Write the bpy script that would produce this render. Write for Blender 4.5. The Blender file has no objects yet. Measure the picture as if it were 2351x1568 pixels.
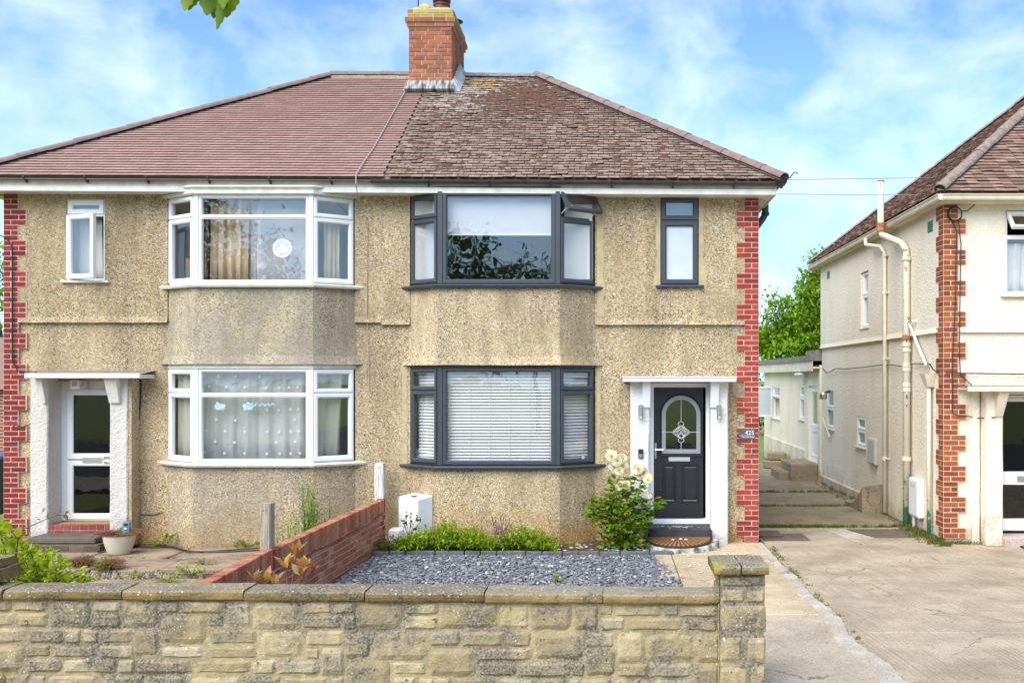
import bpy, math, random
from mathutils import Vector, Matrix, noise as mnoise
rnd = random.Random(11)
sc = bpy.context.scene
col = sc.collection
rad = math.radians
# ---------------------------------------------------------------- camera (a shift lens, levelled, square on to the facade)
F, PX, PY, H = 2284.0, 1398.0, 866.0, 2.42
cam = bpy.data.objects.new('camera', bpy.data.cameras.new('camera'))
col.objects.link(cam)
cam.location = (0, 0, H)
cam.rotation_euler = (rad(90), 0, 0)
cam.data.sensor_width = 36
cam.data.lens = F / 2351 * 36
cam.data.shift_x = -(PX - 1175.5) / 2351
cam.data.shift_y = (PY - 784) / 2351
cam.data.clip_start, cam.data.clip_end = 0.1, 2000
sc.camera = cam
# ---------------------------------------------------------------- node helper
def N(nt, typ, ins=None, **props):
    n = nt.nodes.new(typ)
    for k, v in props.items():
        setattr(n, k, v)
    for k, v in (ins or {}).items():
        s = n.inputs[k]
        if isinstance(v, bpy.types.NodeSocket):
            nt.links.new(v, s)
        elif isinstance(v, bpy.types.Node):
            nt.links.new(v.outputs[0], s)
        else:
            if s.type == 'RGBA' and len(v) == 3:
                v = (*v, 1)
            s.default_value = v
    return n
def ramp(nt, fac, stops, interp='LINEAR'):
    r = N(nt, 'ShaderNodeValToRGB', {'Fac': fac})
    cr = r.color_ramp
    cr.interpolation = interp
    while len(cr.elements) < len(stops):
        cr.elements.new(0.5)
    for e, (p, c) in zip(cr.elements, stops):
        e.position = p
        e.color = (c, c, c, 1) if isinstance(c, (int, float)) else (*c, 1)
    return r.outputs[0]
def mixc(nt, fac, a, b, mode='MIX'):
    m = N(nt, 'ShaderNodeMix', data_type='RGBA', blend_type=mode)
    for s, v in ((m.inputs[0], fac), (m.inputs[6], a), (m.inputs[7], b)):
        if isinstance(v, bpy.types.NodeSocket):
            nt.links.new(v, s)
        elif isinstance(v, (int, float)):
            s.default_value = v
        else:
            s.default_value = (*v, 1)
    return m.outputs[2]
def mth(nt, op, a, b=0.0, clamp=False):
    m = N(nt, 'ShaderNodeMath', operation=op, use_clamp=clamp)
    for s, v in ((m.inputs[0], a), (m.inputs[1], b)):
        if isinstance(v, bpy.types.NodeSocket):
            nt.links.new(v, s)
        else:
            s.default_value = v
    return m.outputs[0]
# ---------------------------------------------------------------- sky and sun
SUN_EL, SUN_ROT = rad(44), rad(212)
world = bpy.data.worlds.new('World')
sc.world = world
world.use_nodes = True
wt = world.node_tree
wt.nodes.clear()
sky = N(wt, 'ShaderNodeTexSky', sky_type='NISHITA', sun_disc=False, sun_elevation=SUN_EL, sun_rotation=SUN_ROT)
sky.air_density, sky.dust_density, sky.ozone_density, sky.altitude = 1.0, 0.6, 1.6, 0
gen = N(wt, 'ShaderNodeTexCoord').outputs['Generated']
sep = N(wt, 'ShaderNodeSeparateXYZ', {0: gen})
pl = N(wt, 'ShaderNodeMapping', {'Vector': gen, 'Scale': (1.0, 1.0, 1.35)})
c1 = N(wt, 'ShaderNodeTexNoise', {'Vector': pl.outputs[0], 'Scale': 10.5, 'Detail': 9.0, 'Roughness': 0.56, 'Distortion': 0.25})
c2 = N(wt, 'ShaderNodeTexNoise', {'Vector': pl.outputs[0], 'Scale': 3.4, 'Detail': 4.0, 'Roughness': 0.5})
cl = mth(wt, 'ADD', mth(wt, 'MULTIPLY', c1.outputs[0], 0.72), mth(wt, 'MULTIPLY', c2.outputs[0], 0.28))
clf = ramp(wt, cl, [(0.40, 0.0), (0.54, 0.34), (0.72, 0.80)])
hz = ramp(wt, sep.outputs[2], [(0.0, 0.75), (0.20, 0.30), (0.42, 0.0)])
blue = mixc(wt, 1.0, sky.outputs[0], (0.82, 1.17, 1.62), 'MULTIPLY')
base = mixc(wt, hz, blue, (5.6, 8.3, 10.4))
full = mixc(wt, clf, base, (7.6, 8.8, 9.9))
SKY_STR = 0.075
bg = N(wt, 'ShaderNodeBackground', {'Color': full, 'Strength': SKY_STR})
wo = N(wt, 'ShaderNodeOutputWorld', {'Surface': bg.outputs[0]})
sun = bpy.data.objects.new('sun', bpy.data.lights.new('sun', 'SUN'))
col.objects.link(sun)
sun.data.energy = 2.9
sun.data.angle = rad(60)
sun.data.color = (1.0, 0.965, 0.91)
# Nishita: rotation 0 = sun towards +Y, clockwise seen from above
sd = Vector((math.sin(SUN_ROT) * math.cos(SUN_EL), math.cos(SUN_ROT) * math.cos(SUN_EL), math.sin(SUN_EL)))
sun.rotation_euler = (-sd).to_track_quat('-Z', 'Y').to_euler()
sun.location = sd * 40
vs = sc.view_settings
vs.view_transform, vs.look, vs.gamma, vs.use_curve_mapping = 'Standard', 'None', 1.0, False
vs.exposure = 0.97
sc.display_settings.display_device = 'sRGB'
# ---------------------------------------------------------------- mesh helpers
WL = {}
def origin_of(o):
    return WL[o.name] if o is not None else Vector((0, 0, 0))
def put(o, loc, parent=None, rz=0.0):
    col.objects.link(o)
    loc = Vector(loc)
    if parent is not None:
        o.parent = parent
        o.location = loc - WL[parent.name]
    else:
        o.location = loc
    if rz:
        o.rotation_euler = (0, 0, rz)
    WL[o.name] = loc
    return o
def tag(o, label=None, cat=None, group=None, kind=None):
    if label: o['label'] = label
    if cat: o['category'] = cat
    if group: o['group'] = group
    if kind: o['kind'] = kind
    return o
def thing(name, loc, label, cat, group=None):
    o = bpy.data.objects.new(name, None)
    o.empty_display_size = 0.2
    put(o, loc)
    return tag(o, label, cat, group)
class Fr:
    """plan frame: u runs A->B (left to right seen from outside), w outward, v up"""
    def __init__(s, A, B, z=0.0):
        s.o = Vector((A[0], A[1], z))
        d = Vector((B[0] - A[0], B[1] - A[1], 0))
        s.len = d.length
        s.d = d.normalized()
        s.n = Vector((s.d.y, -s.d.x, 0))
        s.rz = math.atan2(s.d.y, s.d.x)
    def pt(s, u, w, v):
        return s.o + s.d * u + s.n * w + Vector((0, 0, v))
class MB:
    def __init__(s):
        s.v, s.f, s.m, s.r = [], [], [], []
        s.cur = 0; s.cr = 0.0
    def V(s, p):
        s.v.append(tuple(p)); return len(s.v) - 1
    def face(s, idx):
        s.f.append(tuple(idx)); s.m.append(s.cur); s.r.append(s.cr)
    def poly(s, pts):
        s.face([s.V(p) for p in pts])
    def box(s, x0, x1, y0, y1, z0, z1):
        a = [s.V(p) for p in ((x0,y0,z0),(x1,y0,z0),(x1,y1,z0),(x0,y1,z0),(x0,y0,z1),(x1,y0,z1),(x1,y1,z1),(x0,y1,z1))]
        for q in ((0,3,2,1),(4,5,6,7),(0,1,5,4),(1,2,6,5),(2,3,7,6),(3,0,4,7)):
            s.face([a[i] for i in q])
    def hexa(s, P):
        """8 points ordered like box()"""
        a = [s.V(p) for p in P]
        for q in ((0,3,2,1),(4,5,6,7),(0,1,5,4),(1,2,6,5),(2,3,7,6),(3,0,4,7)):
            s.face([a[i] for i in q])
    def fbox(s, fr, u0, u1, w0, w1, v0, v1):
        s.hexa([fr.pt(u0,w1,v0), fr.pt(u1,w1,v0), fr.pt(u1,w0,v0), fr.pt(u0,w0,v0),
                fr.pt(u0,w1,v1), fr.pt(u1,w1,v1), fr.pt(u1,w0,v1), fr.pt(u0,w0,v1)])
    def cbox(s, x0, x1, y0, y1, z0, z1, c):
        """box with its -y face chamfered all round (brick, stone slab)"""
        A = [(x0,y0+c,z0),(x1,y0+c,z0),(x1,y0+c,z1),(x0,y0+c,z1)]
        B = [(x0+c,y0,z0+c),(x1-c,y0,z0+c),(x1-c,y0,z1-c),(x0+c,y0,z1-c)]
        C = [(x0,y1,z0),(x1,y1,z0),(x1,y1,z1),(x0,y1,z1)]
        a = [s.V(p) for p in A]; b = [s.V(p) for p in B]; c_ = [s.V(p) for p in C]
        s.face(b)
        for i in range(4):
            j = (i + 1) % 4
            s.face((a[i], a[j], b[j], b[i]))
            s.face((c_[i], c_[j], a[j], a[i]))
        s.face(c_[::-1])
    def ring(s, fr, u0, u1, v0, v1, wd, w0, w1, ch=0.01):
        """rectangular frame, mitred, inner edge splayed by ch"""
        def rect(i, w):
            return [s.V(fr.pt(a, w, b)) for a, b in ((u0+i,v0+i),(u1-i,v0+i),(u1-i,v1-i),(u0+i,v1-i))]
        o0 = rect(0, w0); o1 = rect(0, w1 - ch*.35); o2 = rect(ch*.35, w1)
        i1 = rect(wd - ch, w1); i2 = rect(wd, w1 - ch); i0 = rect(wd, w0)
        for A, B in ((o0,o1),(o1,o2),(o2,i1),(i1,i2),(i2,i0),(i0,o0)):
            for k in range(4):
                j = (k + 1) % 4
                s.face((A[k], A[j], B[j], B[k]))
    def tube(s, pts, r, n=8, cap=True):
        pts = [Vector(p) for p in pts]
        rr = r if isinstance(r, (list, tuple)) else [r] * len(pts)
        rings = []
        up = None
        for i, p in enumerate(pts):
            t = (pts[min(i+1, len(pts)-1)] - pts[max(i-1, 0)])
            if t.length < 1e-9: t = Vector((0,0,1))
            t.normalize()
            if up is None:
                up = Vector((0,0,1)) if abs(t.z) < .9 else Vector((1,0,0))
            a = t.cross(up)
            if a.length < 1e-6: a = t.cross(Vector((1,0,0)))
            a.normalize()
            up = a.cross(t).normalized()
            rings.append([s.V(p + (a*math.cos(2*math.pi*k/n) + up*math.sin(2*math.pi*k/n))*rr[i]) for k in range(n)])
        for A, B in zip(rings, rings[1:]):
            for k in range(n):
                j = (k + 1) % n
                s.face((A[k], B[k], B[j], A[j]))
        if cap:
            s.face(rings[0]); s.face(rings[-1][::-1])
    def lathe(s, prof, c, n=20, caps=True):
        c = Vector(c)
        rings = [[s.V((c.x + r*math.cos(2*math.pi*k/n), c.y + r*math.sin(2*math.pi*k/n), c.z + z)) for k in range(n)] for r, z in prof]
        for A, B in zip(rings, rings[1:]):
            for k in range(n):
                j = (k + 1) % n
                s.face((A[k], A[j], B[j], B[k]))
        if caps:
            s.face(rings[0][::-1]); s.face(rings[-1])
    def mesh(s, name, mats, org=(0,0,0), smooth=False, attr=False):
        me = bpy.data.meshes.new(name)
        o = Vector(org)
        me.from_pydata([(a-o.x, b-o.y, c-o.z) for a, b, c in s.v], [], s.f)
        if not isinstance(mats, (list, tuple)): mats = [mats]
        for m in mats: me.materials.append(m)
        if len(mats) > 1: me.polygons.foreach_set('material_index', s.m)
        if smooth: me.polygons.foreach_set('use_smooth', [True]*len(s.f))
        if attr:
            at = me.attributes.new('rnd', 'FLOAT', 'FACE')
            at.data.foreach_set('value', s.r)
        me.update()
        return me
    def build(s, name, mats, parent=None, smooth=False, attr=False, bevel=0):
        xs = [p[0] for p in s.v]; ys = [p[1] for p in s.v]; zs = [p[2] for p in s.v]
        org = Vector(((min(xs)+max(xs))/2, (min(ys)+max(ys))/2, min(zs)))
        o = bpy.data.objects.new(name, s.mesh(name, mats, org, smooth, attr))
        put(o, org, parent)
        if bevel:
            b = o.modifiers.new('bevel', 'BEVEL'); b.width = bevel; b.segments = 1; b.limit_method = 'ANGLE'
        return o
def gx(px, y): return (px - PX) * y / F
def gz(py, y): return H - (py - PY) * y / F
def W(px, py, y): return Vector((gx(px, y), y, gz(py, y)))
_cache = {}
def brick_mesh(l, d, h, mat, c=0.004):
    """brick with its outer face on -y, origin centre bottom of that face"""
    k = (round(l, 3), round(d, 3), round(h, 3), mat.name, c)
    if k not in _cache:
        mb = MB(); mb.cbox(-l/2, l/2, 0, d, 0, h, c)
        _cache[k] = mb.mesh('brick', mat)
    return _cache[k]
def piece(name, me, fr, u, w, v, parent):
    return put(bpy.data.objects.new(name, me), fr.pt(u, w, v), parent, fr.rz)
# ---------------------------------------------------------------- materials
def new_mat(name):
    m = bpy.data.materials.new(name)
    m.use_nodes = True
    m.node_tree.nodes.clear()
    return m, m.node_tree
def finish(nt, color, rough=0.8, bump=None, bs=0.3, bd=0.01, metal=0.0, spec=0.5, alpha=None):
    ins = {'Base Color': color, 'Roughness': rough, 'Metallic': metal, 'Specular IOR Level': spec}
    if bump is not None:
        b = N(nt, 'ShaderNodeBump', {'Height': bump, 'Strength': bs, 'Distance': bd})
        ins['Normal'] = b.outputs[0]
    p = N(nt, 'ShaderNodeBsdfPrincipled', ins)
    N(nt, 'ShaderNodeOutputMaterial', {'Surface': p.outputs[0]})
def pos(nt, scale=None):
    g = N(nt, 'ShaderNodeNewGeometry').outputs['Position']
    if scale is None: return g
    return N(nt, 'ShaderNodeMapping', {'Vector': g, 'Scale': scale}).outputs[0]
def noi(nt, scale, detail=4.0, rough=0.55, vec=None, dist=0.0):
    return N(nt, 'ShaderNodeTexNoise', {'Vector': vec if vec is not None else pos(nt), 'Scale': scale, 'Detail': detail, 'Roughness': rough, 'Distortion': dist}).outputs[0]
def vor(nt, scale, vec=None, feature='F1'):
    return N(nt, 'ShaderNodeTexVoronoi', {'Vector': vec if vec is not None else pos(nt), 'Scale': scale}, feature=feature)
def rand(nt):
    a = N(nt, 'ShaderNodeAttribute', attribute_name='rnd').outputs['Fac']
    o = N(nt, 'ShaderNodeObjectInfo').outputs['Random']
    return mth(nt, 'FRACT', mth(nt, 'ADD', a, o))
def col3(c, k): return tuple(x * k for x in c)
def plain(name, c, rough=0.5, var=0.12, scale=6.0, bump=0.0, bscale=60.0, metal=0.0, spec=0.5):
    m, nt = new_mat(name)
    n = noi(nt, scale, 5)
    cc = mixc(nt, ramp(nt, n, [(0.3, 0.0), (0.7, 1.0)]), col3(c, 1 - var), col3(c, 1 + var))
    finish(nt, cc, rough, noi(nt, bscale, 3) if bump else None, bump, 0.004, metal, spec)
    return m
def pebbledash(name, matrix, stain=None, scale=70.0, grey=0.0, rust=False):
    m, nt = new_mat(name)
    v = vor(nt, scale)
    sepc = N(nt, 'ShaderNodeSeparateColor', {0: v.outputs['Color']})
    bed = mixc(nt, ramp(nt, noi(nt, 34, 4, 0.6), [(0.32, 0.0), (0.68, 1.0)]), col3(matrix, 0.80), col3(matrix, 1.20))
    fleck = ramp(nt, sepc.outputs[0], [(0.0, (0.05, 0.034, 0.022)), (0.105, (0.09, 0.06, 0.04)), (0.11, (0.27, 0.165, 0.075)), (0.27, (0.36, 0.25, 0.13)),
                                     (0.28, matrix), (0.60, col3(matrix, 1.2)), (0.62, (0.58, 0.49, 0.35)), (0.88, (0.64, 0.56, 0.43)), (0.89, (0.74, 0.69, 0.60))], 'CONSTANT')
    spot = ramp(nt, v.outputs['Distance'], [(0.36, 1.0), (0.62, 0.25)])
    c = mixc(nt, spot, bed, fleck)
    worn = ramp(nt, noi(nt, 1.5, 3, 0.5), [(0.42, 0.0), (0.78, 0.6)])
    c = mixc(nt, worn, c, bed)
    if rust:
        rs = noi(nt, 3.0, 4, 0.6, pos(nt, (3.2, 3.2, 0.75)))
        c = mixc(nt, ramp(nt, rs, [(0.66, 0.0), (0.76, 0.55)]), c, (0.42, 0.19, 0.05))
    dirt = ramp(nt, noi(nt, 1.1, 5, 0.6, pos(nt, (1.6, 1.6, 0.45))), [(0.35, 0.72), (0.62, 1.08)])
    c = mixc(nt, 1.0, c, dirt, 'MULTIPLY')
    stk = ramp(nt, noi(nt, 1.0, 5, 0.65, pos(nt, (6.5, 6.5, 0.4))), [(0.38, 0.91), (0.62, 1.04)])
    c = mixc(nt, 1.0, c, stk, 'MULTIPLY')
    if grey:
        g = ramp(nt, noi(nt, 1.3, 6, 0.62, pos(nt, (1.2, 1.2, 0.7))), [(0.36, 0.0), (0.6, grey)])
        c = mixc(nt, g, c, mixc(nt, noi(nt, 30, 3), (0.13, 0.112, 0.09), (0.37, 0.34, 0.29)))
    if stain:   # rising damp and algae at the foot of the wall
        z = N(nt, 'ShaderNodeSeparateXYZ', {0: pos(nt)}).outputs[2]
        hgt = mth(nt, 'ADD', z, mth(nt, 'MULTIPLY', mth(nt, 'SUBTRACT', noi(nt, 1.6, 4), 0.5), -1.3))
        f = ramp(nt, hgt, [(0.0, 0.62), (0.55, 0.0)])
        c = mixc(nt, f, c, stain, 'MULTIPLY')
    finish(nt, c, 0.92, v.outputs['Distance'], 0.3, 0.006, spec=0.25)
    return m
TAN = (0.435, 0.322, 0.176)
M_DASH = pebbledash('pebbledash', TAN, stain=(0.95, 0.62, 0.22))
M_DASH_OLD = pebbledash('weathered pebbledash', (0.38, 0.30, 0.185), stain=(0.9, 0.75, 0.5), grey=0.32)
M_APRON = pebbledash('bay pebbledash', (0.46, 0.352, 0.205), rust=True)
M_APRON_GREY = pebbledash('stained bay pebbledash', (0.43, 0.355, 0.22), grey=0.62)
M_CEMENT = plain('cement patch', (0.46, 0.37, 0.205), 0.9, 0.15, 9, 0.3)
def roughcast(name, c, dirty, amount=0.6, scale=26):
    m, nt = new_mat(name)
    n = noi(nt, scale, 6, 0.62)
    dn = ramp(nt, noi(nt, 1.3, 6, 0.62, pos(nt, (1.3, 1.3, 0.5))), [(0.42, 0.0), (0.70, amount)])
    cc = mixc(nt, dn, c, dirty)
    cc = mixc(nt, ramp(nt, n, [(0.30, 0.30), (0.46, 0.0)]), cc, dirty)
    z = N(nt, 'ShaderNodeSeparateXYZ', {0: pos(nt)}).outputs[2]
    sp_ = mth(nt, 'ADD', z, mth(nt, 'MULTIPLY', mth(nt, 'SUBTRACT', noi(nt, 3.2, 6, 0.7), 0.5), -1.5))
    cc = mixc(nt, ramp(nt, sp_, [(0.0, 0.65), (0.42, 0.0)]), cc, col3(dirty, 0.62))
    st = noi(nt, 1.0, 5, 0.65, pos(nt, (5.5, 5.5, 0.35)))
    cc = mixc(nt, ramp(nt, st, [(0.60, 0.0), (0.76, amount * 0.42)]), cc, col3(dirty, 0.75))
    finish(nt, cc, 0.9, n, 0.9, 0.03, spec=0.25)
    return m
M_CREAM = roughcast('cream roughcast', (0.88, 0.80, 0.635), (0.70, 0.575, 0.40), 0.42)
M_CREAM_BAND = roughcast('cream painted plinth', (0.76, 0.67, 0.51), (0.50, 0.40, 0.26), 0.7, 8)
M_WHITECAST = roughcast('white roughcast', (0.82, 0.80, 0.76), (0.62, 0.58, 0.5), 0.35)
M_GREYCAST = roughcast('off white roughcast', (0.66, 0.625, 0.57), (0.42, 0.37, 0.31), 0.5)
def brickmat(name, dark, mid, light, soot=0.0, scuff=0.25):
    m, nt = new_mat(name)
    r = rand(nt)
    c = ramp(nt, r, [(0.0, dark), (0.45, mid), (1.0, light)])
    n = noi(nt, 22, 5, 0.6)
    c = mixc(nt, ramp(nt, n, [(0.35, 0.35), (0.6, 0.0)]), c, col3(dark, 0.6))
    c = mixc(nt, ramp(nt, noi(nt, 9, 6, 0.7), [(0.62, 0.0), (0.75, scuff)]), c, (0.62, 0.45, 0.36))
    if soot:
        c = mixc(nt, ramp(nt, noi(nt, 3.2, 5, 0.6), [(0.45, 0.0), (0.66, soot)]), c, (0.09, 0.06, 0.05))
    finish(nt, c, 0.85, n, 0.35, 0.006, spec=0.3)
    return m
M_BRICK_R = brickmat('red painted brick', (0.24, 0.03, 0.022), (0.36, 0.048, 0.032), (0.44, 0.085, 0.05), scuff=0.3, soot=0.15)
M_BRICK_L = brickmat('maroon painted brick', (0.16, 0.018, 0.016), (0.245, 0.027, 0.025), (0.33, 0.045, 0.038), scuff=0.25, soot=0.15)
M_BRICK_N = brickmat('russet painted brick', (0.20, 0.05, 0.018), (0.31, 0.082, 0.026), (0.40, 0.13, 0.045), scuff=0.25, soot=0.2)
M_BRICK_C = brickmat('orange red chimney brick', (0.23, 0.08, 0.042), (0.40, 0.13, 0.07), (0.47, 0.18, 0.105), soot=0.5)
M_BRICK_W = brickmat('red garden brick', (0.37, 0.115, 0.06), (0.50, 0.18, 0.092), (0.58, 0.29, 0.17), soot=0.10, scuff=0.55)
M_MORTAR = plain('pink mortar', (0.58, 0.39, 0.32), 0.95, 0.28, 20, 0.4)
M_MORTAR_B = plain('buff mortar', (0.58, 0.44, 0.31), 0.95, 0.2, 20, 0.4)
M_MORTAR_W = plain('old wall mortar', (0.60, 0.40, 0.29), 0.95, 0.3, 14, 0.4)
M_WHITE = plain('white upvc', (0.80, 0.81, 0.81), 0.32, 0.02, 3)
M_WHITEPAINT = plain('weathered white paint', (0.72, 0.69, 0.62), 0.55, 0.14, 7, 0.2)
M_CREAMPAINT = plain('cream paint', (0.70, 0.62, 0.47), 0.5, 0.14, 5, 0.2)
M_DARK = plain('anthracite upvc', (0.050, 0.056, 0.068), 0.38, 0.08, 3)
M_BLACK = plain('black plastic', (0.018, 0.017, 0.017), 0.4, 0.2, 5)
M_GUTTER = plain('grey black gutter', (0.05, 0.045, 0.045), 0.45, 0.25, 6)
M_DOOR = plain('black door', (0.014, 0.0145, 0.018), 0.36, 0.08, 5)
M_STEEL = plain('brushed steel', (0.62, 0.59, 0.55), 0.3, 0.05, 20, metal=1.0)
M_CHROME = plain('chrome', (0.8, 0.79, 0.77), 0.18, 0.03, 8, metal=1.0)
M_LEAD = plain('weathered lead', (0.42, 0.43, 0.45), 0.6, 0.35, 11, 0.2)
M_DARKROOM = plain('room wall', (0.30, 0.27, 0.23), 0.9, 0.05, 2)
M_BLIND = plain('white blind slat', (0.72, 0.72, 0.71), 0.5, 0.03, 4)
def glassmat(name, f0=0.10, tint=(1, 1, 1), wav=0.0):
    m, nt = new_mat(name)
    gl = {'Color': (1, 1, 1), 'Roughness': 0.0}
    if wav:
        b = N(nt, 'ShaderNodeBump', {'Height': noi(nt, 3.0, 2, 0.4), 'Strength': wav, 'Distance': 0.02})
        gl['Normal'] = b.outputs[0]
    fac = N(nt, 'ShaderNodeLayerWeight', {'Blend': 0.5}).outputs['Facing']
    fr = mth(nt, 'ADD', f0, mth(nt, 'MULTIPLY', mth(nt, 'POWER', fac, 5.0), 1 - f0))
    t = N(nt, 'ShaderNodeBsdfTransparent', {'Color': tint})
    g = N(nt, 'ShaderNodeBsdfGlossy', gl)
    mx = N(nt, 'ShaderNodeMixShader', {0: fr, 1: t.outputs[0], 2: g.outputs[0]})
    N(nt, 'ShaderNodeOutputMaterial', {'Surface': mx.outputs[0]})
    return m
M_GLASS = glassmat('window glass', 0.10, wav=0.08)
M_GLASS_DARK = glassmat('obscure dark glass', 0.06, (0.22, 0.25, 0.22), 0.12)
def frosted(name, c, rough=0.25):
    return plain(name, c, rough, 0.06, 5)
M_FROST = frosted('frosted pane', (0.55, 0.60, 0.63), 0.12)
M_FROST_GREEN = frosted('frosted green pane', (0.20, 0.27, 0.25), 0.15)
def cloth(name, c, trans=0.5, alpha=0.0, var=0.08):
    m, nt = new_mat(name)
    n = noi(nt, 5, 4)
    cc = mixc(nt, n, col3(c, 1 - var), col3(c, 1 + var))
    d = N(nt, 'ShaderNodeBsdfDiffuse', {'Color': cc})
    t = N(nt, 'ShaderNodeBsdfTranslucent', {'Color': cc})
    mx = N(nt, 'ShaderNodeMixShader', {0: trans, 1: d.outputs[0], 2: t.outputs[0]})
    out = mx.outputs[0]
    if alpha:
        tr = N(nt, 'ShaderNodeBsdfTransparent', {'Color': (1, 1, 1)})
        out = N(nt, 'ShaderNodeMixShader', {0: alpha, 1: out, 2: tr.outputs[0]}).outputs[0]
    N(nt, 'ShaderNodeOutputMaterial', {'Surface': out})
    return m
M_CURTAIN = cloth('beige curtain', (0.78, 0.64, 0.43), 0.3)
M_BROWNCURTAIN = cloth('brown curtain', (0.30, 0.17, 0.10), 0.25)
M_VOILE = cloth('white voile', (0.84, 0.83, 0.80), 0.4)
M_NET = cloth('net curtain', (0.74, 0.76, 0.76), 0.35, 0.30)
M_GREENCLOTH = cloth('pale green lining', (0.66, 0.67, 0.56), 0.3)
M_BLINDCLOTH = cloth('white roller blind', (0.76, 0.76, 0.75), 0.3)
def tilemat(name, cols, lichen=0.0, moss=0.0):
    m, nt = new_mat(name)
    r = rand(nt)
    k = len(cols) - 1
    c = ramp(nt, r, [(i / k, cc) for i, cc in enumerate(cols)])
    n = noi(nt, 26, 5, 0.65)
    c = mixc(nt, ramp(nt, n, [(0.3, 0.45), (0.6, 0.0)]), c, col3(cols[0], 0.6))
    if lichen:
        p = pos(nt)
        sx = N(nt, 'ShaderNodeSeparateXYZ', {0: p})
        # pale lichen and limewash run-off: thick below the chimney and under the ridge
        def blob(cx, cz, rx, rz):
            dx = mth(nt, 'DIVIDE', mth(nt, 'SUBTRACT', sx.outputs[0], cx), rx)
            dz = mth(nt, 'DIVIDE', mth(nt, 'SUBTRACT', sx.outputs[2], cz), rz)
            d2 = mth(nt, 'ADD', mth(nt, 'MULTIPLY', dx, dx), mth(nt, 'MULTIPLY', dz, dz))
            return mth(nt, 'SUBTRACT', 1.0, d2, True)
        near = mth(nt, 'ADD', blob(-2.55, 7.25, 0.8, 0.7), mth(nt, 'MULTIPLY', blob(-1.7, 7.75, 1.2, 0.55), 0.9), True)
        thr = mth(nt, 'ADD', noi(nt, 13, 6, 0.7), mth(nt, 'MULTIPLY', near, 0.13))
        c = mixc(nt, ramp(nt, thr, [(0.56, 0.0), (0.65, lichen)]), c, (0.62, 0.58, 0.50))
        og = mth(nt, 'ADD', noi(nt, 6, 4, 0.6), mth(nt, 'MULTIPLY', blob(-2.15, 7.65, 0.45, 0.3), 0.28))
        c = mixc(nt, ramp(nt, og, [(0.70, 0.0), (0.78, 0.85)]), c, (0.60, 0.33, 0.05))
        ms = mth(nt, 'ADD', noi(nt, 12, 6, 0.7), mth(nt, 'MULTIPLY', blob(-1.35, 7.15, 1.05, 0.95), 0.14))
        c = mixc(nt, ramp(nt, ms, [(0.62, 0.0), (0.72, 0.85)]), c, (0.12, 0.058, 0.038))
    finish(nt, c, 0.88, n, 0.4, 0.006, spec=0.25)
    return m
M_TILE_NEW = tilemat('mauve brown concrete tile', [(0.375, 0.235, 0.195), (0.42, 0.265, 0.222), (0.47, 0.30, 0.255)])
M_TILE_OLD = tilemat('old clay tile', [(0.22, 0.143, 0.104), (0.30, 0.198, 0.148), (0.35, 0.233, 0.178), (0.41, 0.28, 0.22)], lichen=0.6, moss=1)
M_TILE_N = tilemat('brown red clay tile', [(0.18, 0.115, 0.085), (0.26, 0.165, 0.122), (0.34, 0.205, 0.155), (0.41, 0.27, 0.215)])
M_RIDGE = plain('ridge tile', (0.235, 0.15, 0.125), 0.85, 0.22, 9, 0.3)
M_RIDGE_OLD = plain('lichened ridge tile', (0.26, 0.19, 0.155), 0.9, 0.4, 16, 0.4)
M_MOSS = plain('brown moss', (0.10, 0.046, 0.029), 0.95, 0.5, 30, 0.6)
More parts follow.
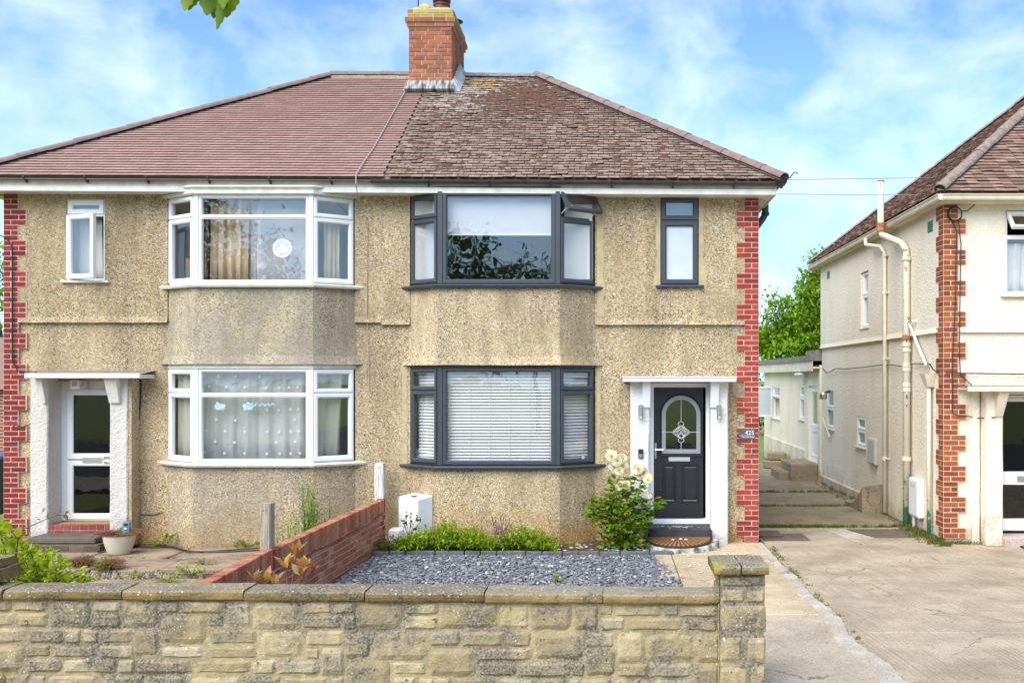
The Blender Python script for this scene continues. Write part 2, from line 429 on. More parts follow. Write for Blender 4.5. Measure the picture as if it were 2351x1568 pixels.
def concrete(name, c, lines=0.0, ang=0.0, dirt=(0.20, 0.15, 0.085), da=0.5, scale=1.4, pale=0.35):
    m, nt = new_mat(name)
    c_ = mixc(nt, ramp(nt, noi(nt, scale, 7, 0.62), [(0.36, 0.0), (0.64, 1.0)]), col3(c, 0.82), col3(c, 1.14))
    c_ = mixc(nt, ramp(nt, noi(nt, scale * 0.8, 6, 0.65, pos(nt, (1, 1.4, 1))), [(0.48, 0.0), (0.68, da)]), c_, dirt)
    c_ = mixc(nt, ramp(nt, noi(nt, scale * 1.7, 6, 0.7), [(0.60, 0.0), (0.72, pale)]), c_, (0.70, 0.64, 0.54))
    sp = vor(nt, 90)
    c_ = mixc(nt, ramp(nt, N(nt, 'ShaderNodeSeparateColor', {0: sp.outputs['Color']}).outputs[0], [(0.0, 0.55), (0.05, 0.5), (0.055, 0.0)]), c_, (0.10, 0.08, 0.055))
    c_ = mixc(nt, 1.0, c_, ramp(nt, noi(nt, 55, 5, 0.7), [(0.3, 0.72), (0.62, 1.12)]), 'MULTIPLY')
    ck = vor(nt, 0.55, N(nt, 'ShaderNodeVectorMath', {0: pos(nt), 1: N(nt, 'ShaderNodeTexNoise', {'Vector': pos(nt), 'Scale': 2.2, 'Detail': 5.0}).outputs['Color']}, operation='ADD').outputs[0], 'DISTANCE_TO_EDGE').outputs['Distance']
    c_ = mixc(nt, mth(nt, 'MULTIPLY', ramp(nt, ck, [(0.004, 0.7), (0.010, 0.0)]), ramp(nt, noi(nt, 0.7, 3), [(0.48, 0.0), (0.58, 1.0)])), c_, (0.13, 0.10, 0.06))
    b = noi(nt, 70, 4)
    bs = 0.3
    if lines:
        mp = N(nt, 'ShaderNodeMapping', {'Vector': pos(nt), 'Rotation': (0, 0, ang)}).outputs[0]
        wv = N(nt, 'ShaderNodeTexWave', {'Vector': mp, 'Scale': 6.5, 'Distortion': 2.2, 'Detail': 3.0, 'Detail Scale': 1.1}, bands_direction='X').outputs['Fac']
        wv2 = noi(nt, 1.0, 5, 0.6, N(nt, 'ShaderNodeMapping', {'Vector': mp, 'Scale': (26, 0.8, 1)}).outputs[0])
        g = mth(nt, 'ADD', mth(nt, 'MULTIPLY', wv, 0.16), mth(nt, 'MULTIPLY', wv2, 1.05))
        fade = ramp(nt, noi(nt, 0.9, 4), [(0.38, 0.25), (0.6, 1.0)])
        c_ = mixc(nt, mth(nt, 'MULTIPLY', ramp(nt, g, [(0.42, 0.55), (0.62, 0.0)]), fade), c_, (0.24, 0.19, 0.12))
        c_ = mixc(nt, mth(nt, 'MULTIPLY', ramp(nt, g, [(0.78, 0.0), (0.92, 0.5)]), fade), c_, (0.66, 0.60, 0.50))
        b = mth(nt, 'ADD', mth(nt, 'MULTIPLY', b, 0.3), g)
        bs = lines
    finish(nt, c_, 0.9, b, bs, 0.012, spec=0.25)
    return m
M_DRIVE = concrete('ribbed drive concrete', (0.455, 0.365, 0.25), 0.42, rad(-6.5), da=0.5)
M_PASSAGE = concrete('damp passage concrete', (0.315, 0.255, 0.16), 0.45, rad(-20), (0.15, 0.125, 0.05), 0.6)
M_PATH = concrete('tan path concrete', (0.53, 0.415, 0.27), 0.0, 0, (0.34, 0.25, 0.15), 0.5)
M_PALESLAB = concrete('pale slab concrete', (0.47, 0.385, 0.285), 0.0, 0, (0.36, 0.29, 0.2), 0.45, pale=0.6)
M_STRIP = concrete('white cement strip', (0.50, 0.44, 0.355), 0.0, 0, (0.36, 0.29, 0.2), 0.7, 3.0)
M_FLAG = concrete('brown flagstone', (0.36, 0.265, 0.175), 0.0, 0, (0.13, 0.085, 0.05), 0.85, 2.0, 0.25)
M_SOIL = plain('dark soil', (0.075, 0.048, 0.03), 0.95, 0.45, 25, 0.8)
M_GRASS = plain('lawn', (0.17, 0.20, 0.03), 0.9, 0.3, 4, 0.5)
M_ASPHALT = plain('asphalt', (0.055, 0.055, 0.056), 0.9, 0.25, 60, 0.4)
def stonemat(name, tone=1.0, cap=False):
    m, nt = new_mat(name)
    r = rand(nt)
    c = ramp(nt, r, [(0.0, col3((0.33, 0.26, 0.145), tone)), (0.3, col3((0.41, 0.32, 0.18), tone)), (0.7, col3((0.48, 0.385, 0.225), tone)), (1.0, col3((0.47, 0.40, 0.27), tone))])
    n = noi(nt, 14, 7, 0.65)
    c = mixc(nt, ramp(nt, n, [(0.32, 0.55), (0.55, 0.0)]), c, (0.27, 0.205, 0.11))
    # grey lichen crust, stronger on some stones
    g = mth(nt, 'ADD', noi(nt, 2.4, 6, 0.66), mth(nt, 'MULTIPLY', mth(nt, 'SUBTRACT', mth(nt, 'FRACT', mth(nt, 'MULTIPLY', r, 7.31)), 0.5), 0.16))
    gc = mixc(nt, ramp(nt, noi(nt, 55, 4, 0.6), [(0.4, 0.0), (0.6, 1.0)]), (0.085, 0.07, 0.05), (0.30, 0.265, 0.205))
    c = mixc(nt, ramp(nt, g, [(0.44, 0.0), (0.60, 0.85)]), c, gc)
    bl = noi(nt, 19, 5, 0.6)
    c = mixc(nt, ramp(nt, bl, [(0.63, 0.0), (0.69, 0.8)]), c, (0.065, 0.05, 0.033))
    v = vor(nt, 34 if not cap else 27)
    gate = ramp(nt, noi(nt, 3.1, 4, 0.6), [(0.50, 0.0), (0.60, 1.0)])
    if cap:   # lichen discs sit on the weathered top, the face below is olive brown
        nz_ = N(nt, 'ShaderNodeSeparateXYZ', {0: N(nt, 'ShaderNodeNewGeometry').outputs['True Normal']}).outputs[2]
        tp_ = ramp(nt, nz_, [(0.3, 0.0), (0.8, 1.0)])
        c = mixc(nt, tp_, mixc(nt, 1.0, c, (0.64, 0.56, 0.38), 'MULTIPLY'), mixc(nt, 0.5, c, gc))
        gate = mth(nt, 'MAXIMUM', mth(nt, 'MULTIPLY', gate, 0.5), tp_)
    spot = ramp(nt, mth(nt, 'ADD', v.outputs['Distance'], mth(nt, 'MULTIPLY', noi(nt, 60, 2), 0.25 if not cap else 0.45)), [(0.27, 1.0), (0.33, 0.0)] if not cap else [(0.36, 1.0), (0.46, 0.0)])
    pick = ramp(nt, N(nt, 'ShaderNodeSeparateColor', {0: v.outputs['Color']}).outputs[1], [(0.5 if not cap else 0.55, 0.0), (0.52 if not cap else 0.57, 1.0)])
    c = mixc(nt, mth(nt, 'MULTIPLY', mth(nt, 'MULTIPLY', gate, spot), pick), c, (0.72, 0.71, 0.66))
    ye = noi(nt, 1.9, 4, 0.6, N(nt, 'ShaderNodeMapping', {'Vector': pos(nt), 'Location': (4.2, 1, 7)}).outputs[0])
    c = mixc(nt, ramp(nt, ye, [(0.66, 0.0), (0.72, 0.6)]), c, (0.42, 0.34, 0.04))
    finish(nt, c, 0.95, mth(nt, 'ADD', n, mth(nt, 'MULTIPLY', noi(nt, 60, 4), 0.35)), 0.9, 0.022, spec=0.2)
    return m
M_STONE = stonemat('honey limestone')
M_COPING = stonemat('lichened coping stone', 0.92, True)
M_STONEMORTAR = stonemat('wall mortar', 0.98)
def timber(name, c):
    m, nt = new_mat(name)
    g = noi(nt, 6, 5, 0.6, pos(nt, (14, 14, 1.2)))
    cc = mixc(nt, ramp(nt, g, [(0.35, 0.0), (0.65, 1.0)]), col3(c, 0.55), col3(c, 1.2))
    finish(nt, cc, 0.85, g, 0.5, 0.006)
    return m
M_POST = timber('grey timber', (0.40, 0.34, 0.26))
M_POSTW = timber('white washed timber', (0.66, 0.62, 0.57))
M_STEM = plain('green brown stem', (0.13, 0.12, 0.045), 0.8, 0.3, 12)
M_BARK = plain('bark', (0.13, 0.10, 0.07), 0.95, 0.4, 8, 0.6)
M_REDSTEM = plain('red stem', (0.24, 0.075, 0.05), 0.7, 0.2, 12)
def leafmat(name, cols, trans=0.45, rough=0.45):
    m, nt = new_mat(name)
    r = rand(nt)
    k = len(cols) - 1
    c = ramp(nt, r, [(i / k, cc) for i, cc in enumerate(cols)])
    c = mixc(nt, 1.0, c, ramp(nt, noi(nt, 9, 3), [(0.3, 0.78), (0.7, 1.18)]), 'MULTIPLY')
    d = N(nt, 'ShaderNodeBsdfPrincipled', {'Base Color': c, 'Roughness': rough, 'Specular IOR Level': 0.35})
    t = N(nt, 'ShaderNodeBsdfTranslucent', {'Color': mixc(nt, 1.0, c, (1.25, 1.25, 0.55), 'MULTIPLY')})
    mx = N(nt, 'ShaderNodeMixShader', {0: trans, 1: d.outputs[0], 2: t.outputs[0]})
    N(nt, 'ShaderNodeOutputMaterial', {'Surface': mx.outputs[0]})
    return m
M_LEAF_LIME = leafmat('lime green leaf', [(0.20, 0.33, 0.015), (0.32, 0.45, 0.02), (0.42, 0.51, 0.03), (0.52, 0.53, 0.05)])
M_LEAF_COVER = leafmat('bright green leaf', [(0.14, 0.25, 0.012), (0.24, 0.37, 0.015), (0.33, 0.45, 0.02), (0.44, 0.49, 0.03)])
M_LEAF_ROSE = leafmat('rose leaf', [(0.06, 0.16, 0.02), (0.10, 0.25, 0.02), (0.19, 0.35, 0.022), (0.31, 0.43, 0.03), (0.30, 0.19, 0.04)])
M_LEAF_PHOT = leafmat('red young leaf', [(0.56, 0.10, 0.06), (0.58, 0.27, 0.19), (0.56, 0.30, 0.05), (0.46, 0.43, 0.09), (0.62, 0.38, 0.30)])
M_LEAF_TREE = leafmat('tree leaf', [(0.12, 0.24, 0.014), (0.19, 0.34, 0.018), (0.27, 0.43, 0.022), (0.35, 0.48, 0.035)])
M_LEAF_DARK = leafmat('dark tree leaf', [(0.02, 0.045, 0.012), (0.035, 0.075, 0.014), (0.06, 0.11, 0.02)])
M_LEAF_WEED = leafmat('weed leaf', [(0.13, 0.23, 0.03), (0.21, 0.32, 0.04), (0.30, 0.38, 0.08)])
M_LEAF_BIG = leafmat('broad backlit leaf', [(0.10, 0.20, 0.008), (0.16, 0.27, 0.01), (0.24, 0.34, 0.012)], 0.6)
M_LEAF_BROWN = leafmat('brown dry leaf', [(0.20, 0.10, 0.045), (0.30, 0.17, 0.08), (0.36, 0.22, 0.12)], 0.2, 0.8)
M_PURPLE = leafmat('purple stem leaf', [(0.13, 0.05, 0.09), (0.20, 0.08, 0.12)], 0.1)
M_PETAL = leafmat('cream petal', [(0.80, 0.70, 0.54), (0.86, 0.79, 0.66), (0.86, 0.83, 0.76)], 0.3)
# ================================================================ ground
def slab(name, x0, x1, y0, y1, zt, mat, parent=None, th=0.12, bev=0.012, kind='structure'):
    mb = MB(); mb.box(x0, x1, y0, y1, zt - th, zt)
    o = mb.build(name, mat, parent, bevel=bev)
    if parent is None and kind: o['kind'] = kind
    return o
mb = MB(); mb.poly([(-400, -400, -0.14), (400, -400, -0.14), (400, 600, -0.14), (-400, 600, -0.14)])
tag(mb.build('ground', M_GRASS), kind='structure')
mb = MB(); mb.box(-60, 60, -9, 5.2, -0.3, -0.13)
tag(mb.build('road', M_ASPHALT), kind='structure')
slab('pavement', -40, 40, 5.2, 7.2, -0.04, M_PALESLAB, th=0.2)
# ribbed concrete drive, cast in bays
drive = thing('driveway', (5, 10, -0.12), None, None); drive['kind'] = 'structure'
xs0, xs1 = 2.30, 4.86
for x0, x1 in ((2.27, 5.0), (5.012, 12.2)):
    slab('slab', x0, x1, 7.22, 9.44, 0.0, M_DRIVE, drive)
    slab('slab', x0, x1, 9.452, 14.06 if x0 > 3 else 16.06, 0.0, M_DRIVE, drive)
slab('slab', 5.012, 12.2, 14.07, 14.52, -0.006, M_DRIVE, drive)
for a, b in ((16.075, 18.69), (18.71, 20.95), (20.97, 27.5)):
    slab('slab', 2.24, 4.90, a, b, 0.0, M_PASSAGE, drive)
# tan path to the door and the pale slab beside the gate pillar
path = thing('path', (1.6, 11, -0.12), None, None); path['kind'] = 'structure'
slab('slab', 0.86, 2.24, 10.13, 13.55, 0.012, M_PATH, path)
slab('slab', 0.62, 0.85, 11.9, 13.55, 0.010, M_PATH, path)
slab('slab', 0.90, 2.24, 13.56, 14.5, 0.018, M_PATH, path)
slab('slab', 0.90, 2.26, 7.22, 10.11, 0.010, M_PALESLAB, path)
# wandering white cement joint between path and drive
mb = MB()
n = 90
L_, R_ = [], []
for i in range(n + 1):
    y = 14.45 - (14.45 - 7.3) * i / n
    t = i / n
    wd = 0.03 + 0.07 * t ** 1.2 * (.75 + .5 * mnoise.noise(Vector((i * .35, 3, 1))))
    cx = 2.17 + 0.055 * math.sin(i * .26) * t + 0.05 * t
    L_.append((cx - wd - rnd.uniform(0, .02), y, 0.0195)); R_.append((cx + wd + rnd.uniform(0, .025), y, 0.0215))
for i in range(n):
    mb.poly([L_[i], R_[i], R_[i+1], L_[i+1]])
    mb.poly([(L_[i][0]-.012, L_[i][1], 0), L_[i], L_[i+1], (L_[i+1][0]-.012, L_[i+1][1], 0)])
    mb.poly([R_[i], (R_[i][0]+.02, R_[i][1], -.004), (R_[i+1][0]+.02, R_[i+1][1], -.004), R_[i+1]])
mb.build('cement_joint', M_STRIP, path)
# soil of both front gardens and the flagged left garden
mb = MB(); mb.box(-9.6, 0.9, 7.7, 14.6, -0.2, -0.045)
tag(mb.build('garden_soil', M_SOIL), kind='structure')
flags = thing('garden_paving', (-6, 11, -0.05), None, None); flags['kind'] = 'structure'
rows = [(8.2, 9.5), (9.53, 10.9), (10.93, 11.95), (12.5, 13.3), (13.33, 14.12)]
for j, (a, b) in enumerate(rows):
    x = -9.3 + rnd.uniform(0, .4)
    while x < -3.75:
        w = rnd.uniform(0.75, 1.25)
        x1 = min(x + w, -3.6)
        mb = MB()
        zt = rnd.uniform(-0.012, 0.012)
        jx = lambda: rnd.uniform(-.02, .02)
        P8 = [(x+jx(), a+jx(), -.06), (x1-.03+jx(), a+jx(), -.06), (x1-.03+jx(), b-.01+jx(), -.06), (x+jx(), b-.01+jx(), -.06)]
        mb.hexa(P8 + [(p[0], p[1], zt + rnd.uniform(-.006, .006)) for p in P8])
        mb.build('paving_stone', M_FLAG, flags, bevel=.012)
        x += w
# ================================================================ house helpers
FF = Fr((0, YF := 14.55), (1, YF))
SH = lambda x: -0.0055 * (x + 3.2)
def wall_piece(mb, fr, u0, u1, v0, v1, holes, wf, wb):
    us = sorted({u0, u1, *[min(max(h[0], u0), u1) for h in holes], *[min(max(h[1], u0), u1) for h in holes]})
    vs_ = sorted({v0, v1, *[min(max(h[2], v0), v1) for h in holes], *[min(max(h[3], v0), v1) for h in holes]})
    def solid(i, j):
        if i < 0 or j < 0 or i >= len(us) - 1 or j >= len(vs_) - 1: return False
        cu, cv = (us[i] + us[i+1]) / 2, (vs_[j] + vs_[j+1]) / 2
        return not any(h[0] < cu < h[1] and h[2] < cv < h[3] for h in holes)
    for i in range(len(us) - 1):
        for j in range(len(vs_) - 1):
            if not solid(i, j): continue
            a, b, c, d = us[i], us[i+1], vs_[j], vs_[j+1]
            q = lambda u, w, v: fr.pt(u, w, v)
            mb.poly([q(a,wf,c), q(b,wf,c), q(b,wf,d), q(a,wf,d)])
            mb.poly([q(a,wb,d), q(b,wb,d), q(b,wb,c), q(a,wb,c)])
            if not solid(i-1, j): mb.poly([q(a,wb,c), q(a,wf,c), q(a,wf,d), q(a,wb,d)])
            if not solid(i+1, j): mb.poly([q(b,wf,c), q(b,wb,c), q(b,wb,d), q(b,wf,d)])
            if not solid(i, j-1): mb.poly([q(a,wb,c), q(b,wb,c), q(b,wf,c), q(a,wf,c)])
            if not solid(i, j+1): mb.poly([q(a,wf,d), q(b,wf,d), q(b,wb,d), q(a,wb,d)])
def drip(mb, fr, u0, u1, v, w0, w1, h=0.10):
    """bell-cast render flare over a string course"""
    n = max(2, int((u1 - u0) / .12))
    def edge(k):
        u = u0 + (u1 - u0) * k / n
        jj = 0.006 * mnoise.noise(Vector((u * 6, v, 1)))
        return [fr.pt(u, w0 - .01, v + jj * .4), fr.pt(u, w1 + jj, v + jj), fr.pt(u, w0 + (w1-w0)*.4, v + h*.45), fr.pt(u, w0 - .004, v + h)]
    E = [[mb.V(p) for p in edge(k)] for k in range(n + 1)]
    for A, B in zip(E, E[1:]):
        for k in range(3):
            mb.face((A[k], B[k], B[k+1], A[k+1]))
    mb.face(E[0][::-1]); mb.face(E[-1])
def quoin(parent, fr, ue, dirn, vtop, vbot, mat, mortar, phase=0, narrow=0.208, wide=0.322, name='quoin', cmax=200, w=0.004):
    """stepped brick corner: a mortar bed part that carries each brick as a piece"""
    ch = 0.0751
    n = int((vtop - vbot) / ch)
    mb = MB()
    rows_ = []
    for i in range(n):
        k = (i + phase) % 6
        wd = narrow if k < 3 else wide
        v1 = vtop - i * ch
        a, b = (ue, ue + wd) if dirn > 0 else (ue - wd, ue)
        mb.fbox(fr, a, b, -0.02, w + 0.004, v1 - ch + .0005 * (i % 2), v1)
        if k in (0, 2): lens = [0.208] if wd == narrow else [.1]
        elif k == 1: lens = [.1, .1]
        elif k in (3, 5): lens = [.1, .215]
        else: lens = [.215, .1]
        rows_.append((v1 - ch, wd, lens, k))
    q = mb.build(name, mortar, parent)
    for v, wd, lens, k in rows_:
        u = 0.0
        for l in lens:
            l = min(l, wd)
            cu = ue + dirn * (u + l / 2)
            me = brick_mesh(l - .006, 0.02, 0.063, mat, .003)
            piece('brick', me, fr, cu, w + 0.008 + rnd.uniform(-.0015, .002), v + .006, q)
            u += l + .008
    return q
def cants(xa, xb, xc, xd, yf, yw=YF):
    return (xa, yw), (xb, yf), (xc, yf), (xd, yw)
def loft(mb, P4, levels, capb=True, capt=True, wob=0.0):
    (xa, yw), (xb, yf), (xc, _), (xd, _) = P4
    rings = []
    for z, o in levels:
        base = [(xa - o * 1.7, yw + .02 - o * .25), (xb - o * .45, yf - o), (xc + o * .45, yf - o), (xd + o * 1.7, yw + .02 - o * .25)]
        pts = []
        for (p, q), m in zip(zip(base, base[1:]), (4, 12, 4)):
            for k in range(m):
                t = k / m
                pts.append((p[0] + (q[0]-p[0])*t, p[1] + (q[1]-p[1])*t))
        pts.append(base[-1])
        rings.append([mb.V((x, y + (wob*mnoise.noise(Vector((x*5, z*3, 0))) if 0 < i < len(pts)-1 else 0), z + wob*.5*mnoise.noise(Vector((x*4, 7, z))))) for i, (x, y) in enumerate(pts)])
    for A, B in zip(rings, rings[1:]):
        for k in range(len(A) - 1):
            mb.face((A[k], A[k+1], B[k+1], B[k]))
    if capb: mb.face(rings[0][::-1])
    if capt: mb.face(rings[-1])
def pane(parent, fr, u0, u1, v0, v1, w=-0.03, mat=None, name='pane'):
    mb = MB(); mb.fbox(fr, u0, u1, w - .006, w, v0, v1)
    return mb.build(name, mat or M_GLASS, parent)
def sash(parent, fr, u0, u1, v0, v1, mat, wd=0.055, w0=-.05, w1=.018, glass=None, ch=.018, name='sash'):
    mb = MB(); mb.ring(fr, u0, u1, v0, v1, wd, w0, w1, ch)
    s = mb.build(name, mat, parent)
    if glass != 'none':
        pane(parent, fr, u0 + wd - .004, u1 - wd + .004, v0 + wd - .004, v1 - wd + .004, (w0 + w1) / 2 - .008, glass)
    return s
def bay_window(root, P4, z0, z1, mat, transom_side, transom_front=None, gl=(None,)*3, side_gl=None, open_vent=False, name='bay_window'):
    win = MB()
    frs = [Fr(P4[0], P4[1]), Fr(P4[1], P4[2]), Fr(P4[2], P4[3])]
    dk = mat is M_DARK
    for i, fr in enumerate(frs):
        L = fr.len
        if i == 1:
            pw = .055
            win.fbox(fr, -.012, pw, -.08, .010, z0, z1); win.fbox(fr, L - pw, L + .012, -.08, .010, z0, z1)
            win.ring(fr, pw + .001, L - pw - .001, z0, z1, .062 if dk else .045, -.07, 0.002, .016)
            if transom_front:
                win.fbox(fr, pw + .03, L - pw - .03, -.06, -.001, transom_front - .03, transom_front + .03)
                win.fbox(fr, pw + .05, L - pw - .05, -.06, .014, transom_front - .012, transom_front + .022)
        else:
            win.ring(fr, .004, L - .016, z0, z1, .03, -.07, -.004, .008)
            win.fbox(fr, .03, L - .045, -.06, -.006, transom_side - .022, transom_side + .022)
    W_ = win.build(name, mat, root)
    fr = frs[1]; L = fr.len
    o = .055 + (.058 if dk else .042)
    if transom_front:
        pane(W_, fr, o, L - o, z0 + .04, transom_front - .025, -.04)
        pane(W_, fr, o, L - o, transom_front + .025, z1 - .04, -.04)
    else:
        pane(W_, fr, o, L - o, z0 + .05, z1 - .05, -.04)
    for i in (0, 2):
        fr = frs[i]; L = fr.len
        sash(W_, fr, .02, L - .032, z0 + .02, transom_side - .008, mat, .06)
        if open_vent and i == 2:
            # top-hung vent, swung out at the bottom
            a = rad(38)
            hz_ = z1 - .02; hh = hz_ - transom_side - .012
            def q(u, w, v):   # v down from the hinge
                return fr.pt(u, w * math.cos(a) + v * math.sin(a) + .02, hz_ - v * math.cos(a) + w * math.sin(a))
            m2 = MB()
            u0, u1, wd = .015, L - .02, .06
            def rect(ii, w): return [m2.V(q(x, w, y)) for x, y in ((u0+ii, hh-ii), (u1-ii, hh-ii), (u1-ii, ii), (u0+ii, ii))]
            A = [rect(0, -.03), rect(0, .025), rect(wd-.015, .025), rect(wd, .008), rect(wd, -.03), ]
            for X, Y in zip(A, A[1:] + A[:1]):
                for k in range(4):
                    j = (k+1) % 4
                    m2.face((X[k], X[j], Y[j], Y[k]))
            s_ = m2.build('sash', mat, W_); s_['label'] = 'top vent swung open'
            m2 = MB(); m2.hexa([q(u0+wd, .0, hh-wd), q(u1-wd, .0, hh-wd), q(u1-wd, -.006, hh-wd), q(u0+wd, -.006, hh-wd), q(u0+wd, .0, wd), q(u1-wd, .0, wd), q(u1-wd, -.006, wd), q(u0+wd, -.006, wd)])
            m2.build('pane', M_GLASS, W_)
            m2 = MB()
            for u in (u0 + .03, u1 - .03):
                m2.tube([q(u, -.03, hh*.75), fr.pt(u, -.02, transom_side + .05)], .006, 5)
            m2.build('stay', M_WHITEPAINT, W_)
        else:
            sash(W_, fr, .02, L - .032, transom_side + .012, z1 - .018, mat, .055)
    return W_
# ================================================================ the two halves of the semi
HL = thing('semi_detached_house', (-6.0, 17.5, 0), 'left semi with white window frames, new mauve roof tiles and maroon brick corner', 'house')
HR = thing('semi_detached_house', (-0.5, 17.5, 0), 'right semi with dark grey window frames, mossy old roof tiles and chimney', 'house')
ZT = 5.12
XL, XR, XP = gx(12, YF), gx(1741, YF), -3.32
BL = cants(-6.44, -5.914, -4.229, -3.713, 14.2)
BR = cants(-2.904, -2.432, -0.709, -0.204, 14.2)
ZSL, ZSR = gz(741, YF), gz(746, YF)
# door and window openings (x0, x1, z0, z1)
WIN_L = (gx(155, YF), gx(243, YF), gz(645, YF), 5.02)
WIN_R = (gx(1516, YF), gx(1604, YF), gz(657, YF), 5.055)
DOOR_L = (-8.07, -7.156, 0.30, 2.36)
DOOR_R = (gx(1492, 14.58), gx(1630, 14.58), 0.24, 2.345)
def facade(root, x0, x1, bay, zs, holes, mat, mat_low):
    segs = [(x0, bay[0][0] - .001), (bay[3][0] + .001, x1)]
    for a, b in segs:
        mb = MB()
        wall_piece(mb, FF, a, b, zs, ZT, [h for h in holes if a < h[0] < b], .03, -.25)
        drip(mb, FF, a + (0.0 if a != x0 or root is HR else .21), b - (.21 if b == x1 and root is HR else 0), zs, .03, .062)
        wall_piece(mb, FF, a, b, -.15, zs, [h for h in holes if a < h[0] < b], 0, -.25)
        mb.build('wall', mat, root)
WALL_L = facade(HL, XL, XP, BL, ZSL, [WIN_L, DOOR_L], M_DASH, M_DASH)
WALL_R = facade(HR, XP, XR, BR, ZSR, [WIN_R, DOOR_R], M_DASH, M_DASH)
# other outside walls, party wall, floors
for root, x0, x1 in ((HL, XL, XP - .05), (HR, XP + .05, XR)):
    mb = MB()
    mb.box(x0, x0 + .22, YF + .252, 21.2, -.15, ZT); mb.box(x1 - .22, x1, YF + .252, 21.2, -.15, ZT); mb.box(x0 + .221, x1 - .221, 20.95, 21.2, -.15, ZT)
    mb.build('outer_wall', M_DASH, root)
    mb = MB(); mb.box(x0 + .222, x1 - .222, YF + .26, 20.9, 2.66, 2.86); mb.box(x0 + .222, x1 - .222, YF + .26, 20.9, -.1, .12)
    mb.box(x0 + .222, x1 - .222, 17.6, 17.7, .121, 2.659); mb.box(x0 + .222, x1 - .222, 17.6, 17.7, 2.861, 5.0)
    mb.box(x0 + .222, x1 - .222, YF + .3, 20.9, 5.02, 5.05)
    mb.build('floor', M_DARKROOM, root)
quoin(HL, FF, XL, +1, gz(447, YF), 0.0, M_BRICK_L, M_MORTAR, 0, .215, .335, w=.034)
quoin(HR, FF, XR, -1, gz(451.5, YF), 0.02, M_BRICK_R, M_MORTAR, 0, w=.034)
# bays: aprons above and below, sills, windows
def bay(root, P4, zsill_u, zsill_l, zlint, zhead_l, zhead_u, mat_ap, mat_low, sillmat, split):
    mb = MB()
    loft(mb, P4, [(zlint, .075), (zlint + .035, .06), (zlint + .12, .035), (zlint + .3, .022), (zsill_u - .03, .02)], wob=.012)
    mb.build('apron', mat_ap, root)
    mb = MB(); loft(mb, P4, [(-.15, .03), (.25, .02), (zsill_l - .03, .012)], wob=.012)
    mb.build('apron', mat_low, root)
    for z, t in ((zsill_u, .05), (zsill_l, .05)):
        mb = MB(); loft(mb, P4, [(z - t, .085), (z - t * .4, .10), (z - .004, .085), (z + .002, .02)])
        mb.build('sill', sillmat, root)
    mb = MB(); loft(mb, P4, [(zhead_l, .02), (zlint - .001, .02)])
    mb.build('lintel', M_WHITEPAINT if not split else M_DARK, root)
bay(HL, BL, gz(652, 14.2), gz(1063, 14.2), gz(836, 14.2), gz(846, 14.2), 5.03, M_APRON_GREY, M_DASH_OLD, M_WHITEPAINT, False)
bay(HR, BR, gz(653, 14.2), gz(1069, 14.2), gz(838, 14.2), gz(843, 14.2), 5.06, M_APRON, M_DASH, M_DARK, True)
BWLU = bay_window(HL, BL, gz(650, 14.2), gz(448, 14.2), M_WHITE, gz(499, 14.2), gz(498, 14.2))
BWLL = bay_window(HL, BL, gz(1061, 14.2), gz(847, 14.2), M_WHITE, gz(903, 14.2), gz(907, 14.2))
BWRU = bay_window(HR, BR, gz(651, 14.2), gz(440, 14.2), M_DARK, gz(499, 14.2), None, open_vent=True)
BWRL = bay_window(HR, BR, gz(1067, 14.2), gz(844, 14.2), M_DARK, gz(897, 14.2), None)
mb = MB()
loft(mb, BL, [(gz(448, 14.2) + .002, .03), (gz(446, 14.2), .07), (gz(441, 14.2), .075), (gz(440, 14.2), .05), (gz(434, 14.2), .055), (gz(432, 14.2), .10), (5.14, .10)])
mb.build('bay_cornice', M_WHITEPAINT, HL)
mb = MB(); loft(mb, BR, [(gz(440, 14.2) + .002, .0), (5.14, .0)]); mb.build('bay_head', M_DARK, HR)
# cement lines where the bays meet the wall
for root, xs, z0, z1 in ((HR, (BR[3][0] + .05, BR[3][0] + .13), 3.3, 5.0), (HR, (BR[0][0] - .10, BR[0][0] - .045), 1.1, 2.6), (HR, (BR[3][0] + .045, BR[3][0] + .08), 1.1, 2.62)):
    mb = MB()
    prev = None
    for k in range(30):
        z = z0 + (z1 - z0) * k / 29
        a, b = xs[0] - .02, xs[1] + .03 * mnoise.noise(Vector((z * 5, 1, xs[0])))
        ww = .034 if z0 > 2.6 else .004
        cur = [mb.V(FF.pt(a, ww, z)), mb.V(FF.pt(b, ww, z))]
        if prev: mb.face((prev[0], prev[1], cur[1], cur[0]))
        prev = cur
    mb.build('cement_fillet', M_CEMENT, root)
# ---- small flat windows
def flat_window(root, fr, u0, u1, v0, v1, vt, mat, w=0.0, sillmat=None, gl=None, gl2=None, sillout=.07, name='window', wd=.055, silldrop=.035):
    m_ = MB()
    m_.ring(fr, u0, u1, v0, v1, .032, w - .07, w, .008)
    m_.fbox(fr, u0 + .03, u1 - .03, w - .06, w - .002, vt - .02, vt + .02)
    win = m_.build(name, mat, root)
    sash(win, fr, u0 + .02, u1 - .02, vt + .012, v1 - .018, mat, wd, w - .05, w + .018, gl2)
    if sillmat:
        m_ = MB(); m_.fbox(fr, u0 - .07, u1 + .07, w - .1, w + sillout, v0 - silldrop, v0 - .001)
        m_.build('sill', sillmat, win, bevel=.008)
    return win
wl = flat_window(HL, FF, WIN_L[0], WIN_L[1], WIN_L[2], WIN_L[3], gz(494, YF), M_WHITE, .012, M_WHITEPAINT, wd=.075)
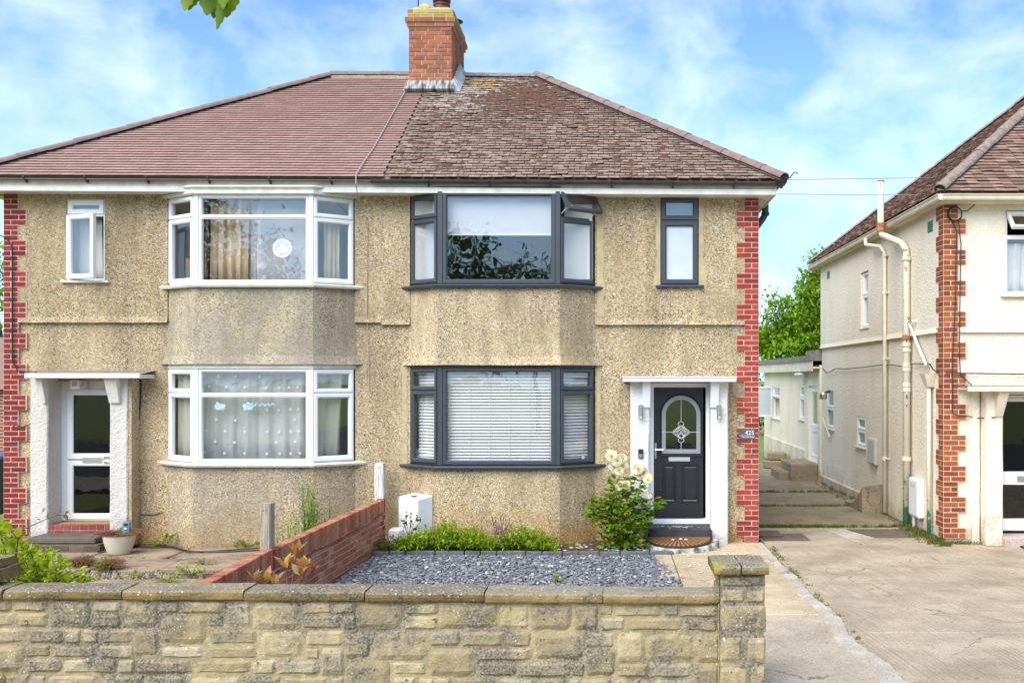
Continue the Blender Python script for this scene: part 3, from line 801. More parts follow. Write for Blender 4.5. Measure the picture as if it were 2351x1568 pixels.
# its lower casement stands open, hinged on the left
ah = rad(20)
uo, uw = WIN_L[0] + .025, WIN_L[1] - WIN_L[0] - .05
frc = Fr((uo, YF - .04), (uo + uw * math.cos(ah), YF - .04 - uw * math.sin(ah)))
s_ = sash(wl, frc, 0, uw, WIN_L[2] + .02, gz(496, YF), M_WHITE, .07, -.03, .03, None); s_['label'] = 'lower casement standing open'
mb = MB(); mb.fbox(FF, WIN_L[1] - .16, WIN_L[1] - .035, -.2, -.19, WIN_L[2] + .03, gz(500, YF)); mb.build('dark_gap_sheet', M_BLACK, wl)  # black sheet added for the shaded gap beside the open casement
wr = flat_window(HR, FF, WIN_R[0], WIN_R[1], WIN_R[2] + .01, WIN_R[3], gz(508, YF), M_DARK, .025, M_DARK, wd=.065)
sash(wr, FF, WIN_R[0] + .02, WIN_R[1] - .02, WIN_R[2] + .03, gz(508, YF) - .01, M_DARK, .068, -.025, .045, M_FROST)
# mastic and pale cement round the right house's small window
mb = MB()
for a, b in ((WIN_R[0] - .06, WIN_R[0] - .002), (WIN_R[1] + .002, WIN_R[1] + .075)):
    n_ = 24
    pv = None
    for k in range(n_ + 1):
        z = WIN_R[2] - .0 + (WIN_R[3] - WIN_R[2]) * k / n_
        e = .03 * mnoise.noise(Vector((z * 7, a, 3))) + .06 * max(0, 1 - k / 5)
        p0, p1 = (a - e, b) if a < WIN_R[0] else (a, b + e)
        c_ = [mb.V(FF.pt(p0, .0335, z)), mb.V(FF.pt(p1, .0335, z))]
        if pv: mb.face((pv[0], pv[1], c_[1], c_[0]))
        pv = c_
mb.build('cement_fillet', M_CEMENT, HR)
# ---- eaves: fascia, soffit, gutter
ZF0, ZF1 = 5.05, 5.21
def prism_x(mb, x0, x1, prof, ends=True):
    """extrude a (y,z) profile along x with the settlement slope"""
    A = [mb.V((x0, y, z + SH(x0))) for y, z in prof]; B = [mb.V((x1, y, z + SH(x1))) for y, z in prof]
    n_ = len(prof)
    for k in range(n_):
        j = (k + 1) % n_
        mb.face((A[k], A[j], B[j], B[k]))
    if ends: mb.face(A[::-1]); mb.face(B)
for root, x0, x1 in ((HL, -9.05, XP), (HR, XP, 2.37)):
    mb = MB()
    prism_x(mb, x0, x1, [(14.19, ZF0), (14.19, ZF0 + .075), (14.215, ZF0 + .085), (14.215, ZF1), (14.26, ZF1), (14.26, ZF0)])
    if root is HR: mb.box(x1 + .001, x1 + .022, 14.192, 21.5, ZF0 + SH(x1) + .002, ZF1 + SH(x1))
    else: mb.box(x0 - .022, x0 - .001, 14.192, 21.5, ZF0 + SH(x0) + .002, ZF1 + SH(x0))
    mb.build('fascia', M_WHITEPAINT, root)
    mb = MB()
    prism_x(mb, x0, x1, [(14.261, ZF0 + .012), (YF + .04, ZF0 + .012), (YF + .04, ZF0 + .03), (14.261, ZF0 + .03)])
    e0, e1 = (x0, XL - .001) if root is HL else (XR + .001, x1)
    for k in range(3):
        d_ = (e1 - e0) / 3
        mb.box(e0 + d_*k + .004, e0 + d_*(k+1) - .004, YF + .041, 21.4, ZF0 + .012 + SH(x1), ZF0 + .03 + SH(x1))
    mb.build('soffit', M_WHITEPAINT, root)
    mb = MB()
    r_ = .052 if root is HR else .045
    n_ = 10
    yc, zc_ = 14.185 - r_, 5.225 + (.02 if root is HL else -.005)
    prof = [(yc + r_ * math.cos(math.pi + math.pi * k / n_), zc_ + r_ * math.sin(math.pi + math.pi * k / n_)) for k in range(n_ + 1)]
    inner = [(yc + (r_ - .006) * math.cos(2 * math.pi - math.pi * k / n_), zc_ + (r_ - .006) * math.sin(2 * math.pi - math.pi * k / n_)) for k in range(n_ + 1)]
    prism_x(mb, x0 - .06, x1 + .09, prof + inner)
    g_ = mb.build('gutter', M_BLACK if root is HL else M_GUTTER, root)
    xs_ = [x0 + .75 + k * .87 for k in range(int((x1 - x0) / .87))]
    for x in xs_:
        mb = MB()
        prism_x(mb, x - .014, x + .014, [(14.189, zc_ - .085), (14.189, zc_), (yc - r_ - .006, zc_ + .004), (yc - r_ - .006, zc_ - .02), (yc - r_ * .6, zc_ - r_ * .85 - .006), (yc, zc_ - r_ - .008)])
        mb.build('bracket', M_BLACK, g_)
# corner of the gutter and the swan neck behind it
mb = MB(); mb.tube([(2.42, 14.13, 5.12), (2.46, 14.13, 5.19)], .05, 10); mb.tube([(2.43, 14.14, 5.19), (2.45, 21.4, 5.19)], .05, 10)
mb.build('side_gutter', M_GUTTER, HR)
mb = MB(); mb.tube([W(1757, 452, 15.4), W(1757, 492, 15.4), W(1753, 500, 15.4), W(1738, 520, 15.35), W(1726, 533, 15.3), W(1724, 560, 15.3), W(1724, 1235, 15.3)], .052, 10)
mb.tube([W(1757, 488, 15.4), W(1757, 495, 15.4)], .062, 10)
mb.build('downpipe', M_GUTTER, HR)
# ================================================================ roof
YE, ZE, YRG, ZRG = 14.10, 5.235, 17.9, 7.805
XEL, XER, XRL, XRR, XJ = -9.15, 2.45, -4.99, -1.285, -3.19
PITCH = math.atan2(ZRG - ZE, YRG - YE)
SL = math.hypot(ZRG - ZE, YRG - YE)
cp, sp = math.cos(PITCH), math.sin(PITCH)
def RP(x, s, w=0.0):
    """point on the front slope: s metres up from the eaves, w above it"""
    return Vector((x, YE + s * cp - w * sp, ZE + s * sp + w * cp + SH(x)))
YB = 2 * YRG - YE
def deck(root, left):
    mb = MB()
    d = Vector((0, 0, -.03))
    if left:
        pts = dict(e0=(XEL, YE), e1=(XJ, YE), r0=(XRL, YRG), r1=(XJ, YRG), b0=(XEL, YB), b1=(XJ, YB))
    else:
        pts = dict(e0=(XJ, YE), e1=(XER, YE), r0=(XJ, YRG), r1=(XRR, YRG), b0=(XJ, YB), b1=(XER, YB))
    P = {k: mb.V(Vector((x, y, (ZRG if k[0] == 'r' else ZE) + SH(x))) + d) for k, (x, y) in pts.items()}
    mb.face((P['e0'], P['e1'], P['r1'], P['r0']))
    mb.face((P['b1'], P['b0'], P['r0'], P['r1']))
    if left: mb.face((P['b0'], P['e0'], P['r0']))
    else: mb.face((P['e1'], P['b1'], P['r1']))
    mb.face((P['e1'], P['e0'], P['b0'], P['b1']))
    return mb.build('roof', M_TILE_NEW if left else M_TILE_OLD, root)
ROOF_L, ROOF_R = deck(HL, True), deck(HR, False)
TW, GA = .165, SL / 46
def tile_verts(w, jit):
    h = w / 2
    t = .011
    return [(-h, 0, .027), (h, 0, .027 + jit), (h, .118, .002), (-h, .118, .002), (-h, 0, .027 + t), (h, 0, .027 + t + jit), (h, .118, .002 + t), (-h, .118, .002 + t)]
BOXF = ((0,3,2,1),(4,5,6,7),(0,1,5,4),(1,2,6,5),(2,3,7,6),(3,0,4,7))
def tile_shape(w, jit=0.0, mat=None):
    k = ('t', round(w, 3), round(jit, 4), mat.name)
    if k not in _cache:
        mb = MB(); mb.hexa(tile_verts(w, jit)); _cache[k] = mb.mesh('tile', mat)
    return _cache[k]
def lay(root, x_lo, x_hi, mat, gap, jig, big=300, skip=None):
    """courses of plain tiles; the nearest ones are single pieces, the rest one joined part"""
    cnt, stuff = 0, MB()
    for i in range(46):
        s = i * GA + .0
        lo, hi = x_lo(s), x_hi(s)
        off = (i % 2) * TW / 2 + (rnd.uniform(-.012, .012) if jig else 0)
        x = math.floor((lo - .3) / TW) * TW + off
        sag = 0
        while x < hi:
            a, b = max(x, lo), min(x + TW, hi)
            x += TW
            if b - a < .05: continue
            c, w = (a + b) / 2, b - a - gap - (rnd.uniform(0, .004) if jig else 0)
            if skip and skip(c, s): continue
            wv = .010 * mnoise.noise(Vector((c * 1.2, s * 1.3, 2))) if jig else .004 * mnoise.noise(Vector((c * .8, s, 5)))
            ds = (rnd.gauss(0, .006) if jig else rnd.gauss(0, .0015)) + wv
            lift = abs(rnd.gauss(0, .004)) if jig else 0.0
            jit = rnd.gauss(0, .004) if jig else 0
            p = RP(c, s + ds, lift)
            if cnt < big:
                o = bpy.data.objects.new('roof_tile', tile_shape(round(w / .02) * .02 if w < .14 else round(w, 3), round(jit / .003) * .003, mat))
                put(o, p, root); o.rotation_euler = (PITCH, 0, rnd.gauss(0, .012) if jig else 0)
                cnt += 1
            else:
                stuff.cr = rnd.random()
                stuff.hexa([p + Vector((vx, vy * cp - vz * sp, vy * sp + vz * cp)) for vx, vy, vz in tile_verts(w, jit)])
    o = stuff.build('roof_tiles', mat, root, attr=True)
    o['kind'] = 'stuff'
xl_f = lambda s: XEL + (XRL - XEL) * s / SL
xr_f = lambda s: XER + (XRR - XER) * s / SL
chim_skip = lambda x, s: -3.47 < x < -2.70 and s > 3.72
lay(ROOF_L, xl_f, lambda s: XJ - .002, M_TILE_NEW, .002, False, skip=chim_skip)
lay(ROOF_R, lambda s: XJ + .0, xr_f, M_TILE_OLD, .007, True, skip=chim_skip)
# hip and ridge tiles
def half_round(l, r0, r1, mat, flat=0.75):
    k = ('hr', round(l, 3), r0, r1, mat.name)
    if k not in _cache:
        mb = MB()
        n_ = 8
        R_ = []
        for x, r in ((0, r0), (l, r1)):
            for rr in (r, r - .018):
                R_.append([mb.V((x, rr * math.cos(math.pi * j / n_), rr * flat * math.sin(math.pi * j / n_))) for j in range(n_ + 1)])
        o0, i0, o1, i1 = R_
        for j in range(n_):
            mb.face((o0[j], o1[j], o1[j+1], o0[j+1])); mb.face((i0[j+1], i1[j+1], i1[j], i0[j]))
            mb.face((o0[j+1], i0[j+1], i0[j], o0[j])); mb.face((o1[j], i1[j], i1[j+1], o1[j+1]))
        _cache[k] = mb.mesh('ridge_tile', mat)
    return _cache[k]
def run_ridge(root, a, b, n_, mat, r=.115, name='ridge_tile', mortar=None):
    a, b = Vector(a), Vector(b)
    d = (b - a); l = d.length / n_
    dn = d.normalized()
    z = Vector((0, 0, 1)); y = z.cross(dn).normalized(); z2 = dn.cross(y)
    rot = Matrix((dn, y, z2)).transposed().to_euler()
    for k in range(n_):
        o = bpy.data.objects.new(name, half_round(l + .03, r + .006, r - .006, mat))
        put(o, a + d * (k / n_) + Vector((0, 0, rnd.gauss(0, .003))), root); o.rotation_euler = rot
    if mortar:
        mb = MB(); mb.tube([a - z2 * .035, b - z2 * .035], r * .86, 8); mb.build('ridge_bedding', mortar, root)
run_ridge(ROOF_L, RP(XEL - .06, -.03, .03), RP(XRL, SL, .03), 15, M_RIDGE, .095, mortar=M_BLACK)
run_ridge(ROOF_L, RP(XRL, SL, .02), RP(-3.47, SL, .02), 5, M_RIDGE, mortar=M_STRIP)
run_ridge(ROOF_R, RP(XER + .03, -.02, .04), RP(XRR, SL, .04), 15, M_RIDGE, .105, mortar=M_BLACK)
run_ridge(ROOF_R, RP(-2.69, SL, .0), RP(XRR, SL, .0), 4, M_RIDGE_OLD, mortar=M_BLACK)
mb = MB(); mb.tube([RP(XER + .10, -.05, .06), RP(XER + .13, -.06, .12), RP(XER + .15, -.06, .15), RP(XER + .19, -.06, .15), RP(XER + .2, -.06, .12)], .008, 6); mb.build('hip_iron', M_BLACK, ROOF_R)
# moss cushions on the old slope
mb = MB()
for _ in range(620):
    if rnd.random() < .62:
        x, s = rnd.gauss(-1.4, .55), rnd.gauss(3.45, .62)
    else:
        x, s = rnd.uniform(-3.1, 2.1), rnd.uniform(.05, 3.6)
    if not (XJ < x < xr_f(s) - .1) or s < 0 or s > SL - .15 or chim_skip(x, s): continue
    s = round(s / GA) * GA + rnd.uniform(-.01, .02)
    r = rnd.uniform(.022, .06)
    c = RP(x, s, .03)
    top = mb.V(RP(x, s, .03 + r * .75))
    rg = [mb.V(c + Vector((math.cos(a) * r * rnd.uniform(.8, 1.9), math.sin(a) * r * cp * .8, math.sin(a) * r * sp * .8))) for a in [2*math.pi*k/7 for k in range(7)]]
    for k in range(7): mb.face((rg[k], rg[(k+1) % 7], top))
o = mb.build('moss', M_MOSS, ROOF_R, smooth=True); o['kind'] = 'stuff'
# ================================================================ chimney
CX0, CX1, CY0, CY1 = gx(938, 17.2), gx(1037.7, 17.2), 17.2, 18.6
Z0, ZC = 7.0, 8.47
mb = MB(); mb.box(CX0 + .005, CX1 - .005, CY0 + .005, CY1 - .005, Z0, ZC + .01)
mb.box(CX0 - .028, CX1 + .028, CY0 - .028, CY1 + .028, ZC + .011, ZC + .08)
mb.box(CX0 - .058, CX1 + .058, CY0 - .058, CY1 + .058, ZC + .081, ZC + .155)
mb.box(CX0 - .02, CX1 + .02, CY0 - .02, CY1 + .02, ZC + .156, ZC + .305)
CH = mb.build('chimney', M_MORTAR_B, HR)
frF, frS = Fr((CX0, CY0), (CX1, CY0)), Fr((CX1, CY0), (CX1, CY1))
def courses(fr, L, v0, n, pats, w=.006, mat=M_BRICK_C):
    for i in range(n):
        u, p = 0.0, pats[i % len(pats)]
        k = 0
        while u < L - .02:
            l = min(p[k % len(p)] if k < len(p) else .225, L - u)
            if L - u - l < .05: l = L - u
            piece('brick', brick_mesh(round(l - .012, 2), .03, .062, mat, .004), fr, u + l / 2, w + rnd.uniform(-.002, .003), v0 + i * .0722 + .005, CH)
            u += l; k += 1
Wc = CX1 - CX0
courses(frF, Wc, ZC - 13 * .0722, 13, [(.11, .225, .225), (.225, .225, .225), (.06, .225, .225, .11)])
courses(frS, CY1 - CY0, ZC - 20 * .0722, 20, [(.11,), (.225,), (.17,)])
for e, v in ((.028, ZC + .012), (.058, ZC + .084)):
    f2 = Fr((CX0 - e, CY0 - e), (CX1 + e, CY0 - e)); f3 = Fr((CX1 + e, CY0 - e), (CX1 + e, CY1 + e))
    courses(f2, Wc + 2 * e, v, 1, [(.15, .34)]); courses(f3, CY1 - CY0 + 2 * e, v, 1, [(.2,)])
M_LICHEN = brickmat('lichen covered brick', (0.30, 0.20, 0.06), (0.42, 0.30, 0.07), (0.50, 0.40, 0.16), scuff=.3)
f2 = Fr((CX0 - .02, CY0 - .02), (CX1 + .02, CY0 - .02)); f3 = Fr((CX1 + .02, CY0 - .02), (CX1 + .02, CY1 + .02))
courses(f2, Wc + .04, ZC + .158, 2, [(.22,), (.11,)], mat=M_LICHEN); courses(f3, 1.44, ZC + .158, 2, [(.22,), (.11,)], mat=M_LICHEN)
mb = MB()
zt = ZC + .306
mb.hexa([(CX0, CY0, zt), (CX1, CY0, zt), (CX1, CY1, zt), (CX0, CY1, zt), (CX0 + .12, CY0 + .15, zt + .09), (CX1 - .1, CY0 + .15, zt + .09), (CX1 - .1, CY1 - .1, zt + .09), (CX0 + .12, CY1 - .1, zt + .09)])
mb.lathe([(.17, 0), (.15, .07), (.10, .12), (.02, .13)], (CX0 + .27, CY0 + .17, zt), 12)
mb.build('flaunching', plain('lichened mortar', (0.46, 0.36, 0.13), .95, .4, 12, .6), CH)
M_POT = plain('oxblood chimney pot', (0.13, 0.035, 0.03), .6, .3, 8)
px_ = gx(1013, 17.45)
mb = MB(); mb.lathe([(.15, .0), (.14, .05), (.135, .13), (.15, .135), (.15, .155), (.12, .17), (.12, .19), (.155, .2), (.16, .235), (.13, .245)], (px_, 17.5, zt + .03), 20); mb.build('chimney_pot', M_POT, CH)
mb = MB(); mb.lathe([(.13, .0), (.12, .10), (.13, .11), (.05, .13), (.05, .15), (.19, .17), (.03, .21)], (gx(1046, 18.2) - .06, 18.25, zt - .01), 20); mb.build('chimney_pot', M_POT, CH)
# lead flashing and streaky apron at the foot of the stack
mb = MB()
mb.hexa([(CX0 - .04, CY0 - .012, 7.53), (CX1 + .02, CY0 - .012, 7.53), (CX1 + .02, CY0, 7.53), (CX0 - .04, CY0, 7.53)][:0] + [(CX0 - .05, CY0 - .16, 7.36), (CX1 + .05, CY0 - .16, 7.36), (CX1 + .05, CY0, 7.3), (CX0 - .05, CY0, 7.3), (CX0 - .03, CY0 - .014, 7.54), (CX1 + .03, CY0 - .014, 7.54), (CX1 + .03, CY0, 7.54), (CX0 - .03, CY0, 7.54)])
m, nt = new_mat('limewashed lead apron')
st = noi(nt, 3.0, 5, .65, pos(nt, (9, 1, 1.2)))
finish(nt, ramp(nt, st, [(.38, (.05, .045, .04)), (.52, (.30, .29, .28)), (.70, (.50, .50, .50))]), .7, st, .3)
mb.build('apron_flashing', m, CH)
mb = MB()
for k in range(7):
    s0, s1 = 3.72 + k * .14, 3.72 + (k + 1) * .14
    a, b = RP(CX1 + .015, s0, .035), RP(CX1 + .015, s1, .035)
    mb.hexa([a, RP(CX1 + .15, s0, .04), RP(CX1 + .15, s1, .04), b, a + Vector((0, 0, .22)), a + Vector((.012, 0, .22)), b + Vector((.012, 0, .17)), b + Vector((0, 0, .17))])
mb.build('side_flashing', M_LEAD, CH)
mb = MB()
mb.hexa([RP(CX0 - .10, 3.72, .03), RP(CX0 - .005, 3.72, .03), RP(CX0 - .005, SL, .03), RP(CX0 - .10, SL, .03), RP(CX0 - .06, 3.72, .07), RP(CX0 - .005, 3.72, .07), RP(CX0 - .005, SL, .07), RP(CX0 - .06, SL, .07)])
mb.build('side_flashing', M_LEAD, CH)
mb = MB()
c = Vector((CX0 + .13, CY0 + .2, zt + .1))
mb.tube([c, c + Vector((0, 0, .2))], .012, 6); mb.tube([c + Vector((-.06, 0, .18)), c + Vector((.12, 0, .24))], .012, 6); mb.tube([c + Vector((-.02, 0, .16)), c + Vector((.02, 0, .26))], .02, 6)
tag(mb.build('aerial_stub', M_BLACK), 'broken black aerial stub on top of the chimney', 'aerial')
# lead-grey cable running down the roof beside the chimney and over the gutter
mb = MB()
pts = [RP(CX0 - .03, 3.9, .06), RP(CX0 - .05, 3.0, .045), RP(CX0 - .06, 2.0, .045), RP(CX0 - .07, 1.0, .045), RP(CX0 - .10, .5, .05), RP(CX0 - .11, 0, .06), Vector((-3.575, 14.06, 5.15)), Vector((-3.58, 14.17, 5.0)), Vector((-3.52, 14.5, 4.7)), Vector((-3.53, 14.51, 3.3)), Vector((-3.5, 14.54, 2.2))]
mb.tube(pts, [.010]*7 + [.005]*(len(pts)-7), 6)
tag(mb.build('cable', plain('pale cable', (.36, .31, .27), .6)), 'pale aerial cable running down the roof between the two tile colours', 'cable')
# ================================================================ porches and doors
def fb(fr, u0, u1, w0, w1, v0, v1, name, mat, parent, bevel=0.0):
    mb = MB(); mb.fbox(fr, u0, u1, w0, w1, v0, v1)
    return mb.build(name, mat, parent, bevel=bevel)
def wob_pillar(name, x0, x1, y0, y1, z0, z1, mat, parent):
    """rendered pillar with slightly uneven, rounded arrises"""
    mb = MB()
    rings = []
    n_ = 18
    for i in range(n_ + 1):
        z = z0 + (z1 - z0) * i / n_
        j = lambda k: .007 * mnoise.noise(Vector((k * 3.1, z * 4, x0)))
        c = .018
        P = [(x0 + c, y0), (x1 - c, y0), (x1, y0 + c), (x1, y1), (x0, y1), (x0, y0 + c)]
        rings.append([mb.V((x + j(a), y + j(a + 9), z)) for a, (x, y) in enumerate(P)])
    for A, B in zip(rings, rings[1:]):
        for k in range(6):
            mb.face((A[k], A[(k+1) % 6], B[(k+1) % 6], B[k]))
    mb.face(rings[0][::-1]); mb.face(rings[-1])
    return mb.build(name, mat, parent)
# ---- left porch
YPL = 14.28
DL = (-8.07, -7.156)
wob_pillar('porch_pillar', gx(69, YPL), DL[0] + .014, YPL, 14.66, .0, 2.40, M_GREYCAST, HL)
wob_pillar('porch_pillar', DL[1] - .014, gx(293, YPL), YPL, 14.66, .0, 2.40, M_GREYCAST, HL)
mb = MB(); mb.box(gx(293, YPL) + .008, gx(293, YPL) + .05, YPL + .012, YF + .01, 0, 2.39); mb.build('porch_side', M_DASH, HL)
cx0, cx1 = gx(60, 14.08), gx(322, 14.08)
mb = MB()
mb.box(cx0, cx1, 14.06, YF - .001, 2.402, 2.43); mb.box(cx0 - .008, cx1 + .008, 14.045, 14.09, 2.405, 2.475); mb.box(cx0 + .01, cx1 - .01, 14.091, YF - .002, 2.431, 2.46)
mb.build('canopy', M_WHITEPAINT, HL, bevel=.006)
mb = MB()
for k in range(26):
    x = cx0 + (cx1 - cx0) * k / 25
    a = mb.V((x, 14.095, 2.462)); b = mb.V((x, 14.4, 2.50 + .006 * math.sin(k))); c = mb.V((x, YF, 2.515))
    if k: mb.face((pa, a, b, pb_)); mb.face((pb_, b, c, pc))
    pa, pb_, pc = a, b, c
mb.build('canopy_felt', plain('grey roofing felt', (.22, .19, .17), .95, .3, 30, .4), HL)
for x0, x1 in ((gx(87, 14.2), DL[0] + .006), (DL[1] - .03, gx(271, 14.2) - .0)):
    mb = MB()
    zt, zb = 2.40, gz(926, 14.25)
    mb.hexa([(x0 + .03, 14.24, zb), (x1, 14.24, zb), (x1, 14.6, zb), (x0 + .03, 14.6, zb), (x0, 14.13, zt), (x1, 14.13, zt), (x1, 14.6, zt), (x0, 14.6, zt)])
    mb.build('porch_bracket', M_WHITEPAINT, HL, bevel=.008)
# white upvc door with two dark panes
frD = Fr((DL[0], 14.64), (DL[1], 14.64))
wD = DL[1] - DL[0]
mb = MB(); mb.ring(frD, 0.0, wD, .31, 2.40, .10, -.06, .0, .012); mb.fbox(frD, .09, wD - .09, -.05, -.004, 2.22, 2.31)
dframe = mb.build('door_frame', M_WHITE, HL)
mb = MB()
u0, u1 = .105, wD - .03
d0, d1, dm0, dm1 = .335, 2.24, gz(1064, 14.64), gz(1046, 14.64)
mb.ring(frD, u0, u1, d0, dm0 + .05, .085, -.05, .022, .014)
mb.ring(frD, u0, u1, dm1 - .05, d1, .085, -.05, .024, .014)
door = mb.build('front_door', M_WHITE, HL)
pane(door, frD, u0 + .08, u1 - .08, d0 + .08, dm0 - .03, -.012, M_GLASS_DARK)
pane(door, frD, u0 + .08, u1 - .08, dm1 + .03, d1 - .08, -.012, M_GLASS_DARK)
fb(frD, u0 + .23, u0 + .52, .024, .034, gz(1062, 14.64), gz(1050, 14.64), 'letterbox', M_STEEL, door, .004)
mb = MB(); mb.tube([frD.pt(u0 + .57, .03, gz(1057, 14.64)), frD.pt(u0 + .57, .06, gz(1057, 14.64)), frD.pt(u0 + .69, .06, gz(1059, 14.64))], .014, 8)
mb.fbox(frD, u0 + .545, u0 + .66, .022, .032, gz(1064, 14.64), gz(1047, 14.64)); mb.build('door_handle', M_CHROME, door)
# alarm sounder on the door head, with a grid of dark holes
t = thing('alarm_box', W(175, 895, 14.40), 'small white alarm box with nine dark holes under the left porch canopy', 'alarm')
x0, x1, z0, z1 = gx(160, 14.36), gx(182, 14.36), gz(894, 14.36), gz(873, 14.36)
mb = MB(); mb.box(x0, x1, 14.36, 14.60, z0, z1); mb.build('case', M_WHITEPAINT, t, bevel=.008)
mb = MB()
for i in range(3):
    for j in range(3):
        mb.box(x0 + .038 + i * .024, x0 + .052 + i * .024, 14.358, 14.3595, z0 + .05 + j * .024, z0 + .064 + j * .024)
    for j in range(2):
        mb.box(x1 + .0005, x1 + .002, 14.42 + j * .03, 14.435 + j * .03, z0 + .05 + i * .024, z0 + .064 + i * .024)
mb.build('grille', M_BLACK, t)
# tiled step, then a grey slab step and a brick step
mb = MB(); x0, x1 = DL[0] - .02, DL[1] + .02
mb.box(x0, x1 - .0, 14.31, 14.62, .0, .297); st = mb.build('door_step', plain('pink grout', (.62, .42, .38), .9), HL)
M_QUARRY = brickmat('red quarry tile', (0.21, 0.045, 0.045), (0.27, 0.065, 0.06), (0.33, 0.10, 0.085), scuff=.2)
n_ = 8
for i in range(n_):
    a = x0 + (x1 - x0) * i / n_
    w_ = (x1 - x0) / n_
    mb = MB(); mb.box(a + .004, a + w_ - .004, 14.302, 14.42, .225, .302); mb.build('tile', M_QUARRY, st, bevel=.004)
    mb = MB(); mb.box(a + .004, a + w_ - .004, 14.304, 14.309, .155, .217); mb.build('tile', M_QUARRY, st)
    mb = MB(); mb.box(a + .004, a + w_ - .004, 14.428, 14.54, .290, .302); mb.build('tile', M_QUARRY, st)
M_STEPGREY = concrete('mossy grey step', (.15, .125, .09), 0, 0, (.055, .05, .03), .8, 3)
mb = MB(); mb.box(gx(62, 13.85), gx(219, 13.85), 13.84, 14.30, .105, .185); mb.build('door_step', M_STEPGREY, HL, bevel=.012)
mb = MB(); mb.box(gx(48, 13.75), gx(222, 13.75), 13.78, 14.29, -.05, .098); sb = mb.build('door_step', M_STEPGREY, HL)
M_DARKBRICK = brickmat('sooty step brick', (.07, .052, .035), (.11, .08, .055), (.15, .115, .08), scuff=.15)
for i in range(5):
    piece('brick', brick_mesh(.205, .03, .066, M_DARKBRICK), Fr((gx(48, 13.75), 13.78), (0, 13.78)), .11 + i * .217, .006, .015, sb)
tag((lambda mb: (mb.box(-7.93, -7.20, 14.33, 14.6, .303, .312), mb.build('doormat', plain('tan coir', (.33, .18, .065), .95, .3, 30, .6)))[1])(MB()), 'rectangular tan doormat on the red tiled step of the white door', 'doormat')
# ---- right porch
YPR = 14.30
pl0, pl1, pr0, pr1 = gx(1448, YPR), gx(1491, YPR), gx(1632, YPR), gx(1672, YPR)
wob_pillar('porch_pillar', pl0, pl1, YPR, 14.60, .0, 2.35, M_WHITECAST, HR)
wob_pillar('porch_pillar', pr0, pr1, YPR, 14.60, -.02, 2.35, M_WHITECAST, HR)
cx0, cx1 = gx(1431, 14.08), gx(1689, 14.08)
mb = MB()
mb.box(cx0, cx1, 14.07, YF - .001, 2.352, 2.375); mb.box(cx0 - .008, cx1 + .008, 14.05, 14.10, 2.355, 2.405); mb.box(cx0 - .016, cx1 + .016, 14.035, YF - .002, 2.406, 2.43)
mb.build('canopy', M_WHITE, HR, bevel=.006)
for x0, x1 in ((gx(1475, 14.22), pl1 + .012), (pr0 - .012, gx(1651, 14.22))):
    mb = MB()
    zt, zb = 2.352, gz(936, 14.27)
    mb.hexa([(x0, 14.265, zb), (x1, 14.265, zb), (x1, 14.5, zb), (x0, 14.5, zb), (x0, 14.17, zt), (x1, 14.17, zt), (x1, 14.5, zt), (x0, 14.5, zt)])
    mb.build('porch_bracket', M_WHITE, HR, bevel=.006)
YD = 14.52
frD = Fr((gx(1491, YD), YD), (gx(1631, YD), YD)); wD = frD.len
zb, ztp = gz(1200, YD), gz(879, YD)
mb = MB(); mb.ring(frD, 0, wD, zb, ztp, .066, -.06, .0, .01); mb.fbox(frD, -.02, wD + .02, -.05, .02, zb - .012, gz(1190, YD))
mb.build('door_frame', M_WHITE, HR)
u0, u1 = gx(1501, YD) - frD.o.x, gx(1614.5, YD) - frD.o.x
v0, v1 = gz(1187, YD), gz(889.5, YD)
# leaf with arched light: stiles and rails, arch cut by a fan of quads
xa, xb = gx(1519, YD) - frD.o.x, gx(1609, YD) - frD.o.x
ya, yb, ys = gz(1041, YD), gz(907.5, YD), gz(952, YD)
cxm, ra, rb = (xa + xb) / 2, (xb - xa) / 2, yb - ys
mb = MB()
wf_, wb_ = -.008, -.05
mb.fbox(frD, u0, u1, wb_, wf_, v0, ya)
def arch(o, n_=24):
    return [(xb + o, ya - o)] + [(cxm + (ra + o) * math.cos(math.pi * k / n_), ys + (rb + o) * math.sin(math.pi * k / n_)) for k in range(n_ + 1)] + [(xa - o, ya - o)]
A = arch(0)
out = []
for x, y in A:
    if y <= ys + 1e-6: out.append((u1 if x > cxm else u0, max(y, ya)))
    else:
        dx, dy = x - cxm, y - ys
        k = min(((u1 if dx > 0 else u0) - cxm) / dx if abs(dx) > 1e-6 else 1e9, (v1 - ys) / dy if dy > 1e-6 else 1e9)
        out.append((cxm + dx * k, ys + dy * k))
pts = [(mb.V(frD.pt(x, wf_, y)), mb.V(frD.pt(p, wf_, q)), mb.V(frD.pt(x, wb_, y))) for (x, y), (p, q) in zip(A, out)]
for a, b in zip(pts, pts[1:]):
    mb.face((a[0], a[1], b[1], b[0])); mb.face((a[2], a[0], b[0], b[2]))
mb.poly([frD.pt(u0, wf_, v1), frD.pt(cxm + (u0 - cxm), wf_, ys + (v1 - ys) * .0 + (v1 - ys)), frD.pt(out[13][0], wf_, v1), frD.pt(u0, wf_, v1 - .0001)])
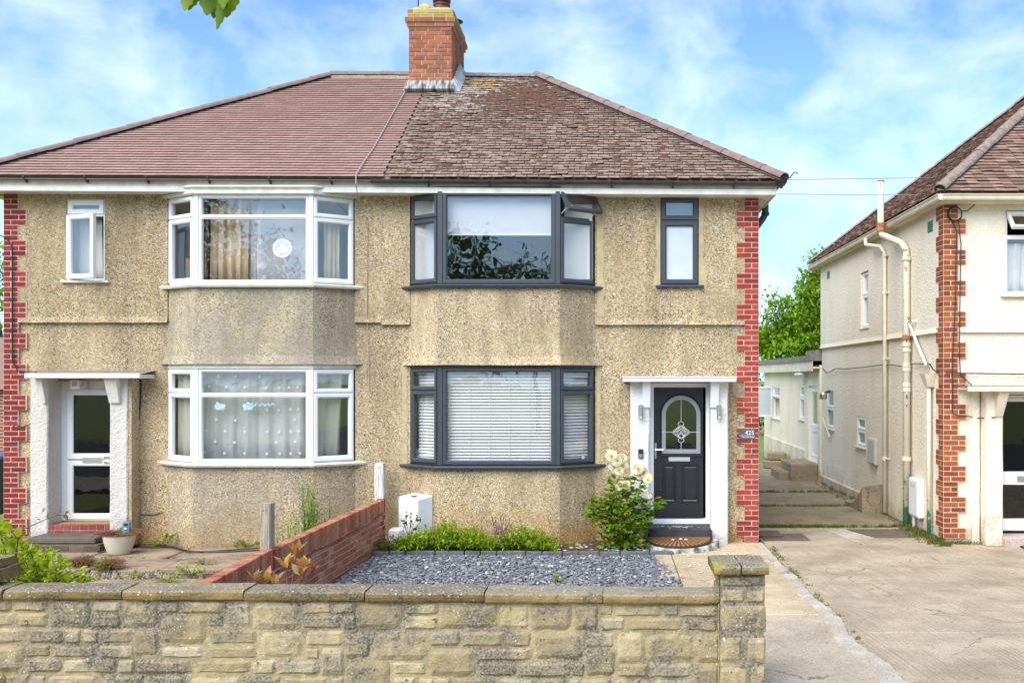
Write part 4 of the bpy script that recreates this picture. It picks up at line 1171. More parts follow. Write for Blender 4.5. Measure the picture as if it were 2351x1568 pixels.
# fill the two top corners
for sgn, ue in ((1, u1), (-1, u0)):
    side = [p for p in out if abs(p[0] - ue) < 1e-6 and p[1] > ys]
    top = [p for p in out if abs(p[1] - v1) < 1e-6 and (p[0] - cxm) * sgn > 0]
    if side and top:
        s_ = max(side, key=lambda p: p[1]); t_ = max(top, key=lambda p: p[0] * sgn)
        mb.poly([frD.pt(*(s_[0], wf_, s_[1])), frD.pt(ue, wf_, v1), frD.pt(t_[0], wf_, v1)])
door = mb.build('front_door', M_DOOR, HR)
mb = MB()   # raised moulding round the light
B0, B1, B2 = arch(.0), arch(.012), arch(.026)
for k in range(len(B0)):
    a = [mb.V(frD.pt(B0[k][0], -.012, B0[k][1])), mb.V(frD.pt(B1[k][0], .012, B1[k][1])), mb.V(frD.pt(B2[k][0], wf_ + .001, B2[k][1]))]
    if k:
        mb.face((pv[0], pv[1], a[1], a[0])); mb.face((pv[1], pv[2], a[2], a[1]))
    pv = a
mb.fbox(frD, xa - .04, xb + .04, wf_ + .001, .018, ya - .036, ya - .004)
mb.build('light_moulding', M_DOOR, door)
mb = MB()
G = [(x, y) for x, y in arch(-.001)]
mb.poly([frD.pt(x, -.024, y) for x, y in G]); mb.poly([frD.pt(x, -.030, y) for x, y in G[::-1]])
gl = mb.build('arched_light', glassmat('door glass', .12, (.30, .30, .22), .2), door)
mb = MB()   # etched border band
B0, B1 = arch(-.004), arch(-.062)
for k in range(len(B0) - 1):
    mb.poly([frD.pt(B0[k][0], -.0225, B0[k][1]), frD.pt(B0[k+1][0], -.0225, B0[k+1][1]), frD.pt(B1[k+1][0], -.0225, B1[k+1][1]), frD.pt(B1[k][0], -.0225, B1[k][1])])
mb.poly([frD.pt(xa, -.0225, ya), frD.pt(xb, -.0225, ya), frD.pt(xb - .062, -.0225, ya + .062), frD.pt(xa + .062, -.0225, ya + .062)])
mb.build('etched_border', plain('etched glass', (.27, .28, .28), .5, .1, 20), gl)
mb = MB()   # leaded diamond figure
ZC_ = (gz(968, YD) + gz(1016, YD)) / 2
hgt, wid = (gz(966, YD) - gz(1016, YD)) / 2, gx(1573, YD) - gx(1557, YD)
def came(f, n_=24, r=.0042):
    mb.tube([frD.pt(*(lambda p: (cxm + p[0] * wid, -.02, ZC_ + p[1] * hgt))(f(k / n_))) for k in range(n_ + 1)], r, 5)
came(lambda t: (0, 1 + t * (yb - .03 - ZC_ - hgt) / hgt), 4); came(lambda t: (0, -1 - t * (ZC_ - hgt - ya - .01) / hgt), 4)
came(lambda t: (1.15 + t * (xb - .01 - cxm - 1.15 * wid) / wid, 0), 4); came(lambda t: (-1.15 - t * (cxm - xa - .01 - 1.15 * wid) / wid, 0), 4)
for sx in (-1, 1):
    came(lambda t: (sx * .42 * math.sin(math.pi * t), 1 - t * .52)); came(lambda t: (sx * .42 * math.sin(math.pi * t), -1 + t * .52))
    for q in (.95, .72, .48):
        came(lambda t: (sx * q * math.sin(math.pi * (t * .9 + .05)) * (1 - .25 * math.cos(6 * t)), .62 - 1.24 * t))
    came(lambda t: (sx * (1.15 - .45 * t), .16 * t)); came(lambda t: (sx * (1.15 - .45 * t), -.16 * t))
    came(lambda t: (sx * (-.5 + t), .35 - .7 * t)); came(lambda t: (sx * (-.7 + 1.2 * t), .12 - .5 * t)); came(lambda t: (sx * (-.5 + 1.2 * t), .5 - .5 * t))
mb.build('leading', plain('silver came', (.55, .55, .53), .4, .05, 8), gl)
for a, b in ((gx(1521, YD), gx(1551, YD)), (gx(1565, YD), gx(1609, YD) - .03)):
    a -= frD.o.x; b -= frD.o.x
    zt_, zb_ = gz(1066, YD), gz(1152, YD)
    mb = MB()
    def rc(i, w): return [mb.V(frD.pt(x, w, y)) for x, y in ((a+i, zb_+i), (b-i, zb_+i), (b-i, zt_-i), (a+i, zt_-i))]
    R0, R1, R2, R3 = rc(0, wf_ + .001), rc(.012, .008), rc(.034, -.004), rc(.05, .006)
    for X, Y in ((R0, R1), (R1, R2), (R2, R3)):
        for k in range(4): mb.face((X[k], X[(k+1) % 4], Y[(k+1) % 4], Y[k]))
    mb.face(R3)
    mb.build('door_panel', M_DOOR, door)
mb = MB(); mb.fbox(frD, u0, u1, wf_, .028, v0, v0 + .03); mb.build('weather_bar', M_DOOR, door)
fb(frD, gx(1535, YD) - frD.o.x, gx(1584, YD) - frD.o.x, wf_, .014, gz(1059, YD), gz(1049, YD), 'letterbox', plain('satin chrome', (.78, .75, .70), .25, .03, 5, metal=.7), door, .005)
mb = MB(); hx = gx(1505, YD) - frD.o.x
mb.fbox(frD, hx - .014, hx + .014, wf_, .008, gz(1053, YD), gz(1017, YD))
mb.tube([frD.pt(hx, .005, gz(1032, YD)), frD.pt(hx, .05, gz(1032, YD)), frD.pt(hx + .11, .05, gz(1032, YD))], .011, 8)
mb.build('door_handle', M_CHROME, door)
# door step and half-round landing
M_STEPBLK = plain('worn black step paint', (.035, .032, .036), .6, .5, 9, .3)
mb = MB()
sx0, sx1 = gx(1487, 14.15), gx(1636, 14.15)
mb.hexa([(sx0, 14.13, .05), (sx1, 14.13, .05), (sx1, 14.53, .05), (sx0, 14.53, .05), (sx0 + .01, 14.14, .265), (sx1 - .01, 14.14, .265), (sx1 - .03, 14.53, .275), (sx0 + .03, 14.53, .275)])
step = mb.build('door_step', M_STEPBLK, HR, bevel=.015)
mb = MB()
for k in range(26):
    x, y = rnd.gauss((sx0 + sx1) / 2 - .05, .16), rnd.uniform(14.2, 14.4)
    if sx0 + .05 < x < sx1 - .05: mb.box(x, x + rnd.uniform(.01, .05), y, y + rnd.uniform(.005, .02), .270, .2735)
mb.build('worn_paint', M_WHITEPAINT, step)
def semi(mb, cx, yb_, rx, ry, z0, zb_, zf, n_=28):
    pts = [(cx + rx * math.cos(math.pi + math.pi * k / n_), math.sin(math.pi * k / n_)) for k in range(n_ + 1)]
    top = [mb.V((x, yb_ - ry * t, zb_ + (zf - zb_) * t)) for x, t in pts]
    bot = [mb.V((x - (cx - x) * .02, yb_ - ry * t * 1.02, z0)) for x, t in pts]
    mb.face(top)
    for k in range(n_): mb.face((bot[k], bot[k+1], top[k+1], top[k]))
    return top
cxs = (gx(1481, 13.95) + gx(1636, 13.95)) / 2
mb = MB(); semi(mb, cxs + .02, 14.16, .56, .58, -.02, .13, .07)
m_, nt = new_mat('worn painted kerb')
f_ = noi(nt, 9, 6, .65)
finish(nt, ramp(nt, f_, [(.40, (.045, .042, .042)), (.5, (.30, .27, .22)), (.62, (.60, .57, .50))]), .9, f_, .5)
mb.build('landing', m_, HR, bevel=.01)
m_, nt = new_mat('radial coir')
p_ = N(nt, 'ShaderNodeVectorMath', {0: pos(nt), 1: (cxs, 14.16, 0)}, operation='SUBTRACT').outputs[0]
s_ = N(nt, 'ShaderNodeSeparateXYZ', {0: p_})
an = mth(nt, 'ARCTAN2', s_.outputs[1], s_.outputs[0])
wv = mth(nt, 'SINE', mth(nt, 'MULTIPLY', an, 46.0))
cc = mixc(nt, ramp(nt, mth(nt, 'ADD', wv, noi(nt, 22, 4)), [(.2, 0.0), (1.0, 1.0)]), (.13, .055, .02), (.37, .17, .055))
finish(nt, cc, .95, mth(nt, 'ADD', wv, noi(nt, 200, 2)), .6, .01)
t = thing('doormat', (cxs, 13.9, .1), 'half round brown coir doormat with rubber rim before the black door', 'doormat')
mb = MB(); semi(mb, cxs, 14.125, .49, .50, .0, .150, .093); mb.build('rubber_rim', M_BLACK, t)
mb = MB(); semi(mb, cxs, 14.12, .455, .455, .05, .158, .103); mb.build('coir', m_, t)
t_ = 0
for x, y, lab in ((.03, 14.02, 'white pebble farthest back on the half round doormat'), (-.08, 13.96, 'leftmost white pebble on the half round doormat'), (.10, 13.97, 'rightmost white pebble on the half round doormat')):
    mb = MB(); mb.lathe([(.012, 0), (.026, .006), (.022, .014), (.006, .018)], (cxs + x, y, .137), 7)
    tag(mb.build('pebble', plain('white pebble', (.78, .74, .68), .8)), lab, 'pebble', 'pebbles on the half round doormat')
# wall lamps, bell, house number
for i, (px, lab) in enumerate(((1471, 'steel wall lamp on the white pillar left of the black door, above the doorbell'), (1651, 'steel wall lamp on the white pillar right of the black door, nearest the house number'))):
    c = W(px, 963, 14.22)
    t = thing('wall_lamp', (c.x, 14.28, c.z), lab, 'wall lamp', 'cylindrical wall lamps beside the black door')
    mb = MB(); mb.lathe([(.028, 0), (.034, .004), (.034, .205), (.028, .21)], (c.x, 14.225, c.z), 16); mb.box(c.x - .02, c.x + .02, 14.25, 14.305, c.z + .06, c.z + .15); mb.build('body', M_STEEL, t)
    mb = MB(); mb.lathe([(.004, 0), (.016, .004), (.018, .012), (.012, .02)], (c.x, 14.188, c.z + .02), 10); mb.build('sensor', M_WHITE, t)
c = W(1471, 1052, 14.27)
t = thing('doorbell', c, 'black and grey video doorbell on the white pillar beside the door handle', 'doorbell')
mb = MB(); mb.box(c.x - .038, c.x + .038, 14.262, 14.305, c.z, c.z + .135); mb.build('case', plain('grey plastic', (.13, .13, .14), .35), t, bevel=.01)
mb = MB(); mb.box(c.x - .030, c.x + .030, 14.258, 14.2615, c.z + .07, c.z + .125); mb.build('lens_plate', M_BLACK, t)
mb = MB(); mb.tube([(c.x, 14.2615, c.z + .035), (c.x, 14.256, c.z + .035)], .02, 14); mb.build('button', M_STEEL, t)
def text(s, size, mat, name, parent, c, align='RIGHT', ext=.001, sp=1.0):
    cu = bpy.data.curves.new(name, 'FONT'); cu.body = s; cu.size = size; cu.align_x = align; cu.extrude = ext; cu.space_character = sp
    tmp = bpy.data.objects.new('tmp', cu); col.objects.link(tmp)
    dg = bpy.context.evaluated_depsgraph_get()
    me = bpy.data.meshes.new_from_object(tmp.evaluated_get(dg))
    bpy.data.objects.remove(tmp)
    me.materials.clear(); me.materials.append(mat)
    me.transform(Matrix.Rotation(rad(90), 4, 'X'))
    return put(bpy.data.objects.new(name, me), c, parent)
yS = YF - .052
sx0, sx1, sz0, sz1 = gx(1697, yS), gx(1734, yS), gz(1008.5, yS), gz(984.5, yS)
t = thing('house_number_sign', ((sx0 + sx1) / 2, yS, sz0), 'small slate house number plate 425 on the red brick corner', 'sign')
mb = MB(); mb.box(sx0, sx1, yS, YF - .02, sz0, sz1); mb.build('plate', plain('slate plate', (.10, .085, .10), .6, .2, 12, .2), t, bevel=.003)
M_SIGNW = plain('sign lettering', (.85, .83, .82), .5, .02)
text('425', .088, M_SIGNW, 'number', t, (sx1 - .016, yS - .0015, sz0 + .068))
text('Marston Road', .033, M_SIGNW, 'street_name', t, (sx1 - .016, yS - .0015, sz0 + .026), sp=.95)
mb = MB(); mb.box(sx0 + .004, sx1 - .075, yS - .0016, yS - .0002, sz0 + .056, sz0 + .059); mb.build('rule', M_SIGNW, t)
# air bricks at the foot of the wall
for root, px, py, w_ in ((HR, 1328, 1239, .17), (HL, 575, 1241, .20), (HL, 407, 1237, .10)):
    c = W(px, py, YF)
    mb = MB(); mb.box(c.x - w_/2, c.x + w_/2, YF - .035, YF - .0, c.z - .04, c.z + .04); ab = mb.build('air_brick', M_BRICK_R if root is HR else M_BRICK_W, root, bevel=.004)
    mb = MB()
    for i in range(int(w_ / .028)):
        for j in range(3): mb.box(c.x - w_/2 + .012 + i*.028, c.x - w_/2 + .026 + i*.028, YF - .037, YF - .0352, c.z - .03 + j*.023, c.z - .018 + j*.023)
    mb.build('vent_holes', M_BLACK, ab)
# small hook and bracket on the maroon corner
mb = MB(); c = W(80, 970, 14.47); mb.tube([c + Vector((0, 0, .10)), c, c + Vector((0, 0, -.14))], .016, 6); mb.tube([c, c + Vector((-.12, -.1, -.06)), c + Vector((-.22, -.12, -.02)), c + Vector((-.25, -.1, -.06))], .010, 6)
tag(mb.build('basket_bracket', M_BLACK), 'black iron hanging basket bracket on the maroon brick corner', 'bracket')
# ================================================================ what shows behind the glass
def drape(name, x0, x1, y, z0, z1, mat, folds, amp, label, cat='curtain', group=None, taper=0.0, fr=None, n_=None, w0=0.0):
    fr = fr or Fr((0, y), (1, y))
    n_ = n_ or max(16, int(folds * 10))
    mb = MB()
    R0 = []
    ph = rnd.random() * 6
    for j in range(5):
        t = j / 4
        z = z1 + (z0 - z1) * t
        R0.append([mb.V(fr.pt(x0 + (x1 - x0) * (1 - taper * t) * (i / n_) + .01 * math.sin(3 * t + i), w0 + amp * (math.sin(folds * 2 * math.pi * i / n_ + ph + .4 * t) + .4 * math.sin(folds * 4.6 * math.pi * i / n_ + t)), z)) for i in range(n_ + 1)])
    for A, B in zip(R0, R0[1:]):
        for i in range(n_): mb.face((A[i], B[i], B[i+1], A[i+1]))
    o = mb.build(name, mat, smooth=True)
    sd_ = o.modifiers.new('cloth', 'SOLIDIFY'); sd_.thickness = .004
    return tag(o, label, cat, group)
y1 = 14.62
zu0, zu1, zl0, zl1 = gz(650, 14.4), 4.98, gz(1060, 14.4), 2.50
yb_ = 14.42
drape('curtain', gx(464, yb_), gx(500, yb_), yb_ + .06, zu0, zu1, M_BROWNCURTAIN, 2, .03, 'brown curtain at the left edge of the upstairs white bay window')
drape('curtain', gx(484, yb_), gx(572, yb_), yb_, zu0, zu1, M_CURTAIN, 4, .035, 'gathered beige curtain behind the big upstairs white framed pane')
drape('curtain', gx(550, yb_), gx(604, yb_), yb_ + .05, zu0, zu1, M_VOILE, 3, .02, 'white voile curtain beside the gathered beige one upstairs')
drape('net_curtain', gx(598, 14.5), gx(712, 14.5), 14.47, zu0, zu1, M_NET, 1.5, .008, 'added pale net standing in for sky reflected in the right of the big upstairs white framed pane')  # net added to lighten the pane like a white sky reflection
drape('curtain', .20, .44, 0, zu0, gz(556, 14.4) + .3, M_CURTAIN, 3.5, .02, 'beige curtain in the narrow right pane of the upstairs white bay', fr=Fr(BL[2], BL[3]), w0=-.13)
drape('curtain', .08, .40, 0, zu0, gz(590, 14.4), M_BROWNCURTAIN, 2, .02, 'brown curtain in the narrow left pane of the upstairs white bay', fr=Fr(BL[0], BL[1]), w0=-.2)
drape('curtain', gx(160, 14.7), gx(236, 14.7), 14.70, WIN_L[2], gz(500, 14.8), M_VOILE, 3, .008, 'plain white blind cloth behind the small open upstairs window')
NETC = drape('net_curtain', gx(463, yb_), gx(700, yb_), yb_, zl0 + .02, zl1, M_NET, 6, .022, 'net curtain dotted with white squares in the white downstairs bay', n_=60)
drape('curtain', gx(600, yb_), gx(720, yb_), yb_ + .07, zl0 + .02, zl1, M_VOILE, 6, .025, 'folded white voile gathered at the right of the dotted net curtain')
drape('curtain', .06, .50, 0, zl0, zl1, M_GREENCLOTH, 1.6, .03, 'pale green lined curtain in the right pane of the downstairs white bay', taper=.12, fr=Fr(BL[2], BL[3]), w0=-.13)
drape('curtain', .05, .50, 0, zl0, zl1, M_GREENCLOTH, 2.2, .02, 'pale green lined curtain in the left pane of the downstairs white bay', fr=Fr(BL[0], BL[1]), w0=-.13)
mb = MB()   # white squares woven into the net
for (zx, zy) in [(643,234),(833,238),(1098,243),(730,357),(930,362),(1172,367),(1312,366),(1420,362),(1516,360),(543,348),(930,606),(1182,609),(1310,608),(1437,603),(1524,602),(620,717),(830,722),(1484,716),(507,833),(716,842),(932,847),(1182,850),(1314,850),(1440,846),(1532,845),(608,958),(820,966),(1280,965),(1488,955),(492,1075),(708,1083),(932,1085),(1176,1091),(1320,1091),(1440,1088),(1542,1082)]:
    px, py = (600 + zx / 2.9388) / 1.6334, (1330 + zy / 2.9388) / 1.6334
    c = W(px, py, yb_ - .045)
    mb.box(c.x - .017, c.x + .017, yb_ - .046, yb_ - .044, c.z - .016, c.z + .016)
mb.build('woven_squares', M_BLIND, NETC)
# pale blue paper decorations on that pane: two birds and a lettered garland
M_BLUE = plain('light blue card', (.44, .68, .84), .7, .15, 20)
M_WCARD = plain('white card', (.82, .83, .83), .7, .05)
fw = Fr((BL[1][0], 14.2), (BL[2][0], 14.2))
def flat_blob(mb, cx, cz, rx, rz, y, n_=12, ph=0):
    mb.poly([(cx + rx * math.cos(2*math.pi*k/n_) * (1 + .12 * math.sin(3*k + ph)), y, cz + rz * math.sin(2*math.pi*k/n_)) for k in range(n_)])
    mb.poly([(cx + rx * math.cos(2*math.pi*k/n_) * (1 + .12 * math.sin(3*k + ph)), y + .002, cz + rz * math.sin(2*math.pi*k/n_)) for k in range(n_)][::-1])
yq = 14.255
for px, py, sg, lab in ((562, 932, 1, 'left light blue paper bird'), (580, 930, -1, 'right light blue paper bird with white head')):
    px = 494 + (px - 562) * 3.9
    c = W(px + 8, 1330/1.6334 + 585/2.9388/1.6334 - 3, yq)
    t = thing('window_decoration', c, lab + ' in the net curtained window', 'decoration', 'paper birds in the net curtained window')
    mb = MB(); flat_blob(mb, c.x, c.z, .062, .05, yq, 14, sg); flat_blob(mb, c.x + .04 * sg, c.z - .02, .05, .03, yq + .003); mb.build('body', M_BLUE, t)
    mb = MB(); flat_blob(mb, c.x + .07 * sg, c.z + .012, .026, .024, yq - .003); flat_blob(mb, c.x - .015, c.z + .05, .02, .014, yq - .003); mb.build('head', M_WCARD, t)
mb = MB()
xg0, xg1, zg = gx(564, yq), gx(632, yq), gz(929, yq)
pts = [Vector((xg0 + (xg1 - xg0) * k / 40, yq, zg + .018 * math.sin(k * .9) + .006 * math.sin(k * 2.3))) for k in range(41)]
mb.tube(pts, [.005 + .007 * abs(math.sin(k * .55)) for k in range(41)], 6)
o = tag(mb.build('garland', M_BLUE), 'light blue lettered paper garland stuck on the net curtained window', 'garland')
# frosted round sticker with a ring and a seated figure, upstairs
c = W(648, 570, 14.235)
t = thing('window_sticker', c, 'round frosted white sticker with an emblem on the upstairs white framed pane', 'sticker')
def disc(mb, cx, cz, r0, r1, y, n_=36):
    for k in range(n_):
        a, b = 2*math.pi*k/n_, 2*math.pi*(k+1)/n_
        P = [(cx + r*math.cos(q), y, cz + r*math.sin(q)) for r, q in ((r0, a), (r1, a), (r1, b), (r0, b))]
        if r0 == 0: P = P[1:]
        mb.poly(P)
M_STICK = cloth('frosted film', (.80, .83, .86), .3, .35)
mb = MB(); disc(mb, c.x, c.z, 0, .112, 14.236); mb.build('film', M_STICK, t)
mb = MB(); disc(mb, c.x, c.z, .112, .135, 14.235)
flat_blob(mb, c.x + .005, c.z + .03, .035, .05, 14.233, 12, 1); flat_blob(mb, c.x + .03, c.z - .03, .055, .05, 14.2325, 12, 2); flat_blob(mb, c.x - .045, c.z - .035, .03, .045, 14.233, 10, 4)
mb.build('emblem', cloth('dense film', (.86, .88, .9), .2), t)
# roller blind upstairs right, venetian blinds downstairs right
t = thing('roller_blind', W(1146, 535, 14.36), 'white roller blind half drawn behind the big dark framed upstairs pane', 'blind')
mb = MB(); mb.box(gx(1018, 14.36), gx(1276, 14.36), 14.36, 14.364, gz(537, 14.36), 5.0); mb.build('cloth', M_BLINDCLOTH, t)
mb = MB(); mb.box(gx(1018, 14.36), gx(1276, 14.36), 14.355, 14.37, gz(539, 14.36) - .012, gz(537, 14.36)); mb.build('bottom_bar', M_BLIND, t)
def netpane(x0, x1, y, z0, z1, lab):
    mb = MB(); mb.box(x0, x1, y, y + .003, z0, z1)
    return tag(mb.build('window_blind', M_BLINDCLOTH), lab, 'blind')
netpane(gx(946, 14.5), gx(998, 14.5), 14.52, gz(640, 14.4), gz(462, 14.5), 'white blind in the left side pane of the dark upstairs bay')
netpane(gx(1296, 14.5), gx(1360, 14.5), 14.5, gz(640, 14.4), gz(470, 14.5), 'white blind in the right side pane of the dark upstairs bay under the open vent')
netpane(WIN_R[0], WIN_R[1], 14.75, gz(504, YF), 5.0, 'white blind in the small top pane of the dark single window')
def venetian(fr, u0, u1, v0, v1, n_, lab):
    t = thing('venetian_blind', fr.pt((u0 + u1) / 2, -.12, v0), lab, 'blind', 'white venetian blinds in the dark downstairs bay')
    k = ('slat', round(u1 - u0, 3))
    if k not in _cache:
        mb = MB()
        l = (u1 - u0) / 2
        prof = [(-.020, -.024), (-.008, -.006), (.006, .006), (.017, .012)]
        A = [[mb.V((x, y, z)) for y, z in prof] for x in (-l, l)]; B = [[mb.V((x, y, z - .0022)) for y, z in prof] for x in (-l, l)]
        for i in range(3):
            mb.face((A[0][i], A[1][i], A[1][i+1], A[0][i+1])); mb.face((B[0][i+1], B[1][i+1], B[1][i], B[0][i]))
        mb.face((B[0][0], B[1][0], A[1][0], A[0][0])); mb.face((A[0][3], A[1][3], B[1][3], B[0][3]))
        _cache[k] = mb.mesh('slat', M_BLIND)
    for i in range(n_):
        v = v0 + (v1 - v0) * (i + .5) / n_
        o = put(bpy.data.objects.new('slat', _cache[k]), fr.pt((u0 + u1) / 2, -.13, v), t, fr.rz)
    mb = MB()
    m_ = max(2, int((u1 - u0) / .27) + 1)
    for i in range(m_):
        u = u0 + .09 + (u1 - u0 - .18) * i / (m_ - 1)
        mb.fbox(fr, u - .002, u + .002, -.104, -.101, v0, v1)
    mb.build('ladder_cord', M_BLIND, t)
f1 = Fr(BR[1], BR[2])
venetian(f1, .06, f1.len - .06, gz(1064, 14.3), gz(850, 14.3), 30, 'wide white venetian blind filling the middle pane of the dark downstairs bay')
f0, f2_ = Fr(BR[0], BR[1]), Fr(BR[2], BR[3])
venetian(f0, .05, f0.len - .05, gz(1062, 14.4), gz(852, 14.4), 29, 'narrow white venetian blind in the left side pane of the dark downstairs bay')
venetian(f2_, .05, f2_.len - .05, gz(1062, 14.4), gz(852, 14.4), 29, 'narrow white venetian blind in the right side pane of the dark downstairs bay')
mb = MB(); cst = Fr(BR[2], BR[3]).pt(.40, .012, gz(1050, 14.4)); mb.tube([cst, cst - f2_.n * .002], .024, 16)
tag(mb.build('window_sticker', plain('blue white sticker', (.45, .6, .75), .5, .4, 60)), 'tiny round blue and white sticker low in the dark downstairs bay', 'sticker')
# ================================================================ neighbouring house
XN, YNB = gx(2170, YF), 22.97
HN = thing('detached_house', (8.5, 19, 0), 'cream roughcast neighbouring house with russet brick corner, white gutters and brown red tiled roof', 'house')
fNF = Fr((XN, YF), (XN + 1, YF)); fNS = Fr((XN, YNB), (XN, YF))
def nu(px, off=0.0):            # u on the side wall from a photo column
    return YNB - (XN - off) * F / (px - PX)
def nd(px, off=0.0): return (XN - off) * F / (px - PX)
def nz(px, py, off=0.0): return H - (py - PY) * nd(px, off) / F
NW = 7.2
zs_f, zs_s = gz(763, YF), gz(762, YF)
wnx0, wnx1, wnz0, wnz1 = gx(2306, YF) - XN, gx(2306, YF) - XN + 1.75, gz(676, YF), gz(484, YF)
dnx0, dnx1 = gx(2288, 14.6) - XN, gx(2288, 14.6) - XN + .92
mb = MB()
wall_piece(mb, fNF, 0, NW, zs_f, 4.97, [(wnx0, wnx1, wnz0, wnz1)], .03, -.25)
drip(mb, fNF, .22, NW, zs_f, .03, .06)
wall_piece(mb, fNF, 0, NW, -.15, zs_f, [(dnx0 - .04, dnx1 + .04, .12, gz(922, YF) + .1)], 0, -.25)
mb.build('front_wall', M_CREAM, HN)
side_wins = [(nu(1979.6), nu(1997.4), nz(1988, 752), nz(1988, 624), .42), (nu(1898), nu(1914.4), nz(1906, 983), nz(1906, 890), .5), (nu(1968), nu(1987), nz(1977, 1025), nz(1977, 957), .45)]
SL_ = YNB - YF
mb = MB()
wall_piece(mb, fNS, 0, SL_ - .001, zs_s, 4.97, [(a, b, c, d) for a, b, c, d, _ in side_wins[:1]], .03, -.25)
drip(mb, fNS, 0, SL_ - .22, zs_s, .03, .06)
wall_piece(mb, fNS, 0, SL_ - .001, .0, zs_s, [(a, b, c, d) for a, b, c, d, _ in side_wins[1:]], 0, -.25)
mb.build('side_wall', M_CREAM, HN)
mb = MB(); mb.box(XN + NW - .25, XN + NW, YF + .26, YNB, -.1, 4.97); mb.box(XN + .26, XN + NW - .26, YNB - .25, YNB, -.1, 4.97); mb.build('outer_wall', M_CREAM, HN)
mb = MB(); mb.box(XN + .26, XN + NW - .26, YF + .26, YNB - .26, 2.6, 2.85); mb.box(XN + .26, XN + NW - .26, YF + .26, YNB - .26, -.1, .12); mb.box(XN + .26, XN + NW - .26, 17.5, 17.6, .13, 2.59); mb.box(XN + .26, XN + NW - .26, 17.5, 17.6, 2.86, 4.9); mb.box(XN + 1.0, XN + 1.05, 17.61, YNB - .3, .13, 2.59); mb.build('floor', M_DARKROOM, HN)
# smooth painted plinth along the side
mb = MB()
pz0 = nz(1890, 1092)
mb.hexa([fNS.pt(0, .045, -.05), fNS.pt(nu(2010), .045, -.05), fNS.pt(nu(2010), .0, -.05), fNS.pt(0, .0, -.05), fNS.pt(0, .045, pz0), fNS.pt(nu(2010), .045, nz(2010, 1146)), fNS.pt(nu(2010), .0, nz(2010, 1146) + .02), fNS.pt(0, .0, pz0 + .02)])
mb.build('plinth', M_CREAM_BAND, HN)
quoin(HN, fNF, -.036, +1, gz(468, YF), .0, M_BRICK_N, plain('peach mortar', (.70, .47, .34), .95), 0, .215, .335, w=.034)
quoin(HN, fNS, SL_ + .036, -1, gz(468, YF), .0, M_BRICK_N, plain('shaded peach mortar', (.62, .41, .30), .95), 3, .215, .335, w=.034)  # darker copy of the corner mortar, with the side's shade in its colour
for a, b, c, d, f in side_wins:
    wn = flat_window(HN, fNS, a, b, c, d, c + (d - c) * (1 - f) , M_WHITE, -.02, M_CREAMPAINT, None, M_FROST_GREEN if f != .42 else M_GLASS, wd=.05)
    sash(wn, fNS, a + .02, b - .02, c + .02, c + (d - c) * (1 - f) - .01, M_WHITE, .05, -.07, -.002, M_FROST_GREEN if f != .42 else M_GLASS)
# front upstairs window: open top vent, ruched net
mb = MB(); mb.ring(fNF, wnx0, wnx1, wnz0, wnz1, .045, -.08, .0, .008); vt = gz(545, YF)
mb.fbox(fNF, wnx0 + .04, wnx1 - .04, -.06, -.002, vt - .03, vt + .03); mb.fbox(fNF, wnx0 + .55, wnx0 + .61, -.06, -.003, wnz0 + .04, wnz1 - .04)
wn = mb.build('window', M_WHITE, HN)
pane(wn, fNF, wnx0 + .04, wnx0 + .555, wnz0 + .04, vt - .025, -.04); pane(wn, fNF, wnx0 + .605, wnx1 - .04, wnz0 + .04, wnz1 - .04, -.04)
a_ = rad(42); hz_, hh = wnz1 - .03, wnz1 - vt - .05
def q_(u, w, v): return fNF.pt(u, w * math.cos(a_) + v * math.sin(a_) + .015, hz_ - v * math.cos(a_) + w * math.sin(a_))
mb = MB(); u0, u1, wd = wnx0 + .02, wnx0 + .58, .05
def rect_(i, w): return [mb.V(q_(x, w, y)) for x, y in ((u0+i, hh-i), (u1-i, hh-i), (u1-i, i), (u0+i, i))]
A = [rect_(0, -.03), rect_(0, .025), rect_(wd-.012, .025), rect_(wd, .01), rect_(wd, -.03)]
for X, Y in zip(A, A[1:] + A[:1]):
    for k in range(4): mb.face((X[k], X[(k+1) % 4], Y[(k+1) % 4], Y[k]))
s_ = mb.build('sash', M_WHITE, wn); s_['label'] = 'top vent swung open'
mb = MB(); mb.hexa([q_(u0+wd, 0, hh-wd), q_(u1-wd, 0, hh-wd), q_(u1-wd, -.006, hh-wd), q_(u0+wd, -.006, hh-wd), q_(u0+wd, 0, wd), q_(u1-wd, 0, wd), q_(u1-wd, -.006, wd), q_(u0+wd, -.006, wd)]); mb.build('pane', M_GLASS, wn)
mb = MB(); mb.fbox(fNF, wnx0 - .08, wnx1 + .08, -.02, .10, wnz0 - .045, wnz0 - .002); mb.build('sill', M_CREAMPAINT, wn, bevel=.008)
drape('net_curtain', XN + wnx0 + .02, XN + wnx0 + .9, YF + .09, wnz0 + .03, gz(558, YF), M_VOILE, 5, .02, 'ruched white net curtain in the cream house front window', n_=50)
